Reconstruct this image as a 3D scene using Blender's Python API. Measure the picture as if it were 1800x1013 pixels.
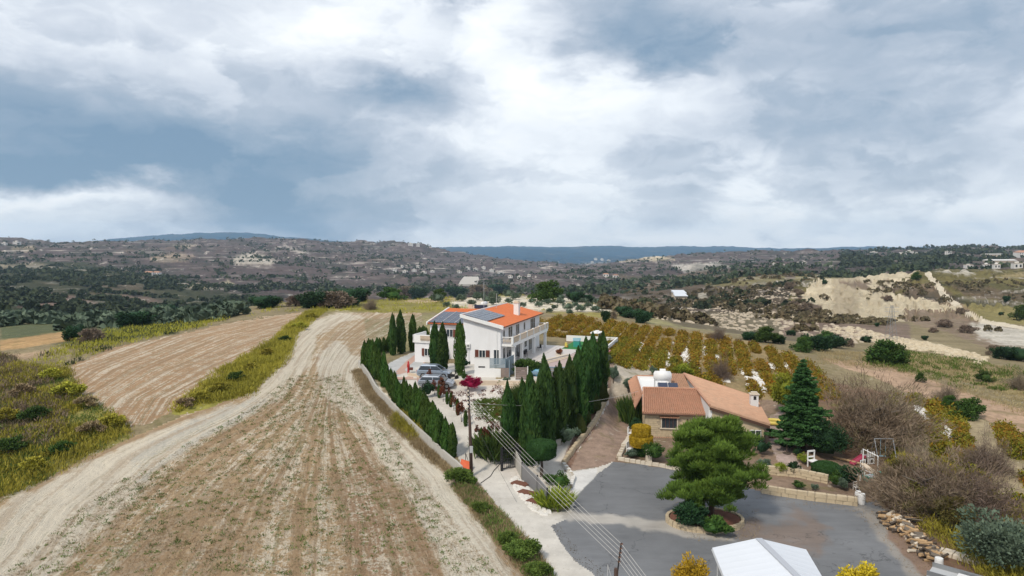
import bpy, bmesh, math, random
import numpy as np
from mathutils import Vector, Matrix

for o in list(bpy.data.objects): bpy.data.objects.remove(o)
scene = bpy.context.scene
C = scene.collection
PI = math.pi
F = 1200.0            # focal length for an 1800 px wide frame
PITCH = math.radians(3.65)
CAMZ = 21.5

# ------------------------------------------------------------------ camera
cam_data = bpy.data.cameras.new('camera')
cam = bpy.data.objects.new('camera', cam_data)
C.objects.link(cam)
cam.location = (0, 0, CAMZ)
cam.rotation_euler = (PI/2 - PITCH, 0, 0)
cam_data.sensor_width = 36
cam_data.lens = 36*F/1800
cam_data.clip_start = 0.5
cam_data.clip_end = 60000
scene.camera = cam

# ------------------------------------------------------------------ node helper
class NT:
    def __init__(s, tree):
        s.t = tree; tree.nodes.clear()
    def n(s, kind, ins=None, **kw):
        nd = s.t.nodes.new(kind)
        for k, v in kw.items(): setattr(nd, k, v)
        if ins:
            for k, v in ins.items(): s.set(nd.inputs[k], v)
        return nd
    def set(s, sock, v):
        if isinstance(v, bpy.types.NodeSocket): s.t.links.new(v, sock)
        elif isinstance(v, bpy.types.Node): s.t.links.new(v.outputs[0], sock)
        else:
            if sock.type == 'RGBA' and len(v) == 3: v = (*v, 1)
            sock.default_value = v
    def m(s, op, a, b=None, c=None, clamp=False):
        nd = s.t.nodes.new('ShaderNodeMath'); nd.operation = op; nd.use_clamp = clamp
        for i, v in enumerate((a, b, c)):
            if v is not None: s.set(nd.inputs[i], v)
        return nd.outputs[0]
    def vm(s, op, a, b=None, scale=None):
        nd = s.t.nodes.new('ShaderNodeVectorMath'); nd.operation = op
        s.set(nd.inputs[0], a)
        if b is not None: s.set(nd.inputs[1], b)
        if scale is not None: s.set(nd.inputs['Scale'], scale)
        return nd.outputs[0]
    def mix(s, f, a, b, blend='MIX'):
        nd = s.t.nodes.new('ShaderNodeMix'); nd.data_type = 'RGBA'; nd.blend_type = blend
        s.set(nd.inputs[0], f); s.set(nd.inputs[6], a); s.set(nd.inputs[7], b)
        return nd.outputs[2]
    def noise(s, vec, scale, detail=4, rough=0.55, dist=0.0, out=0):
        nd = s.n('ShaderNodeTexNoise', {'Scale': scale, 'Detail': detail, 'Roughness': rough, 'Distortion': dist})
        if vec is not None: s.set(nd.inputs['Vector'], vec)
        return nd.outputs[out]
    def ramp(s, fac, stops, interp='LINEAR'):
        nd = s.n('ShaderNodeValToRGB'); s.set(nd.inputs[0], fac)
        cr = nd.color_ramp; cr.interpolation = interp
        while len(cr.elements) > 1: cr.elements.remove(cr.elements[-1])
        for i, (p, c) in enumerate(stops):
            e = cr.elements[0] if i == 0 else cr.elements.new(p)
            e.position = p
            e.color = (*c, 1) if hasattr(c, '__len__') else (c, c, c, 1)
        return nd.outputs[0]
    def sstep(s, x, a, b):
        nd = s.n('ShaderNodeMapRange', {'Value': x, 'From Min': a, 'From Max': b}, interpolation_type='SMOOTHSTEP')
        return nd.outputs[0]

# ------------------------------------------------------------------ world
SUN_AZ, SUN_EL = math.radians(215), math.radians(48)   # azimuth clockwise from +Y: light comes from behind left
world = bpy.data.worlds.new('World'); scene.world = world; world.use_nodes = True
w = NT(world.node_tree)
sky = w.n('ShaderNodeTexSky', sky_type='NISHITA', sun_disc=False, sun_elevation=SUN_EL, sun_rotation=SUN_AZ)
g = w.n('ShaderNodeTexCoord').outputs['Generated']
sep = w.n('ShaderNodeSeparateXYZ', {0: g})
az = w.m('ARCTAN2', sep.outputs[0], sep.outputs[1])
el = w.m('ARCSINE', sep.outputs[2])
ae = w.n('ShaderNodeCombineXYZ', {0: az, 1: el, 2: 0.0}).outputs[0]
gs = w.vm('MULTIPLY', g, (1, 1, 2.2))
nA = w.noise(gs, 3.2, 7, 0.55, 0.25, out=1)
nB = w.noise(gs, 11.0, 6, 0.6, 0.3, out=1)
warp = w.vm('MULTIPLY', w.vm('SUBTRACT', nA, (.5, .5, .5)), (.22, .11, 0))
warp2 = w.vm('MULTIPLY', w.vm('SUBTRACT', nB, (.5, .5, .5)), (.11, .07, 0))
pw = w.vm('ADD', w.vm('ADD', ae, warp), warp2)
BLOBS = [  # x, y, rx, ry in photo pixels, brightness change
 (150,215,380,85,-.22),(60,290,200,40,-.18),(390,272,300,55,-.34),(140,322,230,26,-.30),(480,340,270,85,-.38),(560,392,160,52,-.44),(440,350,120,40,-.10),
 (330,395,160,22,-.12),(730,170,190,62,-.34),(620,165,150,36,-.12),(1090,55,260,95,-.46),(1190,110,110,60,-.2),
 (1500,190,260,150,-.16),(1580,60,260,70,-.16),(1290,245,150,50,-.12),(20,150,200,100,-.10),(810,20,50,60,-.25),
 (1640,300,150,80,-.05),(1375,400,60,11,-.28),(1500,392,70,9,-.18),(1630,396,50,10,-.16),(1735,396,25,12,-.2),(1650,240,120,60,-.1),
 (560,45,170,85,.34),(860,70,90,110,.34),(970,130,120,80,.36),(1100,165,190,60,.30),(880,260,180,80,.18),
 (1300,345,110,60,.20),(1240,385,200,40,.12),(1700,170,130,45,.16),(140,362,200,20,.34),(20,375,140,22,.28),
 (200,375,300,30,.04),(260,55,190,60,.14),(620,375,60,40,.2),(720,400,180,40,.10),(1010,310,110,80,.12),(1700,100,60,30,.1),
 (40,30,120,80,.12),(1150,412,640,40,.34),(760,425,260,28,.28),(1650,400,320,40,.26),(150,408,300,20,.14),(1560,120,330,110,-.10),(60,150,260,90,-.04)]
v = w.m('MULTIPLY_ADD', w.m('SUBTRACT', w.noise(gs, 2.3, 8, .58, .2), .5), .44, .60)
v = w.m('MULTIPLY_ADD', w.m('SUBTRACT', w.noise(w.vm('MULTIPLY', g, (1, 1, 1.6)), 8.5, 8, .6, .5), .5), .22, v)
for bx, by, rx, ry, dv in BLOBS:
    a0 = math.atan((bx-900)/F); e0 = math.atan((430-by)/F*math.cos(a0))
    mp = w.n('ShaderNodeMapping', {'Vector': pw, 'Location': (a0, e0, 0), 'Scale': (1.75*rx/F, 1.75*ry/F, 1)}, vector_type='TEXTURE')
    gr = w.n('ShaderNodeTexGradient', {0: mp.outputs[0]}, gradient_type='QUADRATIC_SPHERE')
    v = w.m('MULTIPLY_ADD', gr.outputs[1], dv*1.25, v)
cz = w.noise(w.vm('ADD', gs, w.vm('MULTIPLY', nB, (.12, .12, .12))), 4.6, 9, .52, .6)
v = w.m('MULTIPLY_ADD', w.m('SUBTRACT', w.sstep(cz, .44, .56), .5), .15, v)
cz2 = w.noise(gs, 13.0, 8, .6, .8)
v = w.m('MULTIPLY_ADD', w.m('SUBTRACT', w.sstep(cz2, .42, .58), .5), .055, v)
cloud = w.ramp(v, [(.0, (.17, .27, .39)), (.22, (.28, .365, .47)), (.42, (.41, .475, .565)), (.60, (.59, .64, .715)), (.80, (.80, .84, .885)), (1, (.93, .945, .96))])
bg1 = w.n('ShaderNodeBackground', {'Color': sky.outputs[0], 'Strength': .10})
bg2 = w.n('ShaderNodeBackground', {'Color': cloud, 'Strength': 1.0})
mx = w.n('ShaderNodeMixShader', {0: .94, 1: bg1.outputs[0], 2: bg2.outputs[0]})
w.n('ShaderNodeOutputWorld', {0: mx.outputs[0]})
world.cycles.sampling_method = 'MANUAL'
world.cycles.sample_map_resolution = 512

# ------------------------------------------------------------------ sun
sl = bpy.data.lights.new('sun', 'SUN'); sl.energy = 2.3; sl.angle = math.radians(7); sl.color = (1, .905, .77)
so = bpy.data.objects.new('sun', sl); C.objects.link(so)
sd = Vector((math.sin(SUN_AZ)*math.cos(SUN_EL), math.cos(SUN_AZ)*math.cos(SUN_EL), math.sin(SUN_EL)))
so.rotation_euler = (-sd).to_track_quat('-Z', 'Y').to_euler(); so.location = sd*200

vs = scene.view_settings
vs.view_transform = 'Standard'; vs.look = 'None'; vs.exposure = 0.28; vs.gamma = 1; vs.use_curve_mapping = False
scene.render.engine = 'CYCLES'
scene.cycles.max_bounces = 6; scene.cycles.volume_bounces = 1; scene.cycles.transparent_max_bounces = 6

# ------------------------------------------------------------------ numpy noise
def vnoise(x, y, seed=0):
    xi = np.floor(x).astype(np.int64); yi = np.floor(y).astype(np.int64)
    xf = x-xi; yf = y-yi
    def h(a, b):
        n = (a*374761393 + b*668265263 + seed*1274126177) & 0xffffffff
        n = ((n ^ (n >> 13))*1274126177) & 0xffffffff
        return ((n ^ (n >> 16)) & 0xffff)/65535.0
    u = xf*xf*(3-2*xf); v_ = yf*yf*(3-2*yf)
    return (h(xi, yi)*(1-u)+h(xi+1, yi)*u)*(1-v_)+(h(xi, yi+1)*(1-u)+h(xi+1, yi+1)*u)*v_
def fbm(x, y, seed=0, octs=4, gain=.5):
    s = 0; a = 1; t = 0
    for i in range(octs):
        s = s+a*vnoise(x*2**i, y*2**i, seed+i*17); t += a; a *= gain
    return s/t
def smooth(x, a, b):
    t = np.clip((x-a)/(b-a), 0, 1); return t*t*(3-2*t)

# ------------------------------------------------------------------ terrain
def zr(row, d):     # height of a point seen at an image row at a given forward distance
    return CAMZ - (row-430)/F*d
N0 = [(1, 0), (40, 0), (62, 0.1)]
PROF = {
 -300: N0+[(84,2),(134,1),(200,-8),(600,-30),(1300,-30),(2300,14),(2800,25),(4500,-90),(12000,-90)],
 0: N0+[(84,2.4),(106,3.0),(134,2.4),(221,-2.5),(330,-14),(600,-24),(800,-25.5),(1100,zr(478,1100)),(1800,zr(450,1800)),(2500,zr(424,2500)),(3200,-10),(6000,-100),(12000,-90)],
 150: N0+[(86,3.2),(110,4),(140,3.4),(221,-3),(330,-20),(600,-30),(800,-32),(1100,zr(482,1100)),(1800,zr(452,1800)),(2600,zr(431,2600)),(3400,-30),(6500,0),(9000,zr(428,9000)),(12000,0)],
 300: N0+[(88,4.2),(115,4.6),(131,4),(185,1.5),(300,-18),(720,-38.5),(1000,-41),(1600,-31.5),(2300,2.5),(2800,zr(428,2800)),(3600,-40),(6500,40),(9000,zr(415,9000)),(12000,0)],
 450: N0+[(88,4.3),(120,5.2),(167,4.5),(216,3.5),(330,-22),(800,-41.5),(1200,-48.5),(1900,-26),(2600,zr(431,2600)),(2850,zr(424,2850)),(3600,-40),(6500,60),(9000,zr(409,9000)),(12000,0)],
 600: N0+[(88,4.3),(120,5.2),(174,4.5),(221,4),(330,-22),(900,-45.5),(1700,-49.5),(2500,.5),(2900,zr(424,2900)),(3700,-60),(6500,30),(9000,zr(424,9000)),(12000,0)],
 750: N0+[(86,4.3),(120,4.5),(177,4.5),(235,3.5),(330,-20),(1000,-49.5),(1700,-63.5),(2500,-20.5),(2950,zr(434,2950)),(3800,-90),(5500,-100),(8000,zr(446,8000)),(9500,zr(438,9500)),(12000,0)],
 900: N0+[(86,4.3),(120,4.5),(221,4),(254,3.5),(360,-22),(1100,-50),(1900,-73.5),(2600,-70),(3200,zr(464,3200)),(4200,-115),(5200,zr(462,5200)),(8000,zr(443,8000)),(9500,zr(436,9500)),(12000,0)],
 1050: N0+[(85,2.8),(110,3.4),(161,4),(196,3.5),(253,1.5),(360,-18),(700,-30),(1500,-54),(2500,zr(476,2500)),(3600,-110),(4500,zr(466,4500)),(6500,zr(454,6500)),(9500,zr(436,9500)),(12000,0)],
 1200: N0+[(75,1),(100,3.2),(145,4),(175,1.5),(260,-8),(500,-20.5),(900,-31),(1500,-42),(2300,zr(461,2300)),(2900,zr(451,2900)),(3600,-80),(6500,-100),(9500,zr(437,9500)),(12000,0)],
 1350: N0+[(75,.7),(100,2.2),(134,2.5),(190,-3),(350,-12),(550,-9),(650,-4.5),(750,-18),(1500,zr(466,1500)),(2500,zr(450,2500)),(3000,zr(445,3000)),(3800,-80),(6500,-80),(9500,zr(437,9500)),(12000,0)],
 1500: N0+[(70,.3),(100,1.5),(120,1.5),(165,-2),(230,-6.3),(300,-11),(370,zr(520,370)),(430,zr(487,430)),(470,zr(480,470)),(600,-16),(1000,-24),(1500,zr(463,1500)),(2500,zr(447,2500)),(3300,-80),(6500,-60),(9500,zr(438,9500)),(12000,0)],
 1650: N0+[(70,.3),(91,1),(112,1),(136,0),(200,-6),(270,-7.8),(330,-6),(400,zr(492,400)),(455,zr(473,455)),(600,-8),(900,-12),(1300,zr(459,1300)),(2400,zr(445,2400)),(3300,-80),(6500,-60),(9500,zr(437,9500)),(12000,0)],
 1800: N0+[(75,.8),(97,.5),(120,-.4),(148,-2.5),(200,-6.8),(250,-9.8),(380,-7),(520,zr(478,520)),(640,zr(473,640)),(900,-10),(1300,zr(458,1300)),(2400,zr(443,2400)),(3300,-80),(6500,-60),(9500,zr(436,9500)),(12000,0)],
 2150: N0+[(75,.8),(97,.3),(148,-2.5),(250,-9),(500,-3),(900,0),(1300,-5),(2400,4),(3300,-60),(9500,-20),(12000,0)],
}
PK = sorted(PROF)
UA = np.linspace(math.atan((PK[0]-900)/F), math.atan((PK[-1]-900)/F), 340)
LD = np.linspace(0, math.log(12500), 420)
_K = np.array([np.interp(LD, [math.log(a) for a, b in PROF[k]], [b for a, b in PROF[k]]) for k in PK])
_ka = np.array([math.atan((k-900)/F) for k in PK])
ZG = np.empty((len(UA), len(LD)))
for j in range(len(LD)):
    ZG[:, j] = np.interp(UA, _ka, _K[:, j])
def gsm(A, sig, axis):
    r = int(3*sig); k = np.exp(-np.arange(-r, r+1)**2/(2*sig*sig)); k /= k.sum()
    P = np.pad(A, [(r, r) if i == axis else (0, 0) for i in range(2)], mode='edge')
    return np.apply_along_axis(lambda q: np.convolve(q, k, 'valid'), axis, P)
ZG = gsm(gsm(ZG, 5, 0), 1.6, 1)
PADS = []   # (world polygon, z, falloff)
def base_z(x, y):
    a = np.clip(np.arctan2(x, y), UA[0], UA[-1]); r = np.hypot(x, y)
    d = np.clip(r*np.cos(a), 1.01, 12000)
    fi = (a-UA[0])/(UA[1]-UA[0]); fj = np.log(d)/(LD[1]-LD[0])
    i = np.clip(fi.astype(int), 0, len(UA)-2); j = np.clip(fj.astype(int), 0, len(LD)-2)
    p = fi-i; q = fj-j
    z = ZG[i, j]*(1-p)*(1-q)+ZG[i+1, j]*p*(1-q)+ZG[i, j+1]*(1-p)*q+ZG[i+1, j+1]*p*q
    k = smooth(d, 180, 500)
    fk = smooth(-a, .02, .10)*(1-smooth(d, 110, 135))
    z = z+fk*((fbm(x/.9, y/1.3, 101, 3)-.5)*.20)
    near = (fbm(x/9, y/9, 3, 3)-.5)*.30*smooth(d, 78, 120)
    mid = k*((fbm(x/60, y/60, 5, 5)-.5)*np.clip(d*.022, 0, 20)+(fbm(x/22, y/22, 8, 3)-.5)*4)
    gul = np.abs(fbm(a*95+fbm(x/30, y/30, 71, 2)*2, np.log(d)*9, 66, 4)-.5)*2
    z = z-smooth(d, 235, 290)*(1-smooth(d, 500, 640))*smooth(a, .33, .40)*np.clip(1-gul*2.2, 0, 1)*2.8
    z = z+smooth(d, 5000, 7000)*(fbm(x/1300, y/1300, 73, 5)-.5)*110
    far = smooth(d, 700, 1500)*((1-np.abs(fbm(x/420, y/420, 11, 5)-.5)*2)-.75)*np.clip(d*.034, 0, 78)
    z = z+near+mid+far*(1-.55*smooth(d, 5000, 8000))
    # terraced slopes beyond the valley
    h = 5.5+3*vnoise(x/900, y/900, 4)
    ph = z/h+fbm(x/160, y/160, 21, 3)*1.6
    fr = ph-np.floor(ph)
    st = (smooth(fr, .0, .22)-fr)*h*.62
    z = z+st*smooth(d, 450, 900)*(1-smooth(d, 4200, 5500))*smooth(fbm(x/300, y/300, 31, 2), .38, .5)
    h2 = 2.4; p2 = z/h2+fbm(x/40, y/40, 121, 3)*1.5; q2 = p2-np.floor(p2)
    z = z+(smooth(q2, 0, .2)-q2)*h2*.6*smooth(d, 175, 210)*(1-smooth(d, 430, 520))*smooth(a, .12, .2)
    return z
def in_poly(px, py, poly):
    c = np.zeros(px.shape, bool); n = len(poly)
    for i in range(n):
        x1, y1 = poly[i]; x2, y2 = poly[(i+1) % n]
        if y1 == y2: continue
        t = ((y1 > py) != (y2 > py)) & (px < (x2-x1)*(py-y1)/(y2-y1)+x1)
        c ^= t
    return c
def seg_dist(x, y, poly, closed=True):
    d = np.full(x.shape, 1e9); n = len(poly)
    for i in range(n if closed else n-1):
        ax, ay = poly[i]; bx, by = poly[(i+1) % n]
        vx, vy = bx-ax, by-ay
        t = np.clip(((x-ax)*vx+(y-ay)*vy)/(vx*vx+vy*vy+1e-9), 0, 1)
        d = np.minimum(d, np.hypot(x-ax-t*vx, y-ay-t*vy))
    return d
def terrain(x, y):
    x = np.asarray(x, float); y = np.asarray(y, float)
    z = base_z(x, y)
    for poly, pz, fall in PADS:
        bx = [q[0] for q in poly]; by = [q[1] for q in poly]
        m = (x > min(bx)-fall) & (x < max(bx)+fall) & (y > min(by)-fall) & (y < max(by)+fall)
        if not m.any(): continue
        xm, ym = x[m], y[m]
        dd = np.where(in_poly(xm, ym, poly), 0, seg_dist(xm, ym, poly))
        k = 1-smooth(dd, 0, fall)
        z = z.copy(); z[m] = z[m]*(1-k)+pz*k
    return z
cp, sp = math.cos(PITCH), math.sin(PITCH)
def rays(px, py):
    a = (np.asarray(px, float)-900)/F; b = -(np.asarray(py, float)-506.5)/F
    return a, cp+b*sp, -sp+b*cp
def ground_many(px, py, dmax=12000, dmin=8):
    dx, dy, dz = rays(px, py)
    n = len(dx); lo = np.empty(n); hi = np.empty(n)
    T = dmin*1.012**np.arange(int(math.log(dmax/dmin)/math.log(1.012))+2)
    cs = 60
    todo = np.arange(n); lo[:] = T[-2]; hi[:] = T[-1]
    for c0 in range(0, len(T)-1, cs):
        if len(todo) == 0: break
        tt = T[c0:c0+cs+1][None, :]
        b = (CAMZ+dz[todo, None]*tt) < terrain((dx[todo, None]*tt).ravel(), (dy[todo, None]*tt).ravel()).reshape(len(todo), -1)
        b[:, 0] = False if c0 == 0 else b[:, 0]
        any_ = b.any(1); first = b.argmax(1)
        h = todo[any_]; f = np.maximum(first[any_], 1)
        lo[h] = tt[0, f-1]; hi[h] = tt[0, f]
        todo = todo[~any_]
    for _ in range(9):
        mid = (lo+hi)/2
        b = (CAMZ+dz*mid) < terrain(dx*mid, dy*mid)
        hi = np.where(b, mid, hi); lo = np.where(b, lo, mid)
    x, y = dx*hi, dy*hi
    return x, y, terrain(x, y)
def at(px, py, dmin=8):
    x, y, z = ground_many(np.array([px], float), np.array([py], float), dmin=dmin)
    return Vector((x[0], y[0], z[0]))
def path(pts, dmin=8):
    x, y, z = ground_many(np.array([p[0] for p in pts], float), np.array([p[1] for p in pts], float), dmin=dmin)
    return [(a, b) for a, b in zip(x, y)]
def on_ground(x, y):
    return float(terrain(np.array([x]), np.array([y]))[0])
def at_depth(px, py, d):
    a, b, c = rays(px, py); t = d/b
    return Vector((float(a*t), d, float(CAMZ+c*t)))
def to_px(x, y, z):
    dz = z-CAMZ; f = y*cp-dz*sp; u = y*sp+dz*cp
    f = np.maximum(f, 1e-3)
    return 900+x/f*F, 506.5-u/f*F
# ------------------------------------------------------------------ the villa's own axes
V0 = Vector((-1.6, 95.0, 4.5)); VA = math.atan2(.951, .31)
H0 = Vector((14.5, 73.0, 0.7)); HA = math.atan2(-.12, .9925)
def vloc(lx, ly): return (V0.x+lx*math.cos(VA)-ly*math.sin(VA), V0.y+lx*math.sin(VA)+ly*math.cos(VA))
def hloc(lx, ly): return (H0.x+lx*math.cos(HA)-ly*math.sin(HA), H0.y+lx*math.sin(HA)+ly*math.cos(HA))
PADS.append(([vloc(-6, 17), vloc(24, 17), vloc(30, 0), vloc(30, -10), vloc(-3, -13), vloc(-7, -6)], 4.5, 7))
PADS.append(([hloc(-2.5, -2.6), hloc(-2.5, 17), hloc(15, 17), hloc(17, -1), hloc(15, -4.5), hloc(5, -2.6)], 0.7, 2.2))

FIELD = [(-160,960),(0,872),(60,850),(150,800),(232,768),(330,728),(440,692),(497,640),(515,588),(545,562),(600,549),(740,551),(745,575),(690,600),(640,622),(628,640),(640,680),(700,735),(770,800),(815,858),(840,905),(890,960),(945,1020),(980,1120),(1010,1400),(-1500,1400),(-1500,1300)]
LFIELD = [(120,646),(200,612),(300,590),(420,564),(545,547),(540,560),(485,600),(402,648),(330,700),(300,726),(262,745),(215,752),(215,740),(140,690)]
SHAPES = {   # name: (pixel polygon, nearest and farthest distance)
 'field': (FIELD, 0, 200), 'left_field': (LFIELD, 0, 200),
 'gravel_road': ([(668,652),(690,634),(735,616),(745,640),(870,640),(870,668),(800,690),(775,700),(812,742),(852,785),(882,832),(930,880),(962,898),(990,900),(1000,895),(1005,880),(1010,868),(990,832),(1050,822),(1078,812),(1045,838),(1012,872),(1008,890),(1000,910),(968,924),(985,952),(1010,985),(1042,1008),(1090,1060),(1100,1400),(1010,1400),(980,1030),(945,985),(905,930),(862,872),(838,848),(812,820),(800,790),(780,745),(750,705),(720,690),(690,668)], 0, 125),
 'asphalt_yard': ([(1078,812),(1110,815),(1200,828),(1290,850),(1345,868),(1440,880),(1505,888),(1542,880),(1562,905),(1600,955),(1650,1010),(1720,1100),(1800,1400),(1100,1400),(1090,1060),(1042,1008),(1010,985),(985,952),(968,924),(1000,910),(1008,890),(1012,872),(1045,838)], 0, 90),
 'dirt_lane': ([(990,830),(1018,790),(1046,750),(1064,710),(1070,660),(1064,636),(1150,640),(1132,690),(1118,740),(1100,780),(1080,812),(1050,822)], 0, 120),
 'villa_garden': ([(775,700),(800,690),(870,668),(1030,640),(1070,640),(1068,710),(1046,750),(1018,790),(990,830),(1008,868),(995,895),(962,898),(930,880),(882,832),(852,785),(812,742)], 0, 120),
 'cottage_garden': ([(1078,812),(1100,780),(1118,740),(1132,690),(1360,700),(1470,720),(1560,790),(1565,870),(1542,880),(1505,888),(1440,880),(1345,868),(1290,850),(1200,828),(1110,815)], 0, 100),
 'vineyard_ground': ([(950,560),(1000,551),(1180,577),(1330,602),(1410,630),(1440,660),(1480,705),(1360,702),(1250,690),(1150,645),(1080,640),(1060,600),(960,590)], 0, 200),
 'vineyard_slope': ([(1590,690),(1680,722),(1800,765),(1990,860),(1990,1100),(1800,1013),(1640,900),(1560,780)], 0, 110),
 'paved_court': ([(1348,752),(1358,790),(1372,820),(1392,838),(1416,832),(1396,800),(1384,762),(1374,722),(1352,730)], 0, 100),
 'dirt_road': ([(1440,630),(1560,640),(1600,655),(1700,690),(1800,722),(2000,790),(2000,850),(1800,765),(1680,718),(1590,690),(1560,672)], 0, 140),
 'chalk_track': ([(1619,472),(1628,472),(1646,492),(1668,520),(1702,546),(1730,562),(1800,574),(1900,586),(1900,592),(1800,580),(1724,568),(1692,550),(1657,522),(1637,497)], 230, 520),
 'quarry': ([(1372,548),(1400,525),(1425,500),(1460,488),(1480,478),(1560,475),(1615,472),(1600,485),(1560,510),(1590,520),(1640,528),(1700,545),(1590,545),(1590,568),(1500,565),(1375,560)], 250, 600),
}
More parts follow.
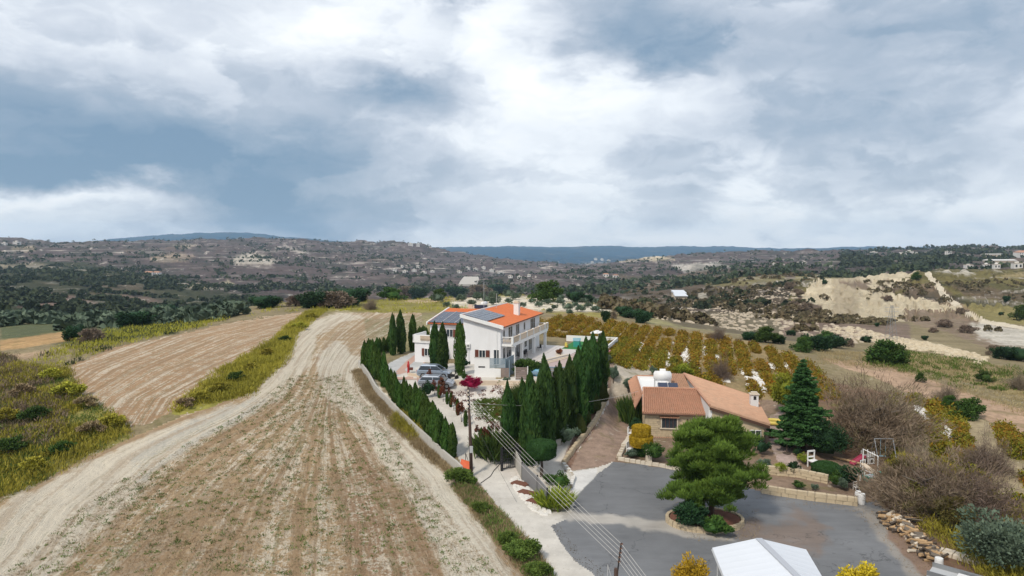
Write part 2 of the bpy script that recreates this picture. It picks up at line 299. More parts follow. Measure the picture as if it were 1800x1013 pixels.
# ground colours (albedo), painted over a default in this order: polygon, colour, near, far, edge raggedness in px
SOILC = (.30,.245,.185); CHALK = (.66,.59,.475); OCHRE = (.31,.215,.135)
PAINT = [
 # far plain and hills
 ([(0,440),(120,445),(330,500),(450,520),(400,545),(0,600)], (.075,.078,.045), 200, 1500, 14),
 ([(20,520),(75,512),(150,522),(175,532),(110,545),(30,540)], (.21,.15,.12), 250, 1500, 4),
 ([(200,520),(240,512),(290,530),(230,540)], (.20,.15,.12), 250, 1500, 4),
 ([(0,466),(60,462),(110,470),(0,474)], (.33,.28,.2), 500, 3000, 3),
 ([(20,435),(60,432),(60,440),(20,441)], (.42,.34,.24), 500, 4000, 3),
 ([(312,503),(345,497),(388,504),(352,509)], (.46,.40,.27), 400, 3000, 2),
 ([(385,498),(400,494),(412,498),(400,503)], (.46,.40,.27), 400, 3000, 2),
 ([(300,433),(325,428),(345,431),(330,437)], (.33,.27,.2), 1000, 4000, 2),
 ([(265,452),(300,442),(345,450),(330,458),(270,460)], (.36,.28,.21), 800, 4000, 5),
 ([(405,455),(430,443),(470,452),(492,460),(470,466),(415,463)], (.56,.50,.42), 800, 4000, 5),
 ([(498,430),(520,438),(545,444),(530,446),(505,436)], (.5,.44,.38), 800, 4000, 3),
 ([(200,545),(290,550),(360,560),(300,585),(120,605),(0,600),(0,575)], (.10,.115,.06), 120, 600, 8),
 # plateau behind the fields
 ([(0,600),(128,580),(140,590),(120,600),(0,618)], (.42,.27,.13), 90, 250, 3),
 ([(0,626),(80,616),(96,624),(0,640)], (.36,.26,.17), 80, 250, 3),
 ([(540,530),(760,523),(900,515),(900,550),(560,549)], (.25,.22,.07), 140, 300, 5),
 ([(700,528),(860,517),(860,522),(740,534)], (.42,.32,.19), 150, 300, 3),
 ([(790,530),(840,519),(1060,523),(1075,548),(1000,548),(800,542)], CHALK, 150, 300, 6),
 ([(960,550),(1060,548),(1090,556),(1000,562)], (.29,.25,.08), 130, 300, 4),
 ([(1140,556),(1310,580),(1310,590),(1140,568)], (.32,.29,.15), 120, 330, 3),
 ([(1100,540),(1450,560),(1400,610),(1200,575)], (.15,.125,.085), 150, 400, 6),
 # middle ground on the right
 ([(1080,470),(1400,478),(1420,560),(1100,540)], (.15,.115,.085), 350, 1500, 12),
 ([(1180,465),(1260,462),(1290,470),(1200,478)], (.58,.53,.47), 1000, 3000, 3),
 ([(1230,490),(1380,484),(1400,500),(1240,505)], (.22,.19,.09), 350, 1500, 5),
 ([(1225,515),(1240,513),(1250,545),(1240,548),(1230,530)], CHALK, 250, 1500, 2),
 ([(1080,458),(1150,449),(1160,453),(1090,462)], (.38,.32,.24), 2000, 4500, 2),
 ([(1120,453),(1160,449),(1190,457),(1150,459)], (.6,.5,.35), 2000, 4500, 2),
 ([(1000,470),(1040,462),(1075,466),(1030,475)], (.42,.36,.3), 3000, 7000, 2),
 ([(1400,478),(1640,474),(1800,472),(1990,470),(1990,600),(1720,570),(1640,540),(1560,560),(1380,560)], (.24,.205,.085), 230, 700, 5),
 ([(1480,500),(1570,492),(1590,505),(1545,530),(1520,520)], (.22,.165,.125), 230, 600, 5),
 ([(1590,500),(1640,498),(1720,560),(1580,540)], (.26,.19,.125), 230, 600, 6),
 ([(1660,500),(1740,505),(1800,515),(1800,530),(1700,525)], (.20,.15,.095), 230, 600, 5),
 ([(1740,486),(1800,478),(1990,472),(1990,488),(1800,487)], (.42,.34,.19), 300, 700, 3),
 ([(1500,472),(1560,466),(1600,470),(1600,480),(1500,482)], (.60,.53,.38), 300, 600, 4),
 ([(1640,470),(1700,468),(1712,482),(1690,484),(1650,480)], (.66,.6,.5), 300, 600, 4),
 ([(1590,500),(1580,560),(1700,600),(1800,640),(1990,660),(1990,600),(1700,560)], (.24,.18,.13), 150, 400, 6),
 ([(1700,575),(1725,566),(1800,580),(1900,600),(1900,620),(1800,612),(1720,596)], (.52,.48,.41), 150, 400, 9),
 ([(1445,580),(1500,574),(1560,590),(1600,595),(1640,605),(1730,630),(1720,640),(1640,618),(1540,602),(1480,590)], (.50,.42,.30), 120, 300, 5),
 ([(1372,560),(1600,568),(1600,600),(1380,590)], (.19,.14,.11), 150, 400, 6),
 ([(1570,618),(1700,640),(1800,665),(1990,700),(1990,760),(1800,700),(1600,645)], (.30,.235,.12), 60, 200, 5),
 # verges near the fields
 ([(300,726),(335,690),(400,645),(480,598),(540,546),(572,543),(548,562),(517,588),(500,635),(442,692),(330,732)], (.27,.25,.06), 0, 220, 3),
 ([(-200,600),(60,640),(120,646),(140,690),(215,745),(232,768),(150,805),(60,855),(-160,960)], (.25,.225,.07), 0, 150, 5),
 ([(640,560),(760,552),(760,600),(650,640)], (.26,.23,.12), 0, 200, 4),
 ([(630,640),(700,735),(770,800),(815,858),(840,905),(890,960),(945,1020),(980,1120),(1010,1200),(975,1020),(940,975),(900,925),(860,870),(835,845),(805,815),(700,715),(640,655)], (.27,.205,.13), 0, 150, 4),
 ([(1400,660),(1560,690),(1560,780),(1640,900),(1740,1013),(1800,1100),(1700,1100),(1600,955),(1562,905),(1530,840),(1440,760)], (.20,.125,.085), 0, 120, 5),
 # details inside regions
 ([(0,895),(150,812),(240,772),(330,735),(300,790),(230,880),(100,1013),(0,1100),(-300,1100)], CHALK, 0, 150, 12),
 ([(560,620),(600,600),(640,640),(700,720),(800,850),(900,1000),(940,1100),(830,1100),(760,960),(690,850),(640,760),(575,690)], (.70,.64,.53), 0, 120, 11),
 ([(540,1400),(620,1000),(600,850),(640,760),(690,850),(760,960),(800,1100),(800,1400)], (.37,.25,.16), 0, 120, 22),
 ([(516,588),(545,565),(600,551),(640,556),(560,590),(545,640),(497,700),(430,720),(442,692),(500,635)], CHALK, 0, 180, 7),
 ([(235,800),(330,740),(442,698),(497,700),(420,740),(330,790),(240,850)], (.56,.52,.44), 0, 150, 8),
 ([(990,830),(1050,822),(1045,838),(1012,872),(1008,868)], (.60,.59,.57), 0, 90, 2),
 ([(668,652),(690,634),(735,616),(745,640),(700,660),(690,668)], (.43,.435,.43), 0, 125, 2),
 ([(1030,700),(1068,700),(1046,750),(1018,790),(1000,830),(985,820),(1010,760)], (.20,.125,.09), 0, 100, 3),
 ([(1080,640),(1150,640),(1132,700),(1070,700)], (.44,.39,.32), 0, 120, 4),
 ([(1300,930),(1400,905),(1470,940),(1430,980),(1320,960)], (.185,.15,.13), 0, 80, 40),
 ([(985,896),(1060,903),(1200,920),(1300,952),(1240,950),(1100,922),(985,914)], (.40,.375,.34), 0, 90, 7),
 ([(1500,890),(1560,895),(1660,1013),(1700,1100),(1600,1013)], (.27,.25,.225), 0, 90, 14),
 ([(1560,905),(1600,940),(1660,1013),(1620,1013),(1560,940)], (.22,.15,.11), 0, 80, 8),
]
def build_terrain():
    a0 = math.radians(50)
    fine = np.arange(-a0, a0, math.radians(.11))
    coarse = np.radians(np.arange(50, 310, 5.0))
    azs = np.concatenate([fine, coarse])
    rs = [0.5]
    while rs[-1] < 30: rs.append(rs[-1]*1.25+.3)
    while rs[-1] < 10200: rs.append(rs[-1]*(1.0048 if 38 < rs[-1] < 125 else 1.0105 if rs[-1] < 3500 else 1.018))
    rs = np.array(rs)
    na, nr = len(azs), len(rs)
    A, R = np.meshgrid(azs, rs, indexing='ij')
    X = (np.sin(A)*R).ravel(); Y = (np.cos(A)*R).ravel()
    Z = terrain(X, Y)
    PX, PY = to_px(X, Y, Z)
    front = Y > 2
    PX = np.where(front, PX, -9999); 
    D = Y
    n1 = fbm(X/7, Y/7, 41, 3)-.5; n2 = fbm(X/7, Y/7, 57, 3)-.5
    f1 = fbm(X/np.clip(D*.05, 2, 200), Y/np.clip(D*.05, 2, 200), 61, 4)-.5
    f2 = fbm(X/np.clip(D*.05, 2, 200), Y/np.clip(D*.05, 2, 200), 77, 4)-.5
    # --- base colour
    col = np.empty((len(X), 3)); col[:] = (.24,.195,.115)
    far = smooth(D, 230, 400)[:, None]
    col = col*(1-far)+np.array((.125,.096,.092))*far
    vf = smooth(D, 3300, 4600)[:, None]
    col = col*(1-vf)+np.array((.004,.058,.125))*vf  # distance haze and cloud shade painted into the far mountains as dark blue
    side = ((np.abs(A.ravel()) > a0) | (D < 3))
    g1 = fbm(X/1.1, Y/1.1, 91, 4)-.5
    painted = np.zeros(len(X)); pcol = np.zeros((len(X), 3))
    def pmask(poly, dn, df, rag):
        xs = [p[0] for p in poly]; ys = [p[1] for p in poly]
        m = (PX > min(xs)-rag*2) & (PX < max(xs)+rag*2) & (PY > min(ys)-rag) & (PY < max(ys)+rag) & (D >= dn) & (D <= df) & front
        idx = np.nonzero(m)[0]
        if len(idx) == 0: return idx, np.zeros(0)
        qx, qy = PX[idx]+f1[idx]*rag*3, PY[idx]+f2[idx]*rag*1.4
        sd = np.where(in_poly(qx, qy, poly), 1, -1)*seg_dist(qx, qy, poly)
        wgt = smooth(sd+g1[idx]*rag*1.6, -rag*.45, rag*.45)
        k = wgt > .01
        return idx[k], wgt[k]
    for poly, c, dn, df, rag in PAINT:
        idx, wg = pmask(poly, dn, df, rag)
        wg = wg[:, None]; col[idx] = col[idx]*(1-wg)+np.array(c)*(1+.25*f1[idx, None])*wg
        if (poly, c, dn, df, rag) in PAINT[-17:]: painted[idx] = np.maximum(painted[idx], wg[:, 0]); pcol[idx] = pcol[idx]*(1-wg)+np.array(c)*wg
    # --- flow coordinates for the fields
    LN = [(0, [(-600,1400),(0,1000),(80,900),(200,800),(330,742),(430,700),(497,640),(530,590),(600,549),(640,520)]),
          (12, [(0,1400),(230,1013),(380,850),(500,745),(545,690),(560,640),(590,590),(650,549),(690,520)]),
          (22, [(520,1400),(545,1013),(556,850),(566,745),(576,690),(580,640),(620,590),(700,549),(740,520)]),
          (30, [(900,1400),(760,1013),(680,850),(612,745),(592,690),(600,640),(650,590),(740,549),(780,520)]),
          (38, [(1200,1400),(930,1013),(800,850),(700,745),(630,690),(630,640),(700,590),(800,549),(840,520)])]
    rows = PY
    xs_at = []
    for s, pl in LN:
        pl = sorted(pl, key=lambda q: q[1]); tr = np.arange(480, 1500.0)
        tx = gsm(np.interp(tr, [q[1] for q in pl], [q[0] for q in pl])[None, :], 16, 1)[0]
        xs_at.append(np.interp(rows, tr, tx))
    U = np.zeros(len(X))
    for k in range(len(LN)-1):
        s0, s1 = LN[k][0], LN[k+1][0]
        t = (PX-xs_at[k])/(xs_at[k+1]-xs_at[k]+1e-6)
        if k == 0: U = np.where(t < 1, s0+t*(s1-s0), U)
        elif k == len(LN)-2: U = np.where(t >= 0, s0+t*(s1-s0), U)
        else: U = np.where((t >= 0) & (t < 1), s0+t*(s1-s0), U)
    # left field: furrows sweep up to the right
    lx_ = np.interp(rows, [540, 590, 650, 700, 760], [640, 470, 330, 240, 190])
    lx2 = np.interp(rows, [540, 590, 650, 700, 760], [700, 560, 430, 330, 300])
    UL = (PX-lx_)/(lx2-lx_)*16
    ids = np.zeros(len(X), int)
    names = list(SHAPES)
    # --- face regions
    I, J = np.meshgrid(np.arange(na), np.arange(nr-1), indexing='ij')
    I = I.ravel(); J = J.ravel(); I2 = (I+1) % na
    quads = np.stack([I*nr+J, I2*nr+J, I2*nr+J+1, I*nr+J+1], 1)[:, ::-1]
    fpx = PX[quads].mean(1); fpy = PY[quads].mean(1); fd = D[quads].mean(1)
    fn1 = n1[quads[:, 0]]; fn2 = n2[quads[:, 0]]
    fg = g1[quads[:, 0]]
    fid = np.zeros(len(quads), int)
    fid[fd > 330] = 1
    for k, nm in enumerate(names):
        poly, dn, df = SHAPES[nm]
        jag = 12 if nm == 'quarry' else 5 if nm in ('field', 'left_field', 'dirt_lane', 'quarry', 'dirt_road', 'vineyard_ground', 'vineyard_slope') else 2.2
        m = in_poly(fpx+(fn1*2+fg*1.6)*jag, fpy+(fn2+fg*.9)*jag, poly) & (fd > max(dn, 3)) & (fd < df)
        fid[m] = k+2
    # region base colours where nothing was painted
    base = {'field': (.44,.315,.19), 'left_field': (.44,.285,.165), 'gravel_road': (.55,.52,.47), 'dirt_lane': (.31,.225,.175),
            'villa_garden': (.58,.54,.49), 'cottage_garden': (.23,.165,.12), 'vineyard_ground': (.28,.21,.11), 'vineyard_slope': (.33,.27,.17),
            'paved_court': ([(1348,752),(1358,790),(1372,820),(1392,838),(1416,832),(1396,800),(1384,762),(1374,722),(1352,730)], 0, 100),
 'dirt_road': (.39,.27,.185), 'chalk_track': (.58,.51,.39), 'quarry': (.68,.585,.42), 'paved_court': (.36,.28,.25), 'asphalt_yard': (.165,.17,.178)}
    mats = {'field': MF, 'left_field': MF, 'gravel_road': MG, 'villa_garden': MG, 'asphalt_yard': MA, 'chalk_track': MG}
    allnames = ['ground', 'hills']+names
    for k, nm in enumerate(allnames):
        fsel = quads[fid == k]
        if len(fsel) == 0: continue
        vi, inv = np.unique(fsel, return_inverse=True)
        inv = inv.reshape(fsel.shape)
        me = bpy.data.meshes.new(nm)
        co = np.stack([X[vi], Y[vi], Z[vi]], 1).astype(np.float32)
        me.vertices.add(len(vi)); me.vertices.foreach_set('co', co.ravel())
        me.loops.add(len(fsel)*4); me.loops.foreach_set('vertex_index', inv.ravel().astype(np.int32))
        me.polygons.add(len(fsel)); me.polygons.foreach_set('loop_start', np.arange(0, len(fsel)*4, 4, dtype=np.int32))
        me.polygons.foreach_set('use_smooth', np.ones(len(fsel), bool))
        me.update(calc_edges=True)
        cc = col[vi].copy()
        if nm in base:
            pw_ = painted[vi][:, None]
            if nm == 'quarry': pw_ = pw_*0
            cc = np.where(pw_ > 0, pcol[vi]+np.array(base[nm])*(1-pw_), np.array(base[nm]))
        if nm == 'quarry':
            sc = smooth(f1[vi]+f2[vi]*.5+g1[vi]*.2, .0, .12)[:, None]
            inr = in_poly(PX[vi], PY[vi], [(1475,497),(1570,492),(1556,508),(1545,526),(1525,512)])[:, None]*(f1[vi]+g1[vi]*.4 > -.12)[:, None]
            cc = cc*(1-sc*.45)+np.array((.30,.235,.16))*sc*.45
            cc = np.where(inr, np.array((.27,.21,.16)), cc)
            b2 = in_poly(PX[vi], PY[vi], [(1382,516),(1404,506),(1412,528),(1446,540),(1425,552),(1382,542)])[:, None]*(f2[vi]+g1[vi]*.6 > -.08)[:, None]
            cc = np.where(b2, np.array((.16,.115,.09)), cc)
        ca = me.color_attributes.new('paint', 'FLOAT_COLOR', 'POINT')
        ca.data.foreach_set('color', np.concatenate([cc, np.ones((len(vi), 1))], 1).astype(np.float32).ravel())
        if nm in ('field', 'left_field'):
            uv = me.attributes.new('flow', 'FLOAT_VECTOR', 'POINT')
            uu = U[vi] if nm == 'field' else UL[vi]
            uv.data.foreach_set('vector', np.stack([uu, np.hypot(X[vi], Y[vi]), np.zeros(len(vi))], 1).astype(np.float32).ravel())
        o = bpy.data.objects.new(nm, me); C.objects.link(o)
        o.data.materials.append(mats.get(nm, MH if nm == 'hills' else MQ if nm == 'quarry' else MS))
        o['kind'] = 'structure'
# ---- ground materials
def new_mat(name, rough=.9, spec=.2):
    m = bpy.data.materials.new(name); m.use_nodes = True
    t = NT(m.node_tree)
    b = t.n('ShaderNodeBsdfPrincipled', {'Roughness': rough, 'Specular IOR Level': spec})
    t.n('ShaderNodeOutputMaterial', {0: b.outputs[0]})
    return m, t, b
def bump(t, b, h, strength=.5, dist=.1):
    t.set(b.inputs['Normal'], t.n('ShaderNodeBump', {'Height': h, 'Strength': strength, 'Distance': dist}).outputs[0])
def pos(t): return t.n('ShaderNodeNewGeometry').outputs[0]
def attr(t, name, out=0): return t.n('ShaderNodeAttribute', attribute_name=name).outputs[out]

MS, t, b = new_mat('dry_soil', .95, .1)
P = pos(t); pc = attr(t, 'paint')
k = t.m('MULTIPLY_ADD', t.noise(P, .12, 6, .6), 1.1, .45)
k2 = t.m('MULTIPLY_ADD', t.noise(P, 1.3, 8, .68), 1.3, .35)
c = t.mix(1, pc, t.n('ShaderNodeCombineColor', {0: k, 1: k, 2: k}).outputs[0], 'MULTIPLY')
c = t.mix(1, c, t.n('ShaderNodeCombineColor', {0: k2, 1: k2, 2: k2}).outputs[0], 'MULTIPLY')
gm = t.sstep(t.noise(P, .35, 6, .7), .52, .62)
c = t.mix(t.m('MULTIPLY', gm, .45), c, (.15, .14, .05))
rm = t.sstep(t.noise(P, .9, 7, .7), .62, .68)
c = t.mix(t.m('MULTIPLY', rm, .6), c, (.52, .47, .39))
t.set(b.inputs['Base Color'], c)
bump(t, b, t.noise(P, 2.2, 8, .7), .6, .35)

MG, t, b = new_mat('pale_gravel', .95, .1)
P = pos(t); pc = attr(t, 'paint')
k = t.m('MULTIPLY_ADD', t.noise(P, .35, 7, .65), .9, .55)
c = t.mix(1, pc, t.n('ShaderNodeCombineColor', {0: k, 1: k, 2: k}).outputs[0], 'MULTIPLY')
st = t.sstep(t.noise(P, 2.6, 8, .75), .56, .66)
c = t.mix(t.m('MULTIPLY', st, .30), c, (.22, .165, .11))
gm = t.sstep(t.noise(P, .22, 5, .7), .58, .70)
c = t.mix(t.m('MULTIPLY', gm, .35), c, (.30, .24, .16))
wh = t.sstep(t.noise(P, 5.5, 5, .7), .58, .66)
c = t.mix(t.m('MULTIPLY', wh, .35), c, (.72, .70, .66))
t.set(b.inputs['Base Color'], c); bump(t, b, t.noise(P, 6, 8, .7), .5, .08)

MA, t, b = new_mat('worn_asphalt', .85, .25)
P = pos(t); pc = attr(t, 'paint')
k = t.m('MULTIPLY_ADD', t.noise(P, .13, 6, .6), 1.0, .50)
k3 = t.m('MULTIPLY_ADD', t.noise(t.vm('MULTIPLY', P, (.35, 1.5, 1)), .9, 7, .7), .55, .72)
c = t.mix(1, pc, t.n('ShaderNodeCombineColor', {0: k, 1: k, 2: k}).outputs[0], 'MULTIPLY')
c = t.mix(1, c, t.n('ShaderNodeCombineColor', {0: k3, 1: k3, 2: k3}).outputs[0], 'MULTIPLY')
ck = t.n('ShaderNodeTexVoronoi', {'Vector': t.vm('ADD', P, t.vm('SCALE', t.noise(P, .8, 4, .6, out=1), scale=3.0)), 'Scale': .16}, feature='DISTANCE_TO_EDGE').outputs[0]
ck = t.m('SUBTRACT', 1, t.sstep(ck, .0, .012))
c = t.mix(t.m('MULTIPLY', ck, t.m('MULTIPLY', t.sstep(t.noise(P, .3, 3, .5), .42, .56), .6)), c, (.045, .045, .045))
ag = t.noise(P, 14, 4, .8)
c = t.mix(t.m('MULTIPLY', t.sstep(ag, .60, .70), .30), c, (.38, .37, .35))
t.set(b.inputs['Base Color'], c); bump(t, b, t.noise(P, 12, 6, .8), .35, .03)

MF, t, b = new_mat('stubble_field', .95, .08)
P = pos(t); pc = attr(t, 'paint'); fl = attr(t, 'flow', 1)
wob = t.vm('MULTIPLY', t.vm('SUBTRACT', t.noise(P, .12, 4, .6, out=1), (.5, .5, .5)), (1.6, 0, 0))
fw = t.vm('ADD', fl, wob)
s1 = t.noise(t.vm('MULTIPLY', fw, (.55, .018, 1)), 1, 5, .6)
s2 = t.noise(t.vm('MULTIPLY', fw, (2.6, .05, 1)), 1, 5, .65)
s3 = t.noise(t.vm('MULTIPLY', fw, (6.5, .5, 1)), 1, 4, .7)
br = t.noise(P, 2.6, 8, .75)
brk = t.noise(P, .5, 6, .7)
k = t.m('MULTIPLY_ADD', s2, .7, .62)
c = t.mix(1, pc, t.n('ShaderNodeCombineColor', {0: k, 1: k, 2: k}).outputs[0], 'MULTIPLY')
tot = t.m('ADD', t.m('MULTIPLY', s1, .55), t.m('ADD', t.m('MULTIPLY', s2, .45), t.m('ADD', t.m('MULTIPLY', s3, .10), t.m('MULTIPLY', brk, .55))))
chm = t.sstep(t.m('ADD', t.m('MULTIPLY', tot, 1.03), t.m('MULTIPLY', t.m('SUBTRACT', br, .5), 1.1)), .80, .95)
c = t.mix(t.m('MULTIPLY', chm, .85), c, (.67, .60, .48))
brn = t.sstep(t.m('ADD', t.noise(t.vm('MULTIPLY', fw, (.8, .03, 4)), 1, 4, .6), t.m('MULTIPLY', t.m('SUBTRACT', br, .5), .5)), .47, .60)
bare = t.m('SUBTRACT', 1, t.m('MULTIPLY', t.sstep(t.n('ShaderNodeSeparateColor', {0: pc}).outputs[1], .38, .58), .38))
c = t.mix(t.m('MULTIPLY', t.m('MULTIPLY', brn, .72), bare), c, (.33, .225, .135))
gr = t.sstep(t.m('ADD', t.noise(t.vm('MULTIPLY', fw, (.9, .06, 9)), 1, 5, .7), t.m('MULTIPLY', t.m('SUBTRACT', t.noise(P, 4, 6, .8), .5), .8)), .55, .70)
c = t.mix(t.m('MULTIPLY', t.m('MULTIPLY', gr, .6), bare), c, (.15, .155, .065))
dk = t.sstep(t.noise(P, 3.6, 8, .8), .56, .68)
c = t.mix(t.m('MULTIPLY', dk, .30), c, (.18, .13, .08))
t.set(b.inputs['Base Color'], c)
bump(t, b, t.m('ADD', t.noise(P, 3.5, 8, .75), s3), .8, .3)

MH, t, b = new_mat('hill_scrub', .95, .05)
P = pos(t); pc = attr(t, 'paint')
nrm = t.n('ShaderNodeNewGeometry').outputs[1]
slope = t.n('ShaderNodeSeparateXYZ', {0: nrm}).outputs[2]
k = t.m('MULTIPLY_ADD', t.noise(P, .006, 8, .65), 1.4, .3)
c = t.mix(1, pc, t.n('ShaderNodeCombineColor', {0: k, 1: k, 2: k}).outputs[0], 'MULTIPLY')
gr = t.sstep(t.noise(P, .014, 8, .68), .47, .60)
c = t.mix(t.m('MULTIPLY', gr, .5), c, (.045, .055, .042))
br = t.sstep(t.noise(t.vm('MULTIPLY', P, (1, 1, 3)), .004, 7, .65), .56, .66)
c = t.mix(t.m('MULTIPLY', br, .4), c, (.26, .19, .14))
dk = t.sstep(t.noise(P, .06, 7, .75), .50, .62)
c = t.mix(t.m('MULTIPLY', dk, .55), c, (.050, .050, .036))
zz = t.n('ShaderNodeSeparateXYZ', {0: P}).outputs[2]
ban = t.noise(t.n('ShaderNodeCombineXYZ', {0: t.m('MULTIPLY', t.n('ShaderNodeSeparateXYZ', {0: P}).outputs[0], .006), 1: t.m('MULTIPLY', t.n('ShaderNodeSeparateXYZ', {0: P}).outputs[1], .004), 2: t.m('MULTIPLY', zz, .30)}).outputs[0], 1, 6, .65)
steep = t.m('SUBTRACT', 1, t.sstep(slope, .90, .985))
chm = t.m('MULTIPLY', t.sstep(ban, .53, .60), t.m('MULTIPLY_ADD', steep, .7, .3))
chm = t.m('MULTIPLY', chm, t.sstep(t.noise(P, .012, 6, .7), .44, .56))
spk = t.sstep(t.noise(t.vm('MULTIPLY', P, (1, .5, 1)), .045, 5, .75), .60, .66)
lowd = t.m('SUBTRACT', 1, t.sstep(t.n('ShaderNodeSeparateXYZ', {0: P}).outputs[1], 4600, 6500))
c = t.mix(t.m('MULTIPLY', t.m('MAXIMUM', chm, t.m('MULTIPLY', spk, .7)), t.m('MULTIPLY', lowd, .95)), c, (.62, .56, .49))
t.set(b.inputs['Base Color'], c)
bump(t, b, t.m('ADD', t.noise(P, .09, 8, .75), t.m('MULTIPLY', ban, .5)), .9, 6.0)
MQ, t, b = new_mat('quarry_marl', .95, .05)
P = pos(t); pc = attr(t, 'paint')
sl_ = t.n('ShaderNodeSeparateXYZ', {0: t.n('ShaderNodeNewGeometry').outputs[1]}).outputs[2]
k = t.m('MULTIPLY_ADD', t.noise(P, .05, 7, .65), .9, .55)
c = t.mix(1, pc, t.n('ShaderNodeCombineColor', {0: k, 1: k, 2: k}).outputs[0], 'MULTIPLY')
fl_ = t.sstep(t.m('ADD', sl_, t.m('MULTIPLY', t.m('SUBTRACT', t.noise(P, .09, 6, .7), .5), .35)), .955, 1.0)
c = t.mix(t.m('MULTIPLY', fl_, .18), c, (.30, .25, .12))
sb_ = t.sstep(t.noise(P, .22, 7, .72), .55, .64)
c = t.mix(t.m('MULTIPLY', sb_, .35), c, (.24, .185, .12))
t.set(b.inputs['Base Color'], c); bump(t, b, t.noise(P, .5, 8, .75), .9, 2.0)
build_terrain()

# ------------------------------------------------------------------ air
HZ = bpy.data.materials.new('haze_air'); HZ.use_nodes = True
t = NT(HZ.node_tree)
pv = t.n('ShaderNodeVolumePrincipled', {'Color': (.56, .78, 1.0, 1), 'Density': 7.2e-5, 'Anisotropy': .1})
t.n('ShaderNodeOutputMaterial', {'Volume': pv.outputs[0]})
bm = bmesh.new(); bmesh.ops.create_cube(bm, size=2)
zb, zt = -330.0, 330.0
for q in bm.verts: q.co = Vector((q.co.x*10400, q.co.y*10400, zb if q.co.z < 0 else zt))
me = bpy.data.meshes.new('haze'); bm.to_mesh(me); bm.free(); me.materials.append(HZ)
o = bpy.data.objects.new('haze', me); C.objects.link(o); o['kind'] = 'stuff'; o['label'] = 'bluish haze in the air over the valley and the hills'
# ------------------------------------------------------------------ object helpers
ORD = ['first','second','third','fourth','fifth','sixth','seventh','eighth','ninth','tenth','eleventh','twelfth','thirteenth','fourteenth','fifteenth','sixteenth','seventeenth','eighteenth','nineteenth','twentieth']
for tens in ('twenty','thirty','forty','fifty','sixty','seventy','eighty','ninety'):
    for k, on in enumerate(['']+ORD[:9]):
        if tens == 'twenty' and k == 0: continue
        ORD.append(tens[:-1]+'ieth' if k == 0 else tens+'-'+on)
def tag(o, label=None, cat=None, group=None, kind=None):
    if label: o['label'] = label
    if cat: o['category'] = cat
    if group: o['group'] = group
    if kind: o['kind'] = kind
    return o
def thing(name, loc, label, cat, group=None, rz=0.0):
    o = bpy.data.objects.new(name, None); C.objects.link(o)
    o.location = loc; o.rotation_euler = (0, 0, rz); o.empty_display_size = .3
    return tag(o, label, cat, group)
def link(name, me, parent=None, loc=None, label=None, rz=None, kind=None):
    o = bpy.data.objects.new(name, me); C.objects.link(o)
    if parent: o.parent = parent
    if loc is not None: o.location = loc
    if rz is not None: o.rotation_euler = (0, 0, rz)
    if label: o['label'] = label
    if kind: o['kind'] = kind
    return o
def copy_tree(o, parent=None):
    c = o.copy(); C.objects.link(c)
    if parent: c.parent = parent
    for ch in o.children: copy_tree(ch, c)
    return c
class MB:
    def __init__(s): s.v = []; s.f = []
    def add(s, vs, fs):
        n = len(s.v); s.v += [tuple(q) for q in vs]; s.f += [tuple(i+n for i in f) for f in fs]; return s
    def box(s, x0, x1, y0, y1, z0, z1):
        return s.add([(x0,y0,z0),(x1,y0,z0),(x1,y1,z0),(x0,y1,z0),(x0,y0,z1),(x1,y0,z1),(x1,y1,z1),(x0,y1,z1)],
                     [(3,2,1,0),(4,5,6,7),(0,1,5,4),(1,2,6,5),(2,3,7,6),(3,0,4,7)])
    def hexa(s, p):     # 8 points: bottom four, top four
        return s.add(p, [(3,2,1,0),(4,5,6,7),(0,1,5,4),(1,2,6,5),(2,3,7,6),(3,0,4,7)])
    def prism(s, poly, z0, z1):
        n = len(poly)
        a = [(x, y, z0) for x, y in poly]+[(x, y, z1) for x, y in poly]
        return s.add(a, [tuple(range(n))[::-1], tuple(range(n, 2*n))]+[(i, (i+1) % n, n+(i+1) % n, n+i) for i in range(n)])
    def tube(s, pts, rad, n=6, cap=True):
        pts = [Vector(p) for p in pts]
        if not hasattr(rad, '__len__'): rad = [rad]*len(pts)
        rings = []
        for i, p in enumerate(pts):
            d = (pts[min(i+1, len(pts)-1)]-pts[max(i-1, 0)]).normalized()
            u = d.orthogonal().normalized() if i == 0 else (u-d*u.dot(d)).normalized()
            w_ = d.cross(u)
            rings.append([p+(u*math.cos(a)+w_*math.sin(a))*rad[i] for a in [2*PI*k/n for k in range(n)]])
        vs = [q for r in rings for q in r]
        fs = [(i*n+k, i*n+(k+1) % n, (i+1)*n+(k+1) % n, (i+1)*n+k) for i in range(len(pts)-1) for k in range(n)]
        if cap: fs += [tuple(range(n))[::-1], tuple(range((len(pts)-1)*n, len(pts)*n))]
        return s.add(vs, fs)
    def lathe(s, prof, n=12, c=(0, 0, 0)):
        vs = [(c[0]+r*math.cos(2*PI*k/n), c[1]+r*math.sin(2*PI*k/n), c[2]+z) for r, z in prof for k in range(n)]
        fs = [(i*n+k, i*n+(k+1) % n, (i+1)*n+(k+1) % n, (i+1)*n+k) for i in range(len(prof)-1) for k in range(n)]
        fs += [tuple(range(n))[::-1], tuple(range((len(prof)-1)*n, len(prof)*n))]
        return s.add(vs, fs)
    def mesh(s, name, mat, smooth=False):
        me = bpy.data.meshes.new(name); me.from_pydata(s.v, [], s.f)
        me.materials.append(mat)
        if smooth: me.polygons.foreach_set('use_smooth', [True]*len(me.polygons))
        me.update(); return me
    def build(s, name, mat, parent=None, loc=None, label=None, rz=None, smooth=False, kind=None):
        return link(name, s.mesh(name, mat, smooth), parent, loc, label, rz, kind)

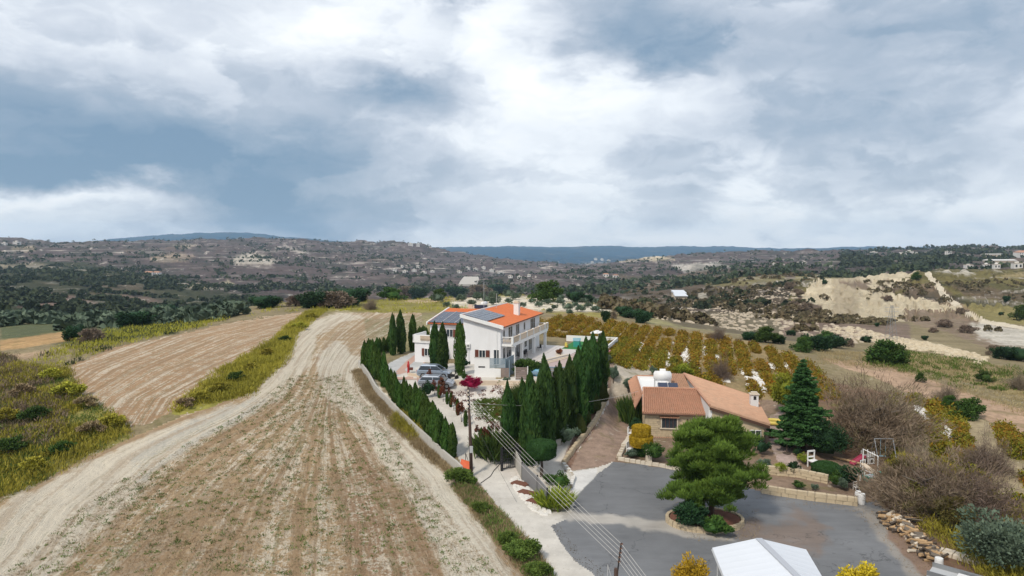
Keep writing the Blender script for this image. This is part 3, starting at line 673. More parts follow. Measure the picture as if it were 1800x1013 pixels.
# ------------------------------------------------------------------ plain materials
def flat(name, col, rough=.7, var=.12, scale=3.0, metal=0.0, spec=.3, bmp=0.0, dirt=0.0):
    m, t, b = new_mat(name, rough, spec)
    co = t.n('ShaderNodeTexCoord').outputs['Object']
    k = t.m('MULTIPLY_ADD', t.noise(co, scale, 6, .6), 2*var, 1-var)
    c = t.mix(1, col, t.n('ShaderNodeCombineColor', {0: k, 1: k, 2: k}).outputs[0], 'MULTIPLY')
    if dirt:
        dm = t.sstep(t.noise(t.vm('MULTIPLY', co, (1, 1, .25)), scale*.6, 7, .7), .52, .72)
        c = t.mix(t.m('MULTIPLY', dm, dirt), c, (.30, .26, .20))
    t.set(b.inputs['Base Color'], c); b.inputs['Metallic'].default_value = metal
    if bmp: bump(t, b, t.noise(co, scale*4, 6, .7), bmp, .05)
    return m
def leafmat(name, dark, light, alt=None, rough=.75):
    m, t, b = new_mat(name, rough, .15)
    ti = attr(t, 'tint', 2)
    oi = t.n('ShaderNodeObjectInfo').outputs['Random']
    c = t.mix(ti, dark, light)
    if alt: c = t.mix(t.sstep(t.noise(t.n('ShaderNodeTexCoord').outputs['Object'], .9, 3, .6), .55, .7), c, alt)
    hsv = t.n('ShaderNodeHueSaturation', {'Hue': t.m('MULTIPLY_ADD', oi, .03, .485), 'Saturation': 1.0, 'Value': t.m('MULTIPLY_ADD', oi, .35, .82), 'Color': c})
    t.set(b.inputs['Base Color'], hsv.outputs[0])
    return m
M = {}
M['white'] = flat('white_render', (.74, .745, .76), .8, .05, .8, dirt=.10)
M['white2'] = flat('white_paint', (.76, .76, .75), .6, .04, 2)
M['cream'] = flat('cream_stone', (.60, .50, .39), .8, .12, 4)
M['terra'] = flat('orange_roof_tile', (.60, .165, .055), .8, .22, 2.2, bmp=.2)
M['terra2'] = flat('weathered_clay_tile', (.45, .245, .16), .85, .3, 2.0, bmp=.3, dirt=.35)
M['terra3'] = flat('faded_clay_tile', (.49, .30, .20), .85, .3, 1.4, bmp=.3, dirt=.45)
M['fascia'] = flat('brown_fascia', (.09, .05, .035), .7)
M['glass'] = flat('dark_window_glass', (.03, .04, .05), .12, .3, 2, spec=.6)
M['shutter'] = flat('brown_shutter', (.14, .045, .03), .6)
M['panel'] = flat('solar_cells', (.02, .03, .065), .2, .2, 2, spec=.7)
M['panel2'] = flat('solar_cells_pale', (.07, .09, .13), .25, .15, 2, spec=.8)
M['metal'] = flat('grey_metal', (.35, .36, .37), .4, .1, 3, metal=.7)
M['steel'] = flat('galvanised_metal', (.45, .46, .47), .5, .1, 3)
M['black'] = flat('black_metal', (.025, .025, .028), .5)
M['wood'] = flat('pole_wood', (.085, .055, .045), .85, .25, 3, bmp=.3)
M['bark'] = flat('bark', (.09, .07, .055), .9, .3, 4, bmp=.5)
M['greybark'] = flat('grey_bark', (.17, .145, .12), .9, .3, 4, bmp=.5)
M['stone'] = flat('yellow_stone', (.50, .41, .28), .9, .22, 2.2, bmp=.5, dirt=.2)
M['mortar'] = flat('mortar', (.36, .30, .22), .95, .15, 4)
M['paleston'] = flat('pale_stone', (.60, .53, .43), .9, .18, 3, bmp=.4)
M['chalkst'] = flat('white_stone', (.68, .66, .62), .9, .15, 4, bmp=.4)
M['conc'] = flat('concrete', (.44, .42, .38), .9, .18, 1.5, dirt=.3)
M['paving'] = flat('pink_paving', (.47, .31, .25), .85, .12, 3)
M['tilefl'] = flat('pale_floor_tile', (.55, .51, .48), .5, .06, 3)
M['deck'] = flat('mauve_paving', (.43, .34, .32), .8, .08, 3)
M['turf'] = flat('artificial_turf', (.03, .17, .04), .9, .2, 6)
M['soilr'] = flat('red_soil', (.17, .075, .05), .95, .25, 6, bmp=.5)
M['soilb'] = flat('brown_soil', (.19, .12, .085), .95, .25, 3, bmp=.5)
M['water'] = flat('pool_water', (.22, .52, .66), .08, .08, 1.2, spec=.6)
M['poolt'] = flat('pool_tile', (.02, .19, .29), .4)
M['carp'] = flat('silver_car_paint', (.42, .46, .53), .25, .03, 2, metal=.5, spec=.6)
M['carb'] = flat('pale_blue_car_paint', (.40, .47, .57), .25, .03, 2, metal=.5, spec=.6)
M['tyre'] = flat('rubber', (.02, .02, .02), .85)
M['rim'] = flat('wheel_rim', (.45, .46, .48), .35, .05, 3, metal=.8)
M['lamp'] = flat('headlight_lens', (.65, .67, .7), .15)
M['red'] = flat('red_plastic', (.42, .03, .03), .5)
M['pink'] = flat('pink_plastic', (.55, .05, .12), .5)
M['orange'] = flat('orange_red_sheet', (.62, .12, .045), .6)
M['teal'] = flat('green_plastic', (.04, .28, .24), .5)
M['lblue'] = flat('light_blue_plastic', (.30, .50, .62), .5)
M['yel'] = flat('yellow_plastic', (.62, .5, .12), .5)
M['sheetw'] = flat('white_sheet_roof', (.66, .69, .735), .45, .04, .6, spec=.4)
M['sheetg'] = flat('grey_sheet', (.20, .20, .205), .5, .08, 1)
M['sheetb'] = flat('blue_grey_sheet', (.20, .27, .32), .5, .08, 1)
M['tank'] = flat('white_tank', (.74, .74, .74), .4, .05, 2, dirt=.15)
M['log'] = flat('cut_wood', (.40, .27, .15), .9, .3, 4)
M['wire'] = flat('pale_wire', (.55, .53, .50), .6)
M['ins'] = flat('insulator', (.12, .06, .04), .4)
M['wallw'] = flat('far_white_wall', (.66, .64, .61), .9, .1, .2)
M['wallc'] = flat('far_cream_wall', (.52, .44, .34), .9, .12, .2)
L = {}
L['cyp'] = leafmat('cypress_leaf', (.014, .042, .011), (.058, .115, .026), (.07, .11, .025))
L['cyp2'] = leafmat('bright_cypress_leaf', (.020, .055, .010), (.075, .14, .026), (.09, .14, .03))
L['thuja'] = leafmat('topiary_leaf', (.035, .055, .012), (.085, .10, .026))
L['box'] = leafmat('clipped_leaf', (.018, .055, .014), (.045, .105, .028))
L['pine'] = leafmat('pine_needle', (.04, .085, .014), (.16, .25, .04), (.10, .18, .03))
L['spruce'] = leafmat('spruce_needle', (.014, .055, .018), (.065, .16, .045))
L['dark'] = leafmat('dark_leaf', (.010, .032, .014), (.035, .080, .030))
L['bush'] = leafmat('green_leaf', (.022, .055, .012), (.075, .13, .025))
L['yel'] = leafmat('yellow_green_leaf', (.10, .14, .015), (.27, .29, .03))
L['gold'] = leafmat('golden_leaf', (.30, .22, .015), (.58, .42, .03))
L['olive'] = leafmat('olive_leaf', (.055, .085, .055), (.15, .20, .14))
L['red'] = leafmat('magenta_bract', (.20, .004, .03), (.42, .015, .08))
L['redl'] = leafmat('red_brown_leaf', (.07, .028, .014), (.20, .06, .03))
L['vine'] = leafmat('vine_leaf', (.13, .12, .014), (.34, .22, .022), (.32, .13, .014))
L['vine2'] = leafmat('green_vine_leaf', (.08, .11, .012), (.27, .24, .025), (.40, .24, .02))
L['tuft'] = leafmat('fennel_tuft', (.19, .185, .028), (.44, .40, .055))
L['dry'] = leafmat('dry_grass', (.22, .165, .085), (.40, .32, .18))
L['twig'] = leafmat('bare_twig', (.13, .095, .065), (.27, .205, .145), (.20, .18, .075))
L['twigp'] = leafmat('purple_twig', (.13, .10, .075), (.26, .20, .15))
L['far'] = leafmat('far_leaf', (.022, .038, .020), (.075, .095, .048))
L['weed'] = leafmat('green_weed', (.05, .09, .015), (.14, .20, .04))
L['scrub'] = leafmat('scrub_leaf', (.06, .05, .03), (.17, .13, .08), (.11, .11, .04))
L['white'] = leafmat('white_flower', (.6, .6, .55), (.75, .75, .7))

# ------------------------------------------------------------------ foliage from many small leaves
RNG = np.random.default_rng(7)
def unit(v): return v/np.maximum(np.linalg.norm(v, axis=1, keepdims=True), 1e-6)
def leaves(name, P, D, ln, wd, mat, tint=None, extra=None):
    """one rhombic leaf per point P, pointing along D"""
    n = len(P); D = unit(D)
    S = unit(np.cross(D, RNG.normal(size=(n, 3))))
    ln = np.broadcast_to(np.asarray(ln, float), (n,))[:, None]; wd = np.broadcast_to(np.asarray(wd, float), (n,))[:, None]
    N = np.cross(D, S)
    V = np.stack([P-D*ln*.5, P+S*wd*.5-D*ln*.05+N*wd*.15, P+D*ln*.5, P-S*wd*.5-D*ln*.05+N*wd*.15], 1).reshape(-1, 3)
    if tint is None: tint = RNG.random(n)
    nl = n*4; verts = V; faces4 = n; nf = n
    fi = np.arange(nl, dtype=np.int32); starts = np.arange(0, nl, 4, dtype=np.int32)
    T = np.clip(tint, 0, 1)
    if extra is not None:      # an inner solid body (verts, tri/quad faces as arrays of quads)
        ev, ef = extra
        fi = np.concatenate([fi, (ef+len(verts)).ravel().astype(np.int32)])
        starts = np.concatenate([starts, nl+np.arange(0, len(ef)*4, 4, dtype=np.int32)])
        verts = np.concatenate([verts, ev]); nf = n+len(ef)
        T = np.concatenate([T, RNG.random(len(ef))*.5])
    me = bpy.data.meshes.new(name)
    me.vertices.add(len(verts)); me.vertices.foreach_set('co', verts.astype(np.float32).ravel())
    me.loops.add(len(fi)); me.loops.foreach_set('vertex_index', fi)
    me.polygons.add(nf); me.polygons.foreach_set('loop_start', starts)
    me.update(calc_edges=True)
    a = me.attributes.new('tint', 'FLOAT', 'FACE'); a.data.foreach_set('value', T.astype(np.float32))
    me.materials.append(mat)
    return me
def body(prof, nz=10, n=10, jit=.1, spine=None):
    """solid of revolution from a radius function, as quads"""
    zs, rs = prof
    V = []; Q = []
    for i, (z, r) in enumerate(zip(zs, rs)):
        for k in range(n):
            a = 2*PI*k/n; rr = r*(1+RNG.normal()*jit)
            V.append((rr*math.cos(a), rr*math.sin(a), z))
    for i in range(len(zs)-1):
        for k in range(n): Q.append((i*n+k, i*n+(k+1) % n, (i+1)*n+(k+1) % n, (i+1)*n+k))
    return np.array(V), np.array(Q)
def cprof(t): return (.50+.50*smooth(t, 0, .42))*np.clip(1-np.clip(t, 0, 1)**3.4, 0.003, 1)**.8
def cypress_mesh(h, r, n, mat, spires=3, leaf=.36):
    parts = []; tints = []
    sp = [(0, 0, h, r*.72)]+[(r*.42*math.cos(a), r*.42*math.sin(a), h*RNG.uniform(.80, .98), r*RNG.uniform(.5, .66)) for a in np.linspace(0, 2*PI, spires, endpoint=False)+RNG.random()*3]
    for (sx, sy, sh, sr) in sp:
        m = n//len(sp); t = RNG.random(m)**.85
        R = sr*cprof(t)
        R = R*(1+.18*np.sin(t*14+RNG.random()*6)+.0)
        a = RNG.random(m)*2*PI
        lump = vnoise(a*2.2+sx*7, t*10+sy*5, 3)
        k = R*(.72+.52*lump)*RNG.uniform(.82, 1.05, m)
        lean = t*t
        P = np.stack([sx*(1-.1*lean)+k*np.cos(a), sy*(1-.1*lean)+k*np.sin(a), t*sh+.12], 1)
        parts.append(P); tints.append(lump*.75+RNG.random(m)*.35)
    P = np.concatenate(parts); T = np.concatenate(tints)
    D = np.stack([P[:, 0]*.28/r, P[:, 1]*.28/r, np.ones(len(P))], 1)+RNG.normal(size=P.shape)*.16
    zs = np.linspace(.1, h*.93, 9); q = zs/h
    ex = body((zs, r*.78*cprof(q)), jit=.08)
    return leaves('crown', P, D, RNG.uniform(.6, 1.3, len(P))*leaf, RNG.uniform(.7, 1.3, len(P))*leaf*.34, mat, T, ex)
def clipped_mesh(prof, n, mat, leaf=.13):
    """close-clipped topiary: leaves on the surface of a solid of revolution"""
    zs, rs = np.array(prof[0], float), np.array(prof[1], float)
    s = np.concatenate([[0], np.cumsum(np.hypot(np.diff(zs), np.diff(rs)))])
    t = RNG.random(n)*s[-1]; z = np.interp(t, s, zs); r = np.interp(t, s, rs)
    keep = RNG.random(n) < (r/rs.max()+.08); z, r = z[keep], r[keep]; a = RNG.random(len(z))*2*PI
    k = 1+.10*(vnoise(a*3, z*3, 9)-.5)
    P = np.stack([r*k*np.cos(a), r*k*np.sin(a), z], 1)+RNG.normal(size=(len(z), 3))*leaf*.15
    D = np.stack([np.cos(a), np.sin(a), np.full(len(z), .5)], 1)+RNG.normal(size=P.shape)*.8
    T = vnoise(a*4, z*5, 5)*.6+RNG.random(len(z))*.4
    return leaves('crown', P, D, leaf, leaf*.6, mat, T, body((zs, rs*.95), n=16, jit=.02))
def round_mesh(rx, ry, rz, n, mat, leaf=.2, clumps=40, cz=None, sig=.26, up=.4, core=.62, flatbase=.25, wd=.5, name='crown'):
    """a crown of leaf clumps spread through an uneven ellipsoid"""
    cz = rz if cz is None else cz
    d = unit(RNG.normal(size=(clumps, 3))); d[:, 2] = np.where(d[:, 2] < -flatbase, -d[:, 2]*.6, d[:, 2])
    cr = RNG.uniform(.55, 1.0, clumps)[:, None]; cc = d*cr
    csz = RNG.uniform(.65, 1.35, clumps)*sig
    w_ = csz**2; k = RNG.choice(clumps, n, p=w_/w_.sum())
    off = unit(RNG.normal(size=(n, 3)))*(RNG.random(n)[:, None]**.45)*csz[k][:, None]*1.25
    Pn = cc[k]+off
    P = Pn*np.array((rx, ry, rz))+np.array((0, 0, cz))
    D = off*1.2+Pn*.5+RNG.normal(size=(n, 3))*.5*csz[k][:, None]*2+np.array((0, 0, up*sig))
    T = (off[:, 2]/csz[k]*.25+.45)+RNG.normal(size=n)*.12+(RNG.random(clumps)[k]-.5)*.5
    ex = None
    if core:
        th = np.linspace(.12, PI-.12, 7)
        ex = body((cz-np.cos(th)*rz*core, np.sin(th)*min(rx, ry)*core), n=9, jit=.14)
    return leaves(name, P, D, RNG.uniform(.6, 1.3, n)*leaf, RNG.uniform(.7, 1.3, n)*leaf*wd, mat, T, ex)
def twig_mesh(rx, rz, n, mat, ln=.7, wd=.035, shoots=14, name='crown'):
    """bare shrub: thin twigs fanning out of leaning limbs"""
    a = RNG.random(n)*2*PI; t = RNG.random(n)**.6
    el = np.arccos(1-RNG.random(n)*1.02)
    sh = .78+.34*vnoise(a*1.6, el*3, 12)
    R = t*sh*(.72+.5*np.clip(np.sin(a*3+el*2.3)*np.cos(a*2-el*4), -.6, 1))
    P = np.stack([rx*R*np.sin(el)*np.cos(a), rx*R*np.sin(el)*np.sin(a), rz*R*np.cos(el)*.95+rz*.06], 1)
    D = P/np.array((rx, rx, rz))+RNG.normal(size=(n, 3))*.5+np.array((0, 0, .45))
    return leaves(name, P, D, RNG.uniform(.5, 1.4, n)*ln, RNG.uniform(.6, 1.4, n)*wd, mat, vnoise(a*3, el*5, 4)*.7+RNG.random(n)*.4)
def tuft_mesh(r, h, n, mat, wd=.05, name='foliage'):
    a = RNG.random(n)*2*PI; q = RNG.random(n)**.5*r
    P = np.stack([q*np.cos(a), q*np.sin(a), RNG.uniform(.25, .5, n)*h], 1)
    D = np.stack([np.cos(a)*q/r*.7, np.sin(a)*q/r*.7, np.ones(n)], 1)+RNG.normal(size=(n, 3))*.25
    return leaves(name, P, D, RNG.uniform(.5, 1.1, n)*h, wd, mat)
def trunk_mesh(h, r, mat, lean=.1, limbs=0, spread=1.0, n=7):
    m = MB(); q = Vector((0, 0, -.25)); pts = [q]
    for i in range(4):
        pts.append(Vector((RNG.normal()*lean*(i+1)/3, RNG.normal()*lean*(i+1)/3, h*(i+1)/4)))
    m.tube(pts, [r*1.15, r, r*.85, r*.7, r*.45], n)
    for i in range(limbs):
        b = pts[2]+(pts[4]-pts[2])*RNG.random(); a = RNG.random()*2*PI; s_ = spread*RNG.uniform(.5, 1)
        e = b+Vector((math.cos(a)*s_, math.sin(a)*s_, s_*RNG.uniform(.4, 1.0)))
        m.tube([b, (b+e)/2+Vector((0, 0, .02*s_)), e], [r*.45, r*.3, r*.12], 5)
    return m.mesh('trunk', mat, True)
def scatter(poly, n, seed=0):
    """n points spread evenly over a polygon on the ground (world x, y)"""
    rg = np.random.default_rng(seed)
    xs = [p[0] for p in poly]; ys = [p[1] for p in poly]; out = np.zeros((0, 2))
    while len(out) < n:
        q = np.stack([rg.uniform(min(xs), max(xs), n*2), rg.uniform(min(ys), max(ys), n*2)], 1)
        out = np.concatenate([out, q[in_poly(q[:, 0], q[:, 1], poly)]])
    return out[:n]
def stuff_leaves(name, pts, per, rad, hgt, ln, wd, mat, label, up=1.0, thin=0):
    """ground cover: clumps of leaves at each point, one mesh"""
    if thin: pts = pts[fbm(pts[:, 0]/4, pts[:, 1]/4, 29, 4) > thin]
    n = len(pts); X = np.repeat(pts[:, 0], per); Y = np.repeat(pts[:, 1], per)
    sz = np.repeat(RNG.uniform(.6, 1.4, n)*(.45+1.1*fbm(pts[:, 0]/3.2, pts[:, 1]/3.2, 88, 3)), per)
    a = RNG.random(n*per)*2*PI; q = RNG.random(n*per)**.5*rad*sz
    x = X+q*np.cos(a); y = Y+q*np.sin(a)
    z = terrain(x, y)+RNG.random(n*per)*hgt*sz*np.clip(1.15-q/(rad*sz)*.8, 0, 1)
    D = np.stack([np.cos(a)*.5, np.sin(a)*.5, np.full(n*per, up)], 1)+RNG.normal(size=(n*per, 3))*.4
    T = np.repeat(np.clip(fbm(pts[:, 0]/3, pts[:, 1]/3, 19, 3)*1.6-.3, 0, 1)*.6+RNG.random(n)*.25, per)+RNG.random(n*per)*.25
    me = leaves(name, np.stack([x, y, z], 1), D, RNG.uniform(.6, 1.3, n*per)*ln, RNG.uniform(.7, 1.3, n*per)*wd, mat, T)
    o = link(name, me); o['kind'] = 'stuff'; o['label'] = label; return o
class Plant:
    """a plant kind: shared meshes for its parts"""
    def __init__(s, name, cat, crown, trunk=None, cn='crown'): s.name, s.cat, s.crown, s.trunk, s.cn = name, cat, crown, trunk, cn
    def put(s, loc, label, group=None, sc=1.0, rz=None, zs=1.0, var=None):
        cr = s.crown[var if var is not None else random.randrange(len(s.crown))] if isinstance(s.crown, list) else s.crown
        rz = random.random()*6.28 if rz is None else rz
        o = thing(s.name, loc, label, s.cat, group, rz)
        o.scale = (sc, sc, sc*zs)
        link(s.cn, cr, o)
        if s.trunk: link('trunk', s.trunk, o)
        return o
random.seed(5)
# ================================================================== THE VILLA
villa = thing('villa', V0, 'large white two-storey house with orange tiled roof, solar panels and long balcony', 'house', None, VA)
def vp(mb, name, mat, parent=villa, label=None, kind=None, smooth=False): return mb.build(name, M[mat] if isinstance(mat, str) else mat, parent, label=label, kind=kind, smooth=smooth)
EAVE, RIDGE = 5.6, 6.95
def roofz(ly): return EAVE+(RIDGE-EAVE)*(ly/5.6)
# walls: main block with sloping top
m = MB()
m.hexa([(0,0,-.5),(20,0,-.5),(20,5.6,-.5),(0,5.6,-.5),(0,0,EAVE-.12),(20,0,EAVE-.12),(20,5.6,RIDGE-.12),(0,5.6,RIDGE-.12)])
vp(m, 'wall', 'white')
m = MB(); m.box(3.2,14,5.6,12.3,-.5,5.2); vp(m, 'wall', 'white', label='white wall of the lower left wing')
m = MB(); m.box(-.8,3.2,9.9,12.9,-.5,2.85); vp(m, 'wall', 'white', label='white wall of the projecting ground floor room')
# main roof slab and its tile rows
m = MB(); m.hexa([(-.45,-.55,EAVE-.26),(20.4,-.55,EAVE-.26),(20.4,5.75,RIDGE-.12),(-.45,5.75,RIDGE-.12),(-.45,-.55,EAVE-.1),(20.4,-.55,EAVE-.1),(20.4,5.75,RIDGE+.05),(-.45,5.75,RIDGE+.05)])
roof = vp(m, 'roof', 'terra')
m = MB()
ny = 30; nx = 46
for i in range(nx):
    x0 = -.3+i*20.5/nx; dx = 20.5/nx
    for j in range(ny//2):
        y0 = -.5+j*6.2/(ny//2); dy = 6.2/(ny//2)
        za = roofz(y0)-.05; zb2 = roofz(y0+dy)-.05; xm = x0+dx/2
        m.add([(x0,y0,za+.02),(xm,y0,za+.11),(x0+dx,y0,za+.02),(x0,y0+dy,zb2),(xm,y0+dy,zb2+.06),(x0+dx,y0+dy,zb2)], [(0,1,4,3),(1,2,5,4),(0,2,1)])
vp(m, 'tiles', 'terra', roof, kind='stuff')
m = MB()   # white verge on the near gable and along the ridge
m.hexa([(-.62,-.6,EAVE-.42),(-.42,-.6,EAVE-.42),(-.42,5.9,RIDGE-.25),(-.62,5.9,RIDGE-.25),(-.62,-.6,EAVE+.08),(-.42,-.6,EAVE+.08),(-.42,5.9,RIDGE+.2),(-.62,5.9,RIDGE+.2)])
m.hexa([(-.42,5.75,RIDGE-.25),(20.4,5.75,RIDGE-.25),(20.4,5.95,RIDGE-.25),(-.42,5.95,RIDGE-.25),(-.42,5.75,RIDGE+.18),(20.4,5.75,RIDGE+.18),(20.4,5.95,RIDGE+.18),(-.42,5.95,RIDGE+.18)])
vp(m, 'verge_board', 'white2', roof)
m = MB(); m.tube([(-.4,-.62,EAVE-.12),(20.4,-.62,EAVE-.12)], .07, 6); vp(m, 'gutter', 'fascia', roof)
# chimney
ch = MB().box(11.8,12.65,1.1,1.9,EAVE-.2,EAVE+2.25); chim = vp(ch, 'chimney', 'white2', roof)
m = MB().box(11.7,12.75,1.0,2.0,EAVE+2.25,EAVE+2.35).box(11.85,12.6,1.15,1.85,EAVE+2.35,EAVE+2.55)
vp(m, 'chimney_cap', 'cream')
# solar panels on the main roof (pale) : grid of modules
for i in range(5):
    for j in range(2):
        x0 = -.15+i*1.62; y0 = 2.0+j*1.78; za = roofz(y0)+.14; zb2 = roofz(y0+1.7)+.14
        m = MB().hexa([(x0,y0,za),(x0+1.55,y0,za),(x0+1.55,y0+1.7,zb2),(x0,y0+1.7,zb2),(x0,y0,za+.05),(x0+1.55,y0,za+.05),(x0+1.55,y0+1.7,zb2+.05),(x0,y0+1.7,zb2+.05)])
        p = vp(m, 'solar_panel', 'panel2')
        fr = MB().box(x0-.02,x0+.03,y0,y0+.03,za,za+.07)
        for k in range(1, 3):
            yy = y0+1.7*k/3; zz = roofz(yy)+.195
            fr.hexa([(x0,yy-.02,zz),(x0+1.55,yy-.02,zz),(x0+1.55,yy+.02,zz),(x0,yy+.02,zz),(x0,yy-.02,zz+.02),(x0+1.55,yy-.02,zz+.02),(x0+1.55,yy+.02,zz+.02),(x0,yy+.02,zz+.02)])
        vp(fr, 'cell_frame', 'steel', p)
# left wing roof: slopes toward the camera
W0, W1 = 5.25, 6.75
def wz(lx): return W0+(W1-W0)*(lx-2.9)/8.1
m = MB().hexa([(2.8,5.75,W0-.15),(11.1,5.75,W1-.15),(11.1,12.6,W1-.15),(2.8,12.6,W0-.15),(2.8,5.75,W0),(11.1,5.75,W1),(11.1,12.6,W1),(2.8,12.6,W0)])
wr = vp(m, 'roof', 'terra', label='lower orange tiled roof of the left wing')
m = MB()
for i in range(16):
    y0 = 5.8+i*6.75/16; dy = 6.75/16
    for j in range(8):
        x0 = 2.85+j*8.2/8; dx = 8.2/8
        m.add([(x0,y0,wz(x0)+.05),(x0,y0+dy/2,wz(x0)+.13),(x0,y0+dy,wz(x0)+.05),(x0+dx,y0,wz(x0+dx)+.01),(x0+dx,y0+dy/2,wz(x0+dx)+.08),(x0+dx,y0+dy,wz(x0+dx)+.01)], [(0,3,4,1),(1,4,5,2),(0,1,2)])
vp(m, 'tiles', 'terra', wr, kind='stuff')
m = MB().hexa([(2.7,12.5,W0-.25),(11.1,12.5,W1-.25),(11.1,12.7,W1-.25),(2.7,12.7,W0-.25),(2.7,12.5,W0+.2),(11.1,12.5,W1+.2),(11.1,12.7,W1+.2),(2.7,12.7,W0+.2)])
vp(m, 'verge_board', 'white2', wr)
m = MB().tube([(2.72,5.8,W0-.1),(2.72,12.6,W0-.1)], .07, 6); vp(m, 'gutter', 'fascia', wr)
for i in range(3):
    for j in range(3):
        y0 = 6.1+i*2.12; x0 = 2.86+j*1.9; za, zb2 = wz(x0)+.15, wz(x0+1.84)+.15
        m = MB().hexa([(x0,y0,za),(x0+1.84,y0,zb2),(x0+1.84,y0+1.98,zb2),(x0,y0+1.98,za),(x0,y0,za+.05),(x0+1.84,y0,zb2+.05),(x0+1.84,y0+1.98,zb2+.05),(x0,y0+1.98,za+.05)])
        p = vp(m, 'solar_panel', 'panel')
        zf, zg = za+.055, zb2+.055
        fr = MB()
        for yy in (y0, y0+.99): fr.hexa([(x0,yy-.015,zf),(x0+1.84,yy-.015,zg),(x0+1.84,yy+.015,zg),(x0,yy+.015,zf),(x0,yy-.015,zf+.015),(x0+1.84,yy-.015,zg+.015),(x0+1.84,yy+.015,zg+.015),(x0,yy+.015,zf+.015)])
        vp(fr, 'cell_frame', 'steel', p)
    if i: 
        y0 = 6.0+i*2.12
        m = MB().hexa([(3.0,y0,wz(3)+.12),(8.8,y0,wz(8.8)+.12),(8.8,y0+.09,wz(8.8)+.12),(3.0,y0+.09,wz(3)+.12),(3.0,y0,wz(3)+.24),(8.8,y0,wz(8.8)+.24),(8.8,y0+.09,wz(8.8)+.24),(3.0,y0+.09,wz(3)+.24)])
        vp(m, 'panel_rail', 'paleston' if False else 'steel')
# roof-top stair head and parapet behind
m = MB().box(11.2,14.2,5.9,9.3,5,7.05).box(11.2,11.5,8.6,9.3,7.05,7.45); vp(m, 'stair_head', 'cream')
m = MB(); m.tube([(11.9,7.2,7.5),(13.6,7.2,7.5)], .34, 10); tk = vp(m, 'water_tank', 'tank', smooth=True)
m = MB().box(11.0,11.08,6.0,8.2,6.9,7.45).box(12.0,12.1,7.0,7.5,7.0,7.2); vp(m, 'solar_collector', 'panel')
for lx, ly, hh, rr in ((9.2, 5.9, 4.6, .03), (12.5, 5.0, 2.6, .035)):
    m = MB().tube([(lx,ly,6.6),(lx,ly,6.6+hh)], rr, 5)
    if hh > 3:
        for q in range(4): m.tube([(lx-.5,ly,6.6+hh-.2-q*.25),(lx+.5,ly,6.6+hh-.2-q*.25)], .015, 4)
    vp(m, 'aerial_mast', 'steel')
# openings -------------------------------------------------------
def window_f(x0, x1, z0, z1, arched=False, face='front', y=0.0, mull=1, parent=villa, gm='glass'):
    """face front: wall plane ly=y facing -ly ; face gable: wall plane lx=y facing -lx (x0,x1 are ly)"""
    def P(u, d, z): return (u, y-d, z) if face == 'front' else (y-d, u, z)
    def bx(u0, u1, d0, d1, a, b_):
        m_.hexa([P(u0,d0,a),P(u1,d0,a),P(u1,d1,a),P(u0,d1,a),P(u0,d0,b_),P(u1,d0,b_),P(u1,d1,b_),P(u0,d1,b_)])
    m_ = MB(); fw = .07
    bx(x0-fw,x0,-.02,.06,z0,z1); bx(x1,x1+fw,-.02,.06,z0,z1)
    bx(x0-fw,x1+fw,-.02,.09,z0-fw,z0); 
    if not arched: bx(x0-fw,x1+fw,-.02,.06,z1,z1+fw)
    for k in range(1, mull+1):
        u = x0+(x1-x0)*k/(mull+1); bx(u-.03,u+.03,-.02,.05,z0,z1)
    if arched:
        r = (x1-x0)/2; cx = (x0+x1)/2
        for k in range(6):
            a0 = PI*k/6; a1 = PI*(k+1)/6
            m_.hexa([P(cx+r*math.cos(a0),-.02,z1+r*math.sin(a0)),P(cx+r*math.cos(a1),-.02,z1+r*math.sin(a1)),P(cx+r*math.cos(a1),.06,z1+r*math.sin(a1)),P(cx+r*math.cos(a0),.06,z1+r*math.sin(a0)),
                     P(cx+(r+fw)*math.cos(a0),-.02,z1+(r+fw)*math.sin(a0)),P(cx+(r+fw)*math.cos(a1),-.02,z1+(r+fw)*math.sin(a1)),P(cx+(r+fw)*math.cos(a1),.06,z1+(r+fw)*math.sin(a1)),P(cx+(r+fw)*math.cos(a0),.06,z1+(r+fw)*math.sin(a0))])
    wn = m_.build('window', M['white2'], parent)
    m_ = MB()
    if arched:
        r = (x1-x0)/2; cx = (x0+x1)/2
        pts = [(x0,z0),(x1,z0)]+[(cx+r*math.cos(PI*k/6), z1+r*math.sin(PI*k/6)) for k in range(7)]
        m_.add([P(u,.012,z) for u, z in pts], [tuple(range(len(pts)))])
        m_.build('pane', M[gm], wn)
    else:
        for k in range(mull+1):
            m_ = MB(); u0 = x0+(x1-x0)*k/(mull+1)+.03; u1 = x0+(x1-x0)*(k+1)/(mull+1)-.03
            bx(u0,u1,-.01,.015,z0,z1); m_.build('pane', M[gm], wn)
    return wn
for x0, x1, z0, z1, ar, mu in ((1.0,1.75,3.75,4.5,True,0),(3.4,5.2,3.15,5.0,False,1),(7.0,8.6,3.15,5.0,False,1),(10.9,11.7,3.75,4.55,True,0),(14.6,17.2,3.15,5.05,False,2)):
    window_f(x0,x1,z0,z1,ar,'front',0.0,mu)
for x0, x1, z0, z1, mu in ((.9,2.0,.7,2.3,0),(2.5,4.6,.7,2.3,1),(6.4,9.0,.15,2.3,2),(11.4,12.6,1.0,2.2,0),(13.6,15.4,.15,2.3,1)):
    window_f(x0,x1,z0,z1,False,'front',0.0,mu)
window_f(2.3,3.2,1.0,2.05,False,'gable',0.0,1)
for u in (1.72, 3.36):
    m = MB().box(-.10,-.03,u-.1 if u < 2 else u-.08,u+.46,.95,2.1)
    for k in range(8): m.box(-.125,-.10,u-.02,u+.40,1.02+k*.13,1.09+k*.13)
    vp(m, 'shutter', 'shutter')
window_f(.25,1.0,.2,2.2,False,'gable',0.0,0)        # side door beside the corner
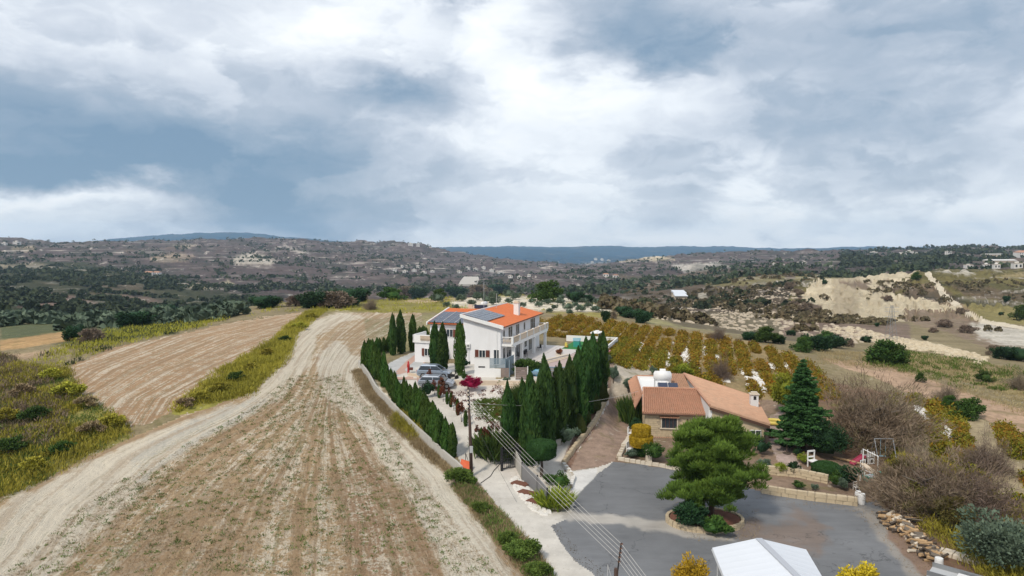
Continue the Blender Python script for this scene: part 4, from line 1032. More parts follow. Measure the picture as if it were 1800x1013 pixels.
for ly, z0 in ((6.2,3.3),(8.6,3.3)):
    window_f(ly,ly+1.0,z0,z0+1.1,False,'gable',3.2,1)
    for u in (ly-.5, ly+1.06):
        vp(MB().box(3.08,3.15,u,u+.44,z0-.02,z0+1.12), 'shutter', 'shutter')
window_f(10.4,11.3,1.0,2.0,False,'gable',-.8,1)
for u in (9.98, 11.36): vp(MB().box(-.92,-.85,u,u+.36,.95,2.05), 'shutter', 'shutter')
# air conditioners
for ly, z in ((4.55,2.35),(5.0,2.25)):
    a = vp(MB().box(-.34,-.03,ly-.0,ly+.4,z,z+.6), 'air_conditioner', 'white2')
    m = MB().tube([(-.36,ly+.2,z+.3),(-.345,ly+.2,z+.3)], .16, 12); vp(m, 'fan_grille', 'metal', a)
m = MB().tube([(-.06,.55,0),(-.06,.55,4.9),(-.05,.1,5.2)], .05, 6); vp(m, 'drain_pipe', 'white2')
m = MB().tube([(-.05,4.75,.2),(-.05,4.75,2.3)], .03, 5); vp(m, 'cable', 'steel')
# balcony along the pool side
BX0, BX1, BY = .3, 19.0, -1.75
m = MB().box(BX0,BX1,BY,0,2.72,3.02); bal = vp(m, 'balcony', 'white2')
m = MB()
posts = [.3, 3.6, 7.1, 10.6, 14.1, 17.2, 19.0]
pz0, pz1 = 3.02, 4.05
mm = MB()
for px_ in posts: mm.box(px_-.16,px_+.16,BY-.04,BY+.24,pz0,pz1+.08)
mm.box(BX0,BX1,BY,BY+.2,pz0,pz0+.14); mm.box(BX1-.2,BX1,BY,0,pz0,pz0+.14); mm.box(BX1-.2,BX1,BY,0,pz1-.1,pz1); mm.box(BX0,BX0+.2,BY,0,pz1-.1,pz1)
vp(mm, 'parapet', 'white2', bal)
mm = MB().box(BX0-.02,BX1+.02,BY-.02,BY+.22,pz1-.1,pz1-.001); vp(mm, 'handrail', 'cream', bal)
for k in range(1, len(posts)-1):       # solid cream infill panels between the posts
    a, b_ = posts[k]+.2, posts[k+1]-.2
    vp(MB().box(a,b_,BY+.06,BY+.14,pz0+.16,pz1-.14), 'infill_panel', 'cream', bal)
def baluster(x, y, h):
    return [(.04,0),(.05,.05*h),(.03,.12*h),(.085,.35*h),(.06,.6*h),(.03,.85*h),(.05,.95*h),(.04,h)]
bme = MB().lathe(baluster(0,0,.75), 6).mesh('baluster', M['cream'])
for k in range(14): link('baluster', bme, bal, (.55+k*.2, BY+.1, pz0+.14))
for k in range(7): link('baluster', bme, bal, (BX0+.1, BY+.25+k*.2, pz0+.14)); link('baluster', bme, bal, (BX1-.1, BY+.3+k*.2, pz0+.14))
for x in (1.2, 5.0, 11.4, 18.0):
    m = MB().box(x-.2,x+.2,BY+.02,BY+.42,0,2.72).box(x-.27,x+.27,BY-.05,BY+.49,2.5,2.72)
    vp(m, 'column', 'white2')
# left ground-floor balcony
m = MB().box(-1.0,3.2,9.7,13.1,2.86,3.12).box(-1.0,-.8,9.7,13.1,3.12,4.0).box(-1.0,3.2,12.9,13.1,3.12,4.0)
lb = vp(m, 'balcony', 'white2', label='small balcony over the ground floor room on the left')
vp(MB().box(-1.04,-.97,10.1,11.9,3.25,3.85), 'infill_panel', 'cream', lb)
for k in range(9): link('baluster', bme, lb, (-1.09, 10.2+k*.2, 3.16))
m = MB().tube([(-.9,10.2,.9),(-.9,10.6,.9)], .08, 6); vp(m, 'wall_lamp', 'black')
# terrace furniture under the balcony
for i, (lx, ly) in enumerate(((5.9,-1.0),(8.1,-1.1),(9.3,-.7),(14.6,-1.5))):
    p = V0+Matrix.Rotation(VA, 3, 'Z') @ Vector((lx, ly, .1))
    t_ = thing('patio_chair', p, ['dark patio chair between the first two white columns', 'dark armchair under the balcony beside the second column', 'dark patio chair against the wall under the balcony', 'dark curved chair beside the third white column'][i], 'chair', None, VA+i*1.3)
    MB().box(-.28,.28,-.28,.28,.38,.46).build('seat', M['black'], t_); MB().box(-.28,.28,.22,.28,.46,.95).build('backrest', M['black'], t_)
    for sx in (-.25,.25):
        for sy in (-.25,.25): MB().box(sx-.02,sx+.02,sy-.02,sy+.02,0,.38).build('leg', M['black'], t_)

# ------------------------------------------------------------------ around the villa
def vthing(name, lx, ly, z, label, cat, group=None, rot=0):
    return thing(name, V0+Matrix.Rotation(VA, 3, 'Z') @ Vector((lx, ly, z)), label, cat, group, VA+rot)
def vstruct(name, mb, mat):
    o = mb.build(name, M[mat]); o.location = V0; o.rotation_euler = (0, 0, VA); o['kind'] = 'structure'; return o
# terrace floor: individual slabs near, the rest one sheet
vstruct('terrace_floor', MB().box(-1.6,20.5,-3.4,-.004,-.3,.10), 'tilefl')
vstruct('pool_deck', MB().prism([(-6.2,-4.2),(1,-3.5),(9.5,-7.2),(14.5,-7.2),(14.5,-11.2),(4.5,-11.2),(-6.2,-10.8)], -.4, .035), 'deck')
vstruct('terrace_floor', MB().prism([(-1.6,-3.42),(20.5,-3.42),(20.5,-7.6),(10.4,-7.1),(.6,-3.8)], -.3, .07), 'tilefl')
# low white retaining walls between the terrace and the pool deck
def lowwall(pts, z0, z1, w_, label, mat='white2', name='low_wall', cat='wall', cap=None, close=False):
    o = thing(name, (pts[0][0], pts[0][1], z0), label, cat)
    m = MB(); mc = MB(); n = len(pts)
    for i in range(n if close else n-1):
        a = Vector((pts[i][0]-pts[0][0], pts[i][1]-pts[0][1], 0)); j = (i+1) % n
        b_ = Vector((pts[j][0]-pts[0][0], pts[j][1]-pts[0][1], 0))
        d = (b_-a); 
        if d.length < 1e-4: continue
        d.normalize(); s = Vector((-d.y, d.x, 0))*w_/2; e = d*w_*.5*(0 if i == 0 else 1)
        za = (pts[i][2] if len(pts[i]) > 2 else z0)-z0; zb_ = (pts[j][2] if len(pts[j]) > 2 else z0)-z0
        a2 = a+d*(w_*.012*(i % 3))
        def V_(p, z): return (p.x, p.y, z)
        H_ = z1-z0
        m.hexa([V_(a2-s, za-.6),V_(b_-s, zb_-.6),V_(b_+s, zb_-.6),V_(a2+s, za-.6),V_(a2-s, za+H_),V_(b_-s, zb_+H_),V_(b_+s, zb_+H_),V_(a2+s, za+H_)])
        if cap:
            s2 = s*1.35
            mc.hexa([V_(a2-s2, za+H_),V_(b_-s2, zb_+H_),V_(b_+s2, zb_+H_),V_(a2+s2, za+H_),V_(a2-s2, za+H_+.07),V_(b_-s2, zb_+H_+.07),V_(b_+s2, zb_+H_+.07),V_(a2+s2, za+H_+.07)])
    m.build('wall_body', M[mat], o)
    if cap: mc.build('coping', M[cap], o)
    return o
lowwall([vloc(.6,-3.9), vloc(10.4,-7.2)], 4.5, 4.85, .3, 'low white wall with pale coping between terrace and pool deck', 'white2', cap='paleston')
for k in range(2):
    vstruct('terrace_step', MB().prism([(.4+k*.0,-4.15-k*.35),(10.3,-7.45-k*.35),(10.3,-7.8-k*.35),(.4,-4.5-k*.35)], -.3, .22-k*.09), 'cream')
for k in range(4):
    vstruct('deck_step', MB().box(13.2+k*.35,13.55+k*.35,-11,-8.0,-.3,.08+k*.10), 'cream')
# pool
pw_ = [( -5.4,-9.9),(-5.8,-7.2),(-4.9,-5.6),(-3.2,-5.0),(-1.2,-5.6),(.2,-7.0),(.5,-9.0),(-.4,-10.4),(-2.6,-10.9)]
pool = vthing('swimming_pool', 0, 0, 0, 'pale blue swimming pool with a dark blue tiled edge beside the cypresses', 'pool')
cxp = sum(p[0] for p in pw_)/9; cyp = sum(p[1] for p in pw_)/9
def scl(k): return [(cxp+(x-cxp)*k, cyp+(y-cyp)*k) for x, y in pw_]
MB().prism(scl(1.0), .0, .06).build('water', M['water'], pool)
m = MB(); a, b_ = scl(1.0), scl(1.12)
for i in range(9):
    j = (i+1) % 9; m.hexa([(*a[i],.0),(*a[j],.0),(*b_[j],.0),(*b_[i],.0),(*a[i],.16),(*a[j],.16),(*b_[j],.16),(*b_[i],.16)])
m.build('pool_edge', M['poolt'], pool)
# play area
vstruct('artificial_turf', MB().box(17.5,26.5,-11.6,-4.5,-.3,.105), 'turf')
lowwall([vloc(27,-3), vloc(27,-12), vloc(17.2,-12.1), vloc(13,-9.6), vloc(9.0,-9.4)], 4.5, 5.5, .22, 'white garden wall round the green play area', 'white2')
lowwall([vloc(8.9,-8.9), vloc(5.6,-10.5), vloc(3.5,-12.0)], 4.5, 5.6, .25, 'sloping white wall in front of the red-roofed pool shed', 'white2')
ps = vthing('pool_shed', 8.6, -11.6, 0, 'low shed with dull red roof beside the tall cypresses', 'shed')
MB().box(-2.2,2.2,-1.7,1.2,-.5,1.1).build('wall', M['cream'], ps)
MB().hexa([(-2.6,-2.0,1.1),(2.6,-2.0,1.1),(2.6,1.5,1.6),(-2.6,1.5,1.6),(-2.6,-2.0,1.2),(2.6,-2.0,1.2),(2.6,1.5,1.7),(-2.6,1.5,1.7)]).build('roof', flat('red_sheet', (.36,.12,.12), .6), ps)
pg = vthing('playhouse', 21.5, -9.4, .1, 'grey wooden playhouse with two white roofs and a blue slide', 'playhouse')
for sx in (-1.1, 0.1, 1.1):
    for sy in (-.6, .6): MB().box(sx-.07,sx+.07,sy-.07,sy+.07,0,2.3).build('post', flat('grey_timber', (.24,.19,.17), .8) if 'grey_timber' not in bpy.data.materials else bpy.data.materials['grey_timber'], pg)
GT = bpy.data.materials['grey_timber']
MB().box(-1.1,1.1,-.6,.6,1.0,1.1).build('platform', GT, pg)
for x0 in (-1.1, .2): MB().box(x0,x0+.9,-.66,-.62,1.1,1.7).build('railing', GT, pg)
for x0 in (-1.3, .1): MB().box(x0,x0+1.25,-.8,.8,2.3,2.42).box(x0+.4,x0+.85,-.3,.3,2.42,2.6).build('roof', M['white2'], pg)
MB().hexa([(.3,-.65,1.0),(.9,-.65,1.0),(.9,-2.3,.1),(.3,-2.3,.1),(.3,-.65,1.1),(.9,-.65,1.1),(.9,-2.3,.2),(.3,-2.3,.2)]).build('slide', M['lblue'], pg)
gt_ = vthing('toy_slide', 20.4, -6.4, .1, 'dark green plastic toy climbing set on the green turf', 'toy')
MB().box(-.7,.3,-.5,.5,0,1.0).hexa([(.3,-.3,.9),(1.6,-.3,.1),(1.6,.3,.1),(.3,.3,.9),(.3,-.3,1.0),(1.6,-.3,.2),(1.6,.3,.2),(.3,.3,1.0)]).build('climbing_frame', M['teal'], gt_)
MB().box(-.75,-.65,-.55,.55,1.0,1.5).box(.25,.35,-.55,.55,1.0,1.4).build('side_panel', M['lblue'], gt_)
ty = vthing('ride_on_toy', 19.0, -4.9, .1, 'small yellow and orange ride-on toy at the left end of the turf', 'toy')
MB().box(-.35,.35,-.2,.2,.12,.45).box(-.3,-.05,-.18,.18,.45,.8).build('toy_body', M['yel'], ty); MB().tube([(.2,-.25,.15),(.2,.25,.15)], .14, 8).tube([(-.2,-.25,.15),(-.2,.25,.15)], .14, 8).build('wheels', M['orange'], ty)
# flower bed on the terrace
bed = vthing('flower_bed', 12.6, -5.3, 0, 'raised bed of rust-red flowers on the pale terrace', 'flower bed', None, .25-PI/2*0)
me = round_mesh(2.2, .45, .4, 700, L['redl'], .2, 26, cz=.35, core=0); link('flowers', me, bed)
MB().box(-2.4,2.4,-.5,.5,-.05,.2).build('bed_border', M['paleston'], bed)
# white entrance screen with blue-grey fence and gate in front of the villa
gs_ = lambda px, py, z: at(px, py)
scr = thing('garden_screen', at(834, 663), 'white garden wall with dark slot and blue-grey louvred fence before the villa', 'wall', None, math.radians(-7))
scr.scale = (.58, 1, 1)
MB().box(-.05,3.42,-.04,.24,2.5,2.56).build('coping', M['conc'], scr)  # added grey strip on the wall top, its tone stands for the gap shadow
MB().box(0,3.4,0,.2,-.6,2.5).build('wall_panel', M['white2'], scr)
MB().box(3.404,5.9,-.02,.17,-.6,1.15).build('wall_panel', M['white2'], scr)
MB().box(.9,2.4,-.02,.0,1.25,1.42).build('slot', M['black'], scr)
for k in range(9): MB().box(3.45,6.7,.06,.10,1.25+k*.14,1.35+k*.14).build('slat', M['sheetb'], scr)
for k in range(5): MB().box(5.95,7.75,.0,.05,.0+k*.26,.22+k*.26).build('slat', GT, scr)
MB().box(6.75,6.95,.02,.2,-.3,2.55).box(7.7,7.9,.02,.2,-.3,2.3).build('post', M['sheetb'], scr)
MB().hexa([(6.95,.1,-.2),(7.05,.1,-.2),(8.2,3.2,-.2),(8.1,3.2,-.2),(6.95,.1,2.4),(7.05,.1,2.4),(8.2,3.2,2.5),(8.1,3.2,2.5)]).build('side_fence', M['sheetb'], scr)
for i, px_ in enumerate((906, 955)):
    fn = thing('brown_fence', at(px_, 668), ['dark brown slatted fence panel beside the bushy green tree', 'dark brown slatted fence panel in front of the pool'][i], 'fence', None, math.radians(-4))
    for k in range(7): MB().box(0,1.5+i*2.6,0,.05,.1+k*.22,.28+k*.22).build('slat', GT, fn)
    MB().box(-.08,0,-.02,.1,-.2,1.75).box(1.5+i*2.6,1.6+i*2.6,-.02,.1,-.2,1.75).build('post', M['white2'], fn)
# cream steps down to the garden
st = thing('garden_steps', at(882, 678), 'broad cream stone steps and terrace edge below the white screen wall', 'steps', None, math.radians(-4))
for k in range(4): MB().box(.3,5.2,-k*.55+.0,-k*.55+.55,-.9,.55-k*.17).build('step', M['cream'], st)
MB().box(-6.2,.28,.1,.5,-1.2,.55).build('retaining_wall', M['cream'], st); MB().box(5.22,10.5,.1,.5,-1.4,.5).build('retaining_wall', M['cream'], st)
# pink paving left of the villa, low border
px_l = path([(682,668),(700,650),(716,634),(733,622),(748,640),(756,668)])
pav = MB(); zc = 4.5
me_ = bpy.data.meshes.new('pink_paving')
bm = bmesh.new()
vsx = [bm.verts.new((x, y, on_ground(x, y)+.05)) for x, y in px_l]; bm.faces.new(vsx); bm.to_mesh(me_); bm.free(); me_.materials.append(M['paving'])
po = link('pink_paving', me_); po['kind'] = 'structure'
lowwall([(p.x, p.y, p.z) for p in (at(718,660), at(746,664))], at(718,660).z, at(718,660).z+.35, .3, 'low cream kerb wall behind the parked cars', 'cream')
# parked cars ---------------------------------------------------------
def car(px_, py_, label, paint, L_=4.4, H_=1.62, rz=0, z=None):
    p = at(px_, py_); o = thing('parked_car', p, label, 'car', 'cars parked in front of the villa', rz)
    W_ = .88
    prof = [(-2.15,.42),(-2.2,.75),(-2.1,1.02),(1.0,1.0),(1.9,.86),(2.15,.66),(2.15,.36),(1.8,.28),(-1.9,.28)]
    k = L_/4.4
    bm = bmesh.new()
    def loft(sec):     # list of (y, points)
        rows = [[bm.verts.new((x*k, y, z_)) for x, z_ in pts] for y, pts in sec]
        n = len(rows[0])
        for a_, b__ in zip(rows, rows[1:]):
            for i in range(n): bm.faces.new((a_[i], b__[i], b__[(i+1) % n], a_[(i+1) % n]))
        bm.faces.new(rows[0][::-1]); bm.faces.new(rows[-1])
    sq = lambda s, dz: [(x*s, .28+(z_-.28)*dz) for x, z_ in prof]
    loft([(-W_, sq(.95,.93)), (-W_*.93, sq(1,1)), (W_*.93, sq(1,1)), (W_, sq(.95,.93))])
    bmesh.ops.recalc_face_normals(bm, faces=bm.faces)
    me = bpy.data.meshes.new('body'); bm.to_mesh(me); bm.free(); me.materials.append(paint)
    link('body', me, o)
    hh = H_
    def cab(ins, zb, zt, shr=1.0, mat=None, nm='cabin', xs=((-1.95,-1.65,.35,1.25))):
        xb0, xt0, xt1, xb1 = xs
        return MB().hexa([(xb0*k,-W_+.06+ins,zb),(xb1*k,-W_+.06+ins,zb),(xb1*k,W_-.06-ins,zb),(xb0*k,W_-.06-ins,zb),
                          (xt0*k,-W_+.24+ins,zt),(xt1*k,-W_+.24+ins,zt),(xt1*k,W_-.24-ins,zt),(xt0*k,W_-.24-ins,zt)]).build(nm, mat, o)
    cab(0,.98,hh-.08,mat=M['glass'],nm='windows')
    MB().hexa([(-1.72*k,-W_+.2,hh-.12),(.42*k,-W_+.2,hh-.12),(.42*k,W_-.2,hh-.12),(-1.72*k,W_-.2,hh-.12),(-1.5*k,-W_+.3,hh),(.2*k,-W_+.3,hh),(.2*k,W_-.3,hh),(-1.5*k,W_-.3,hh)]).build('roof', paint, o)
    for sy in (-1, 1):
        y = sy*(W_-.045)
        for (xa, xb) in ((1.27,.38),(-.35,-.42),(-2.0,-1.7)):
            MB().tube([(xa*k,y,.97),(xb*k,sy*(W_-.225),hh-.08)], .035, 4).build('pillar', paint, o)
        MB().box(1.0*k,1.2*k,sy*(W_+.02)-.07,sy*(W_+.02)+.07,.98,1.12).build('mirror', paint, o)
        MB().box(-2.0*k,1.6*k,sy*(W_+.004)-.006,sy*(W_+.004)+.006,.60,.64).build('door_trim', M['black'], o)
        MB().hexa([(1.75*k,sy*.5-.2,.66),(2.12*k,sy*.5-.18,.62),(2.10*k,sy*.5+.18,.62),(1.75*k,sy*.5+.2,.66),(1.78*k,sy*.5-.2,.88),(2.0*k,sy*.5-.18,.80),(2.0*k,sy*.5+.18,.80),(1.78*k,sy*.5+.2,.88)]).build('headlight', M['lamp'], o)
        MB().box(-2.2*k,-2.05*k,sy*.68-.12,sy*.68+.12,.75,1.0).build('tail_light', M['red'], o)
        for wx in (-1.35, 1.35):
            w_ = MB().tube([(wx*k,sy*(W_-.2),.33),(wx*k,sy*(W_+.01),.33)], .33, 14).build('wheel', M['tyre'], o)
            MB().tube([(wx*k,sy*(W_+.011),.33),(wx*k,sy*(W_+.03),.33)], .2, 10).build('rim', M['rim'], w_)
    MB().box(2.13*k,2.17*k,-.45,.45,.42,.58).build('grille', M['black'], o)
    return o
car(764, 663, 'farther pale blue car of the two, with a taller rounded roof', M['carb'], 4.4, 1.66, math.radians(-6))
car(768, 681, 'nearer silver car of the two, partly behind green shrubs', M['carp'], 4.5, 1.5, math.radians(-5))
mc = thing('motor_scooter', at(795, 668), 'dark motor scooter standing beside the noses of the two cars', 'scooter', None, .6)
MB().hexa([(-.6,-.12,.5),(.3,-.12,.35),(.3,.12,.35),(-.6,.12,.5),(-.65,-.15,.85),(.25,-.15,.7),(.25,.15,.7),(-.65,.15,.85)]).tube([(.3,0,.4),(.55,0,1.1)], .05, 6).tube([(.5,-.3,1.1),(.5,.3,1.1)], .03, 5).build('frame', M['black'], mc)
for x in (-.5, .65): MB().tube([(x,-.06,.27),(x,.06,.27)], .27, 12).build('wheel', M['tyre'], mc)
hy = thing('garden_statue', at(718, 656), 'small red statue-like figure on the pink paving left of the cars', 'statue')
MB().lathe([(.18,0),(.16,.1),(.14,.7),(.2,.9),(.16,1.25),(.1,1.3),(.13,1.45),(.05,1.6)], 10).build('figure', M['red'], hy, smooth=True)
MB().box(.15,.6,-.15,.15,.4,.75).build('side_piece', M['shutter'], hy)
# ================================================================== THE STONE COTTAGE
cot = thing('stone_cottage', H0, 'single-storey yellow stone house with weathered clay tile roofs and a flat white roof part', 'house', None, HA)
def cpt(mb, name, mat, parent=cot, label=None, kind=None, smooth=False): return mb.build(name, M[mat] if isinstance(mat, str) else mat, parent, label=label, kind=kind, smooth=smooth)
cpt(MB().box(0,6.6,0,16.5,-.8,2.7), 'wall', 'mortar')
# stone facing of the front wall: courses of slightly uneven blocks, with the window and arch left open
rs = random.Random(3)
m = MB(); z = -.6; 
while z < 2.64:
    h = rs.uniform(.19,.27); x = -.02
    if z+h > 2.68: h = 2.68-z
    while x < 6.62:
        w_ = rs.uniform(.28,.62); x1 = min(x+w_, 6.62)
        inwin = (x1 > 1.62 and x < 3.42 and z+h > .98 and z < 2.16)
        inarch = (x1 > 5.0 and x < 6.25 and z < 1.95)
        if not inwin and not inarch and x1-x > .06:
            d = rs.uniform(.03,.075)
            m.box(x+.012,x1-.012,-d,.001,z+.012,z+h-.012)
        x = x1
    z += h
cpt(m, 'stone_facing', 'stone', kind='stuff')
m = MB(); z = -.6
while z < 2.6:
    h = rs.uniform(.2,.28); y = 0
    while y < 8:
        w_ = rs.uniform(.3,.6); m.box(-rs.uniform(.03,.07),.001,y+.012,y+w_-.012,z+.012,min(z+h,2.66)-.012); y += w_
    z += h
cpt(m, 'stone_facing', 'stone', kind='stuff', label='stone blocks of the left side wall')
# front window with frame, panes, curtain and tiled hood
wn = cpt(MB().box(1.62,1.72,-.12,.02,1.0,2.15).box(3.32,3.42,-.12,.02,1.0,2.15).box(1.5,3.54,-.2,.02,.9,1.0).box(1.72,3.32,-.1,.02,2.1,2.15), 'window', 'paleston')
for k in range(4):
    x = 1.72+k*.4
    cpt(MB().box(x+.02,x+.38,-.045,-.03,1.0,2.1), 'pane', 'glass', wn); cpt(MB().box(x+.375,x+.405,-.06,-.02,1.0,2.1), 'mullion', 'shutter', wn)
m = MB()
for k in range(11): m.hexa([(1.5+k*.19,-.34,2.16),(1.66+k*.19,-.34,2.16),(1.66+k*.19,-.03,2.28),(1.5+k*.19,-.03,2.28),(1.52+k*.19,-.34,2.22),(1.64+k*.19,-.34,2.22),(1.64+k*.19,-.03,2.34),(1.52+k*.19,-.03,2.34)])
cpt(m, 'tiled_hood', 'terra2')
# arched doorway: flat black face painted for the shade inside, with voussoirs
cxa, ra = 5.62, .52
pts = [(cxa-ra,-.2),(cxa+ra,-.2)]+[(cxa+ra*math.cos(PI*k/10), 1.2+ra*math.sin(PI*k/10)) for k in range(11)]
arch = cpt(MB().add([(x,-.035,z_) for x, z_ in pts], [tuple(range(len(pts)))]), 'arched_doorway', 'black')
for k in range(9):
    a0, a1 = PI*k/9+.02, PI*(k+1)/9-.02
    q = [(r*math.cos(a), 1.2+r*math.sin(a)) for r, a in ((ra,a0),(ra,a1),(ra+.2,a1),(ra+.2,a0))]
    cpt(MB().hexa([(cxa+q[0][0],-.13,q[0][1]),(cxa+q[1][0],-.13,q[1][1]),(cxa+q[1][0],.0,q[1][1]),(cxa+q[0][0],.0,q[0][1]),(cxa+q[3][0],-.13,q[3][1]),(cxa+q[2][0],-.13,q[2][1]),(cxa+q[2][0],.0,q[2][1]),(cxa+q[3][0],.0,q[3][1])]), 'arch_stone', 'paleston', arch)
cpt(MB().box(4.35,4.5,-.16,-.07,1.75,2.05), 'wall_lamp', 'fascia'); cpt(MB().box(6.3,6.42,-.16,-.07,1.85,2.1), 'wall_lamp', 'fascia')
# tiled plinth ledge and planter in front
m = MB().box(-.1,5.0,-.9,-.08,-.8,-.25)
cpt(m, 'front_ledge', 'paleston')
m = MB()
for k in range(20): m.tube([(.2+k*.235,-.95,-.2),(.2+k*.235,-.1,-.04)], .095, 6)
cpt(m, 'ledge_tiles', 'terra2', kind='stuff')
def tiled(P00, P10, P11, P01, nu, nv, mat, parent, label=None, name='roof', rid=.15, thick=.16):
    """roof plane between four corners; u along the eave, v up the slope; rows of barrel tiles laid over a slab"""
    P00, P10, P11, P01 = map(Vector, (P00, P10, P11, P01))
    nrm = (P10-P00).cross(P01-P00).normalized()
    if nrm.z < 0: nrm = -nrm
    dn = Vector((0,0,-thick))
    s = MB().hexa([P00+dn,P10+dn,P11+dn,P01+dn,P00,P10,P11,P01])
    r = s.build(name, M[mat], parent, label=label)
    V = []; Fc = []
    def pt(u, v): return (P00*(1-u)+P10*u)*(1-v)+(P01*(1-u)+P11*u)*v
    prof = [(0,.012),(.2,rid*.75),(.38,rid),(.56,rid*.75),(.76,.012),(1,.0)]
    for i in range(nu):
        for j in range(nv):
            u0, v0, v1 = i/nu, j/nv, (j+1.12)/nv
            b0 = len(V); dz = random.uniform(-.012,.012)
            for v_, up_ in ((v0, .045), (min(v1,1), .0)):
                for a, hgt in prof:
                    V.append(pt(u0+a/nu, v_)+nrm*(hgt+up_+dz))
            n = len(prof)
            for k in range(n-1): Fc.append((b0+k, b0+k+1, b0+n+k+1, b0+n+k))
            Fc.append(tuple(b0+k for k in range(n))[::-1])
    MB().add(V, Fc).build('tiles', M[mat], r, kind='stuff')
    return r
tiled((-.35,-.35,2.62),(6.62,-.35,2.62),(6.3,5.2,4.15),(.05,5.2,4.15), 30, 14, 'terra2', cot)
cpt(MB().tube([(-.4,-.42,2.54),(6.62,-.42,2.54)], .075, 6), 'gutter', 'fascia')
cpt(MB().box(0.1,6.2,4.9,5.25,2.7,3.95), 'gable_wall', 'white2')
cpt(MB().tube([(-.3,-.3,2.74),(.1,5.2,4.27)], .12, 7).tube([(.1,5.2,4.27),(6.3,5.2,4.27)], .12, 7), 'ridge_tiles', 'terra2')
# left tiled strip beside the flat roof
tiled((-1.0,17,2.55),(-1.0,2.2,2.55),(-.05,5.3,3.35),(-.05,17,3.35), 44, 3, 'terra2', cot, label='narrow tiled eave along the left side')
cpt(MB().box(-.05,6.2,5.26,16.4,2.7,3.1), 'flat_roof', 'white2')
cpt(MB().box(-.05,.2,5.26,16.4,3.1,3.45).box(.2,6.2,16.2,16.4,3.1,3.45), 'roof_parapet', 'white2')
cpt(MB().tube([(-.02,5.3,3.5),(-.02,16.4,3.5),(6.2,16.4,3.5)], .1, 6), 'ridge_tiles', 'terra2')
# right wing: one wide plane falling to the right
cpt(MB().prism([(6.604,-2.3),(12.0,-1.7),(13.3,10.3),(6.604,14.2)], -.8, 2.05), 'wall', 'stone')
q0, q1, q2, q3 = (6.3,-2.6,4.15),(12.5,-2.0,2.2),(13.9,10.6,2.2),(5.9,14.8,4.15)
tiled(q1, q2, q3, q0, 44, 30, 'terra3', cot, label='wide faded clay roof of the right wing')
cpt(MB().hexa([(6.32,-2.62,3.72),(12.5,-2.02,1.8),(12.5,-1.9,1.8),(6.32,-2.5,3.72),(6.32,-2.62,4.02),(12.5,-2.02,2.08),(12.5,-1.9,2.08),(6.32,-2.5,4.02)]), 'fascia_board', 'fascia')
cpt(MB().hexa([(6.35,-2.3,2.0),(12.0,-1.7,2.0),(12.0,-1.5,2.0),(6.35,-2.1,2.0),(6.35,-2.3,3.75),(12.0,-1.7,1.999+.02),(12.0,-1.5,2.02),(6.35,-2.1,3.75)]), 'gable_wall', 'stone')
cpt(MB().hexa([(6.25,-2.3,-.8),(6.6,-2.3,-.8),(6.6,14.2,-.8),(6.25,14.2,-.8),(6.25,-2.3,3.95),(6.6,-2.3,3.9),(6.6,14.2,3.9),(6.25,14.2,3.95)]), 'side_wall', 'white2')
cpt(MB().tube([(6.3,-2.6,4.24),(5.9,14.8,4.24)], .12, 7).tube([(5.9,14.8,4.24),(13.9,10.6,2.3)], .11, 7), 'ridge_tiles', 'terra2')
tiled((4.0,9.6,3.4),(6.0,9.4,3.4),(5.9,14.9,4.1),(3.9,15,4.1), 9, 16, 'terra3', cot, label='small upper roof piece behind the flat part')
window_f(10.6,11.6,.3,1.5,False,'front',-1.85,1,parent=cot)
chm = cpt(MB().box(12.0,12.85,4.6,5.3,1.8,3.85), 'chimney', 'tank'); cpt(MB().box(11.9,12.95,4.5,5.4,3.85,3.95).box(12.1,12.75,4.7,5.2,3.95,4.15), 'chimney_cap', 'paleston', chm)
cpt(MB().box(12.3,12.6,4.585,4.6,3.3,3.7), 'vent', 'black', chm)
# roof-top water heater
wh = thing('water_heater', H0+Matrix.Rotation(HA,3,'Z') @ Vector((1.95,10.6,3.1)), 'white water tank on a metal stand with two blue solar panels on the flat roof', 'water heater', None, HA)
MB().tube([(-.1,0,1.55),(1.75,0,1.55)], .62, 16).tube([(-.25,0,1.55),(-.1,0,1.55)],[.35,.6],16).tube([(1.75,0,1.55),(1.9,0,1.55)],[.6,.35],16).build('tank', M['tank'], wh, smooth=True)
MB().tube([(.5,.2,2.1),(1.2,.2,2.1)], .3, 10).build('upper_tank', M['tank'], wh)
for x in (-.1,1.7):
    for y in (-.45,.45): MB().box(x-.04,x+.04,y-.04,y+.04,0,1.2).build('leg', M['steel'], wh)
MB().tube([(-.1,-.45,.1),(1.7,-.45,1.1)], .025, 4).tube([(-.1,-.45,1.1),(1.7,-.45,.1)], .025, 4).build('brace', M['steel'], wh)
for k in range(2):
    x = .1+k*1.2
    p = MB().hexa([(x,-3.6,.12),(x+1.12,-3.6,.12),(x+1.12,-1.8,1.0),(x,-1.8,1.0),(x,-3.6,.2),(x+1.12,-3.6,.2),(x+1.12,-1.8,1.08),(x,-1.8,1.08)]).build('solar_panel', M['panel'], wh)
MB().hexa([(.0,-3.66,.08),(2.4,-3.66,.08),(2.4,-1.76,.99),(.0,-1.76,.99),(.0,-3.66,.12),(2.4,-3.66,.12),(2.4,-1.76,1.03),(.0,-1.76,1.03)]).build('panel_frame', M['steel'], wh)

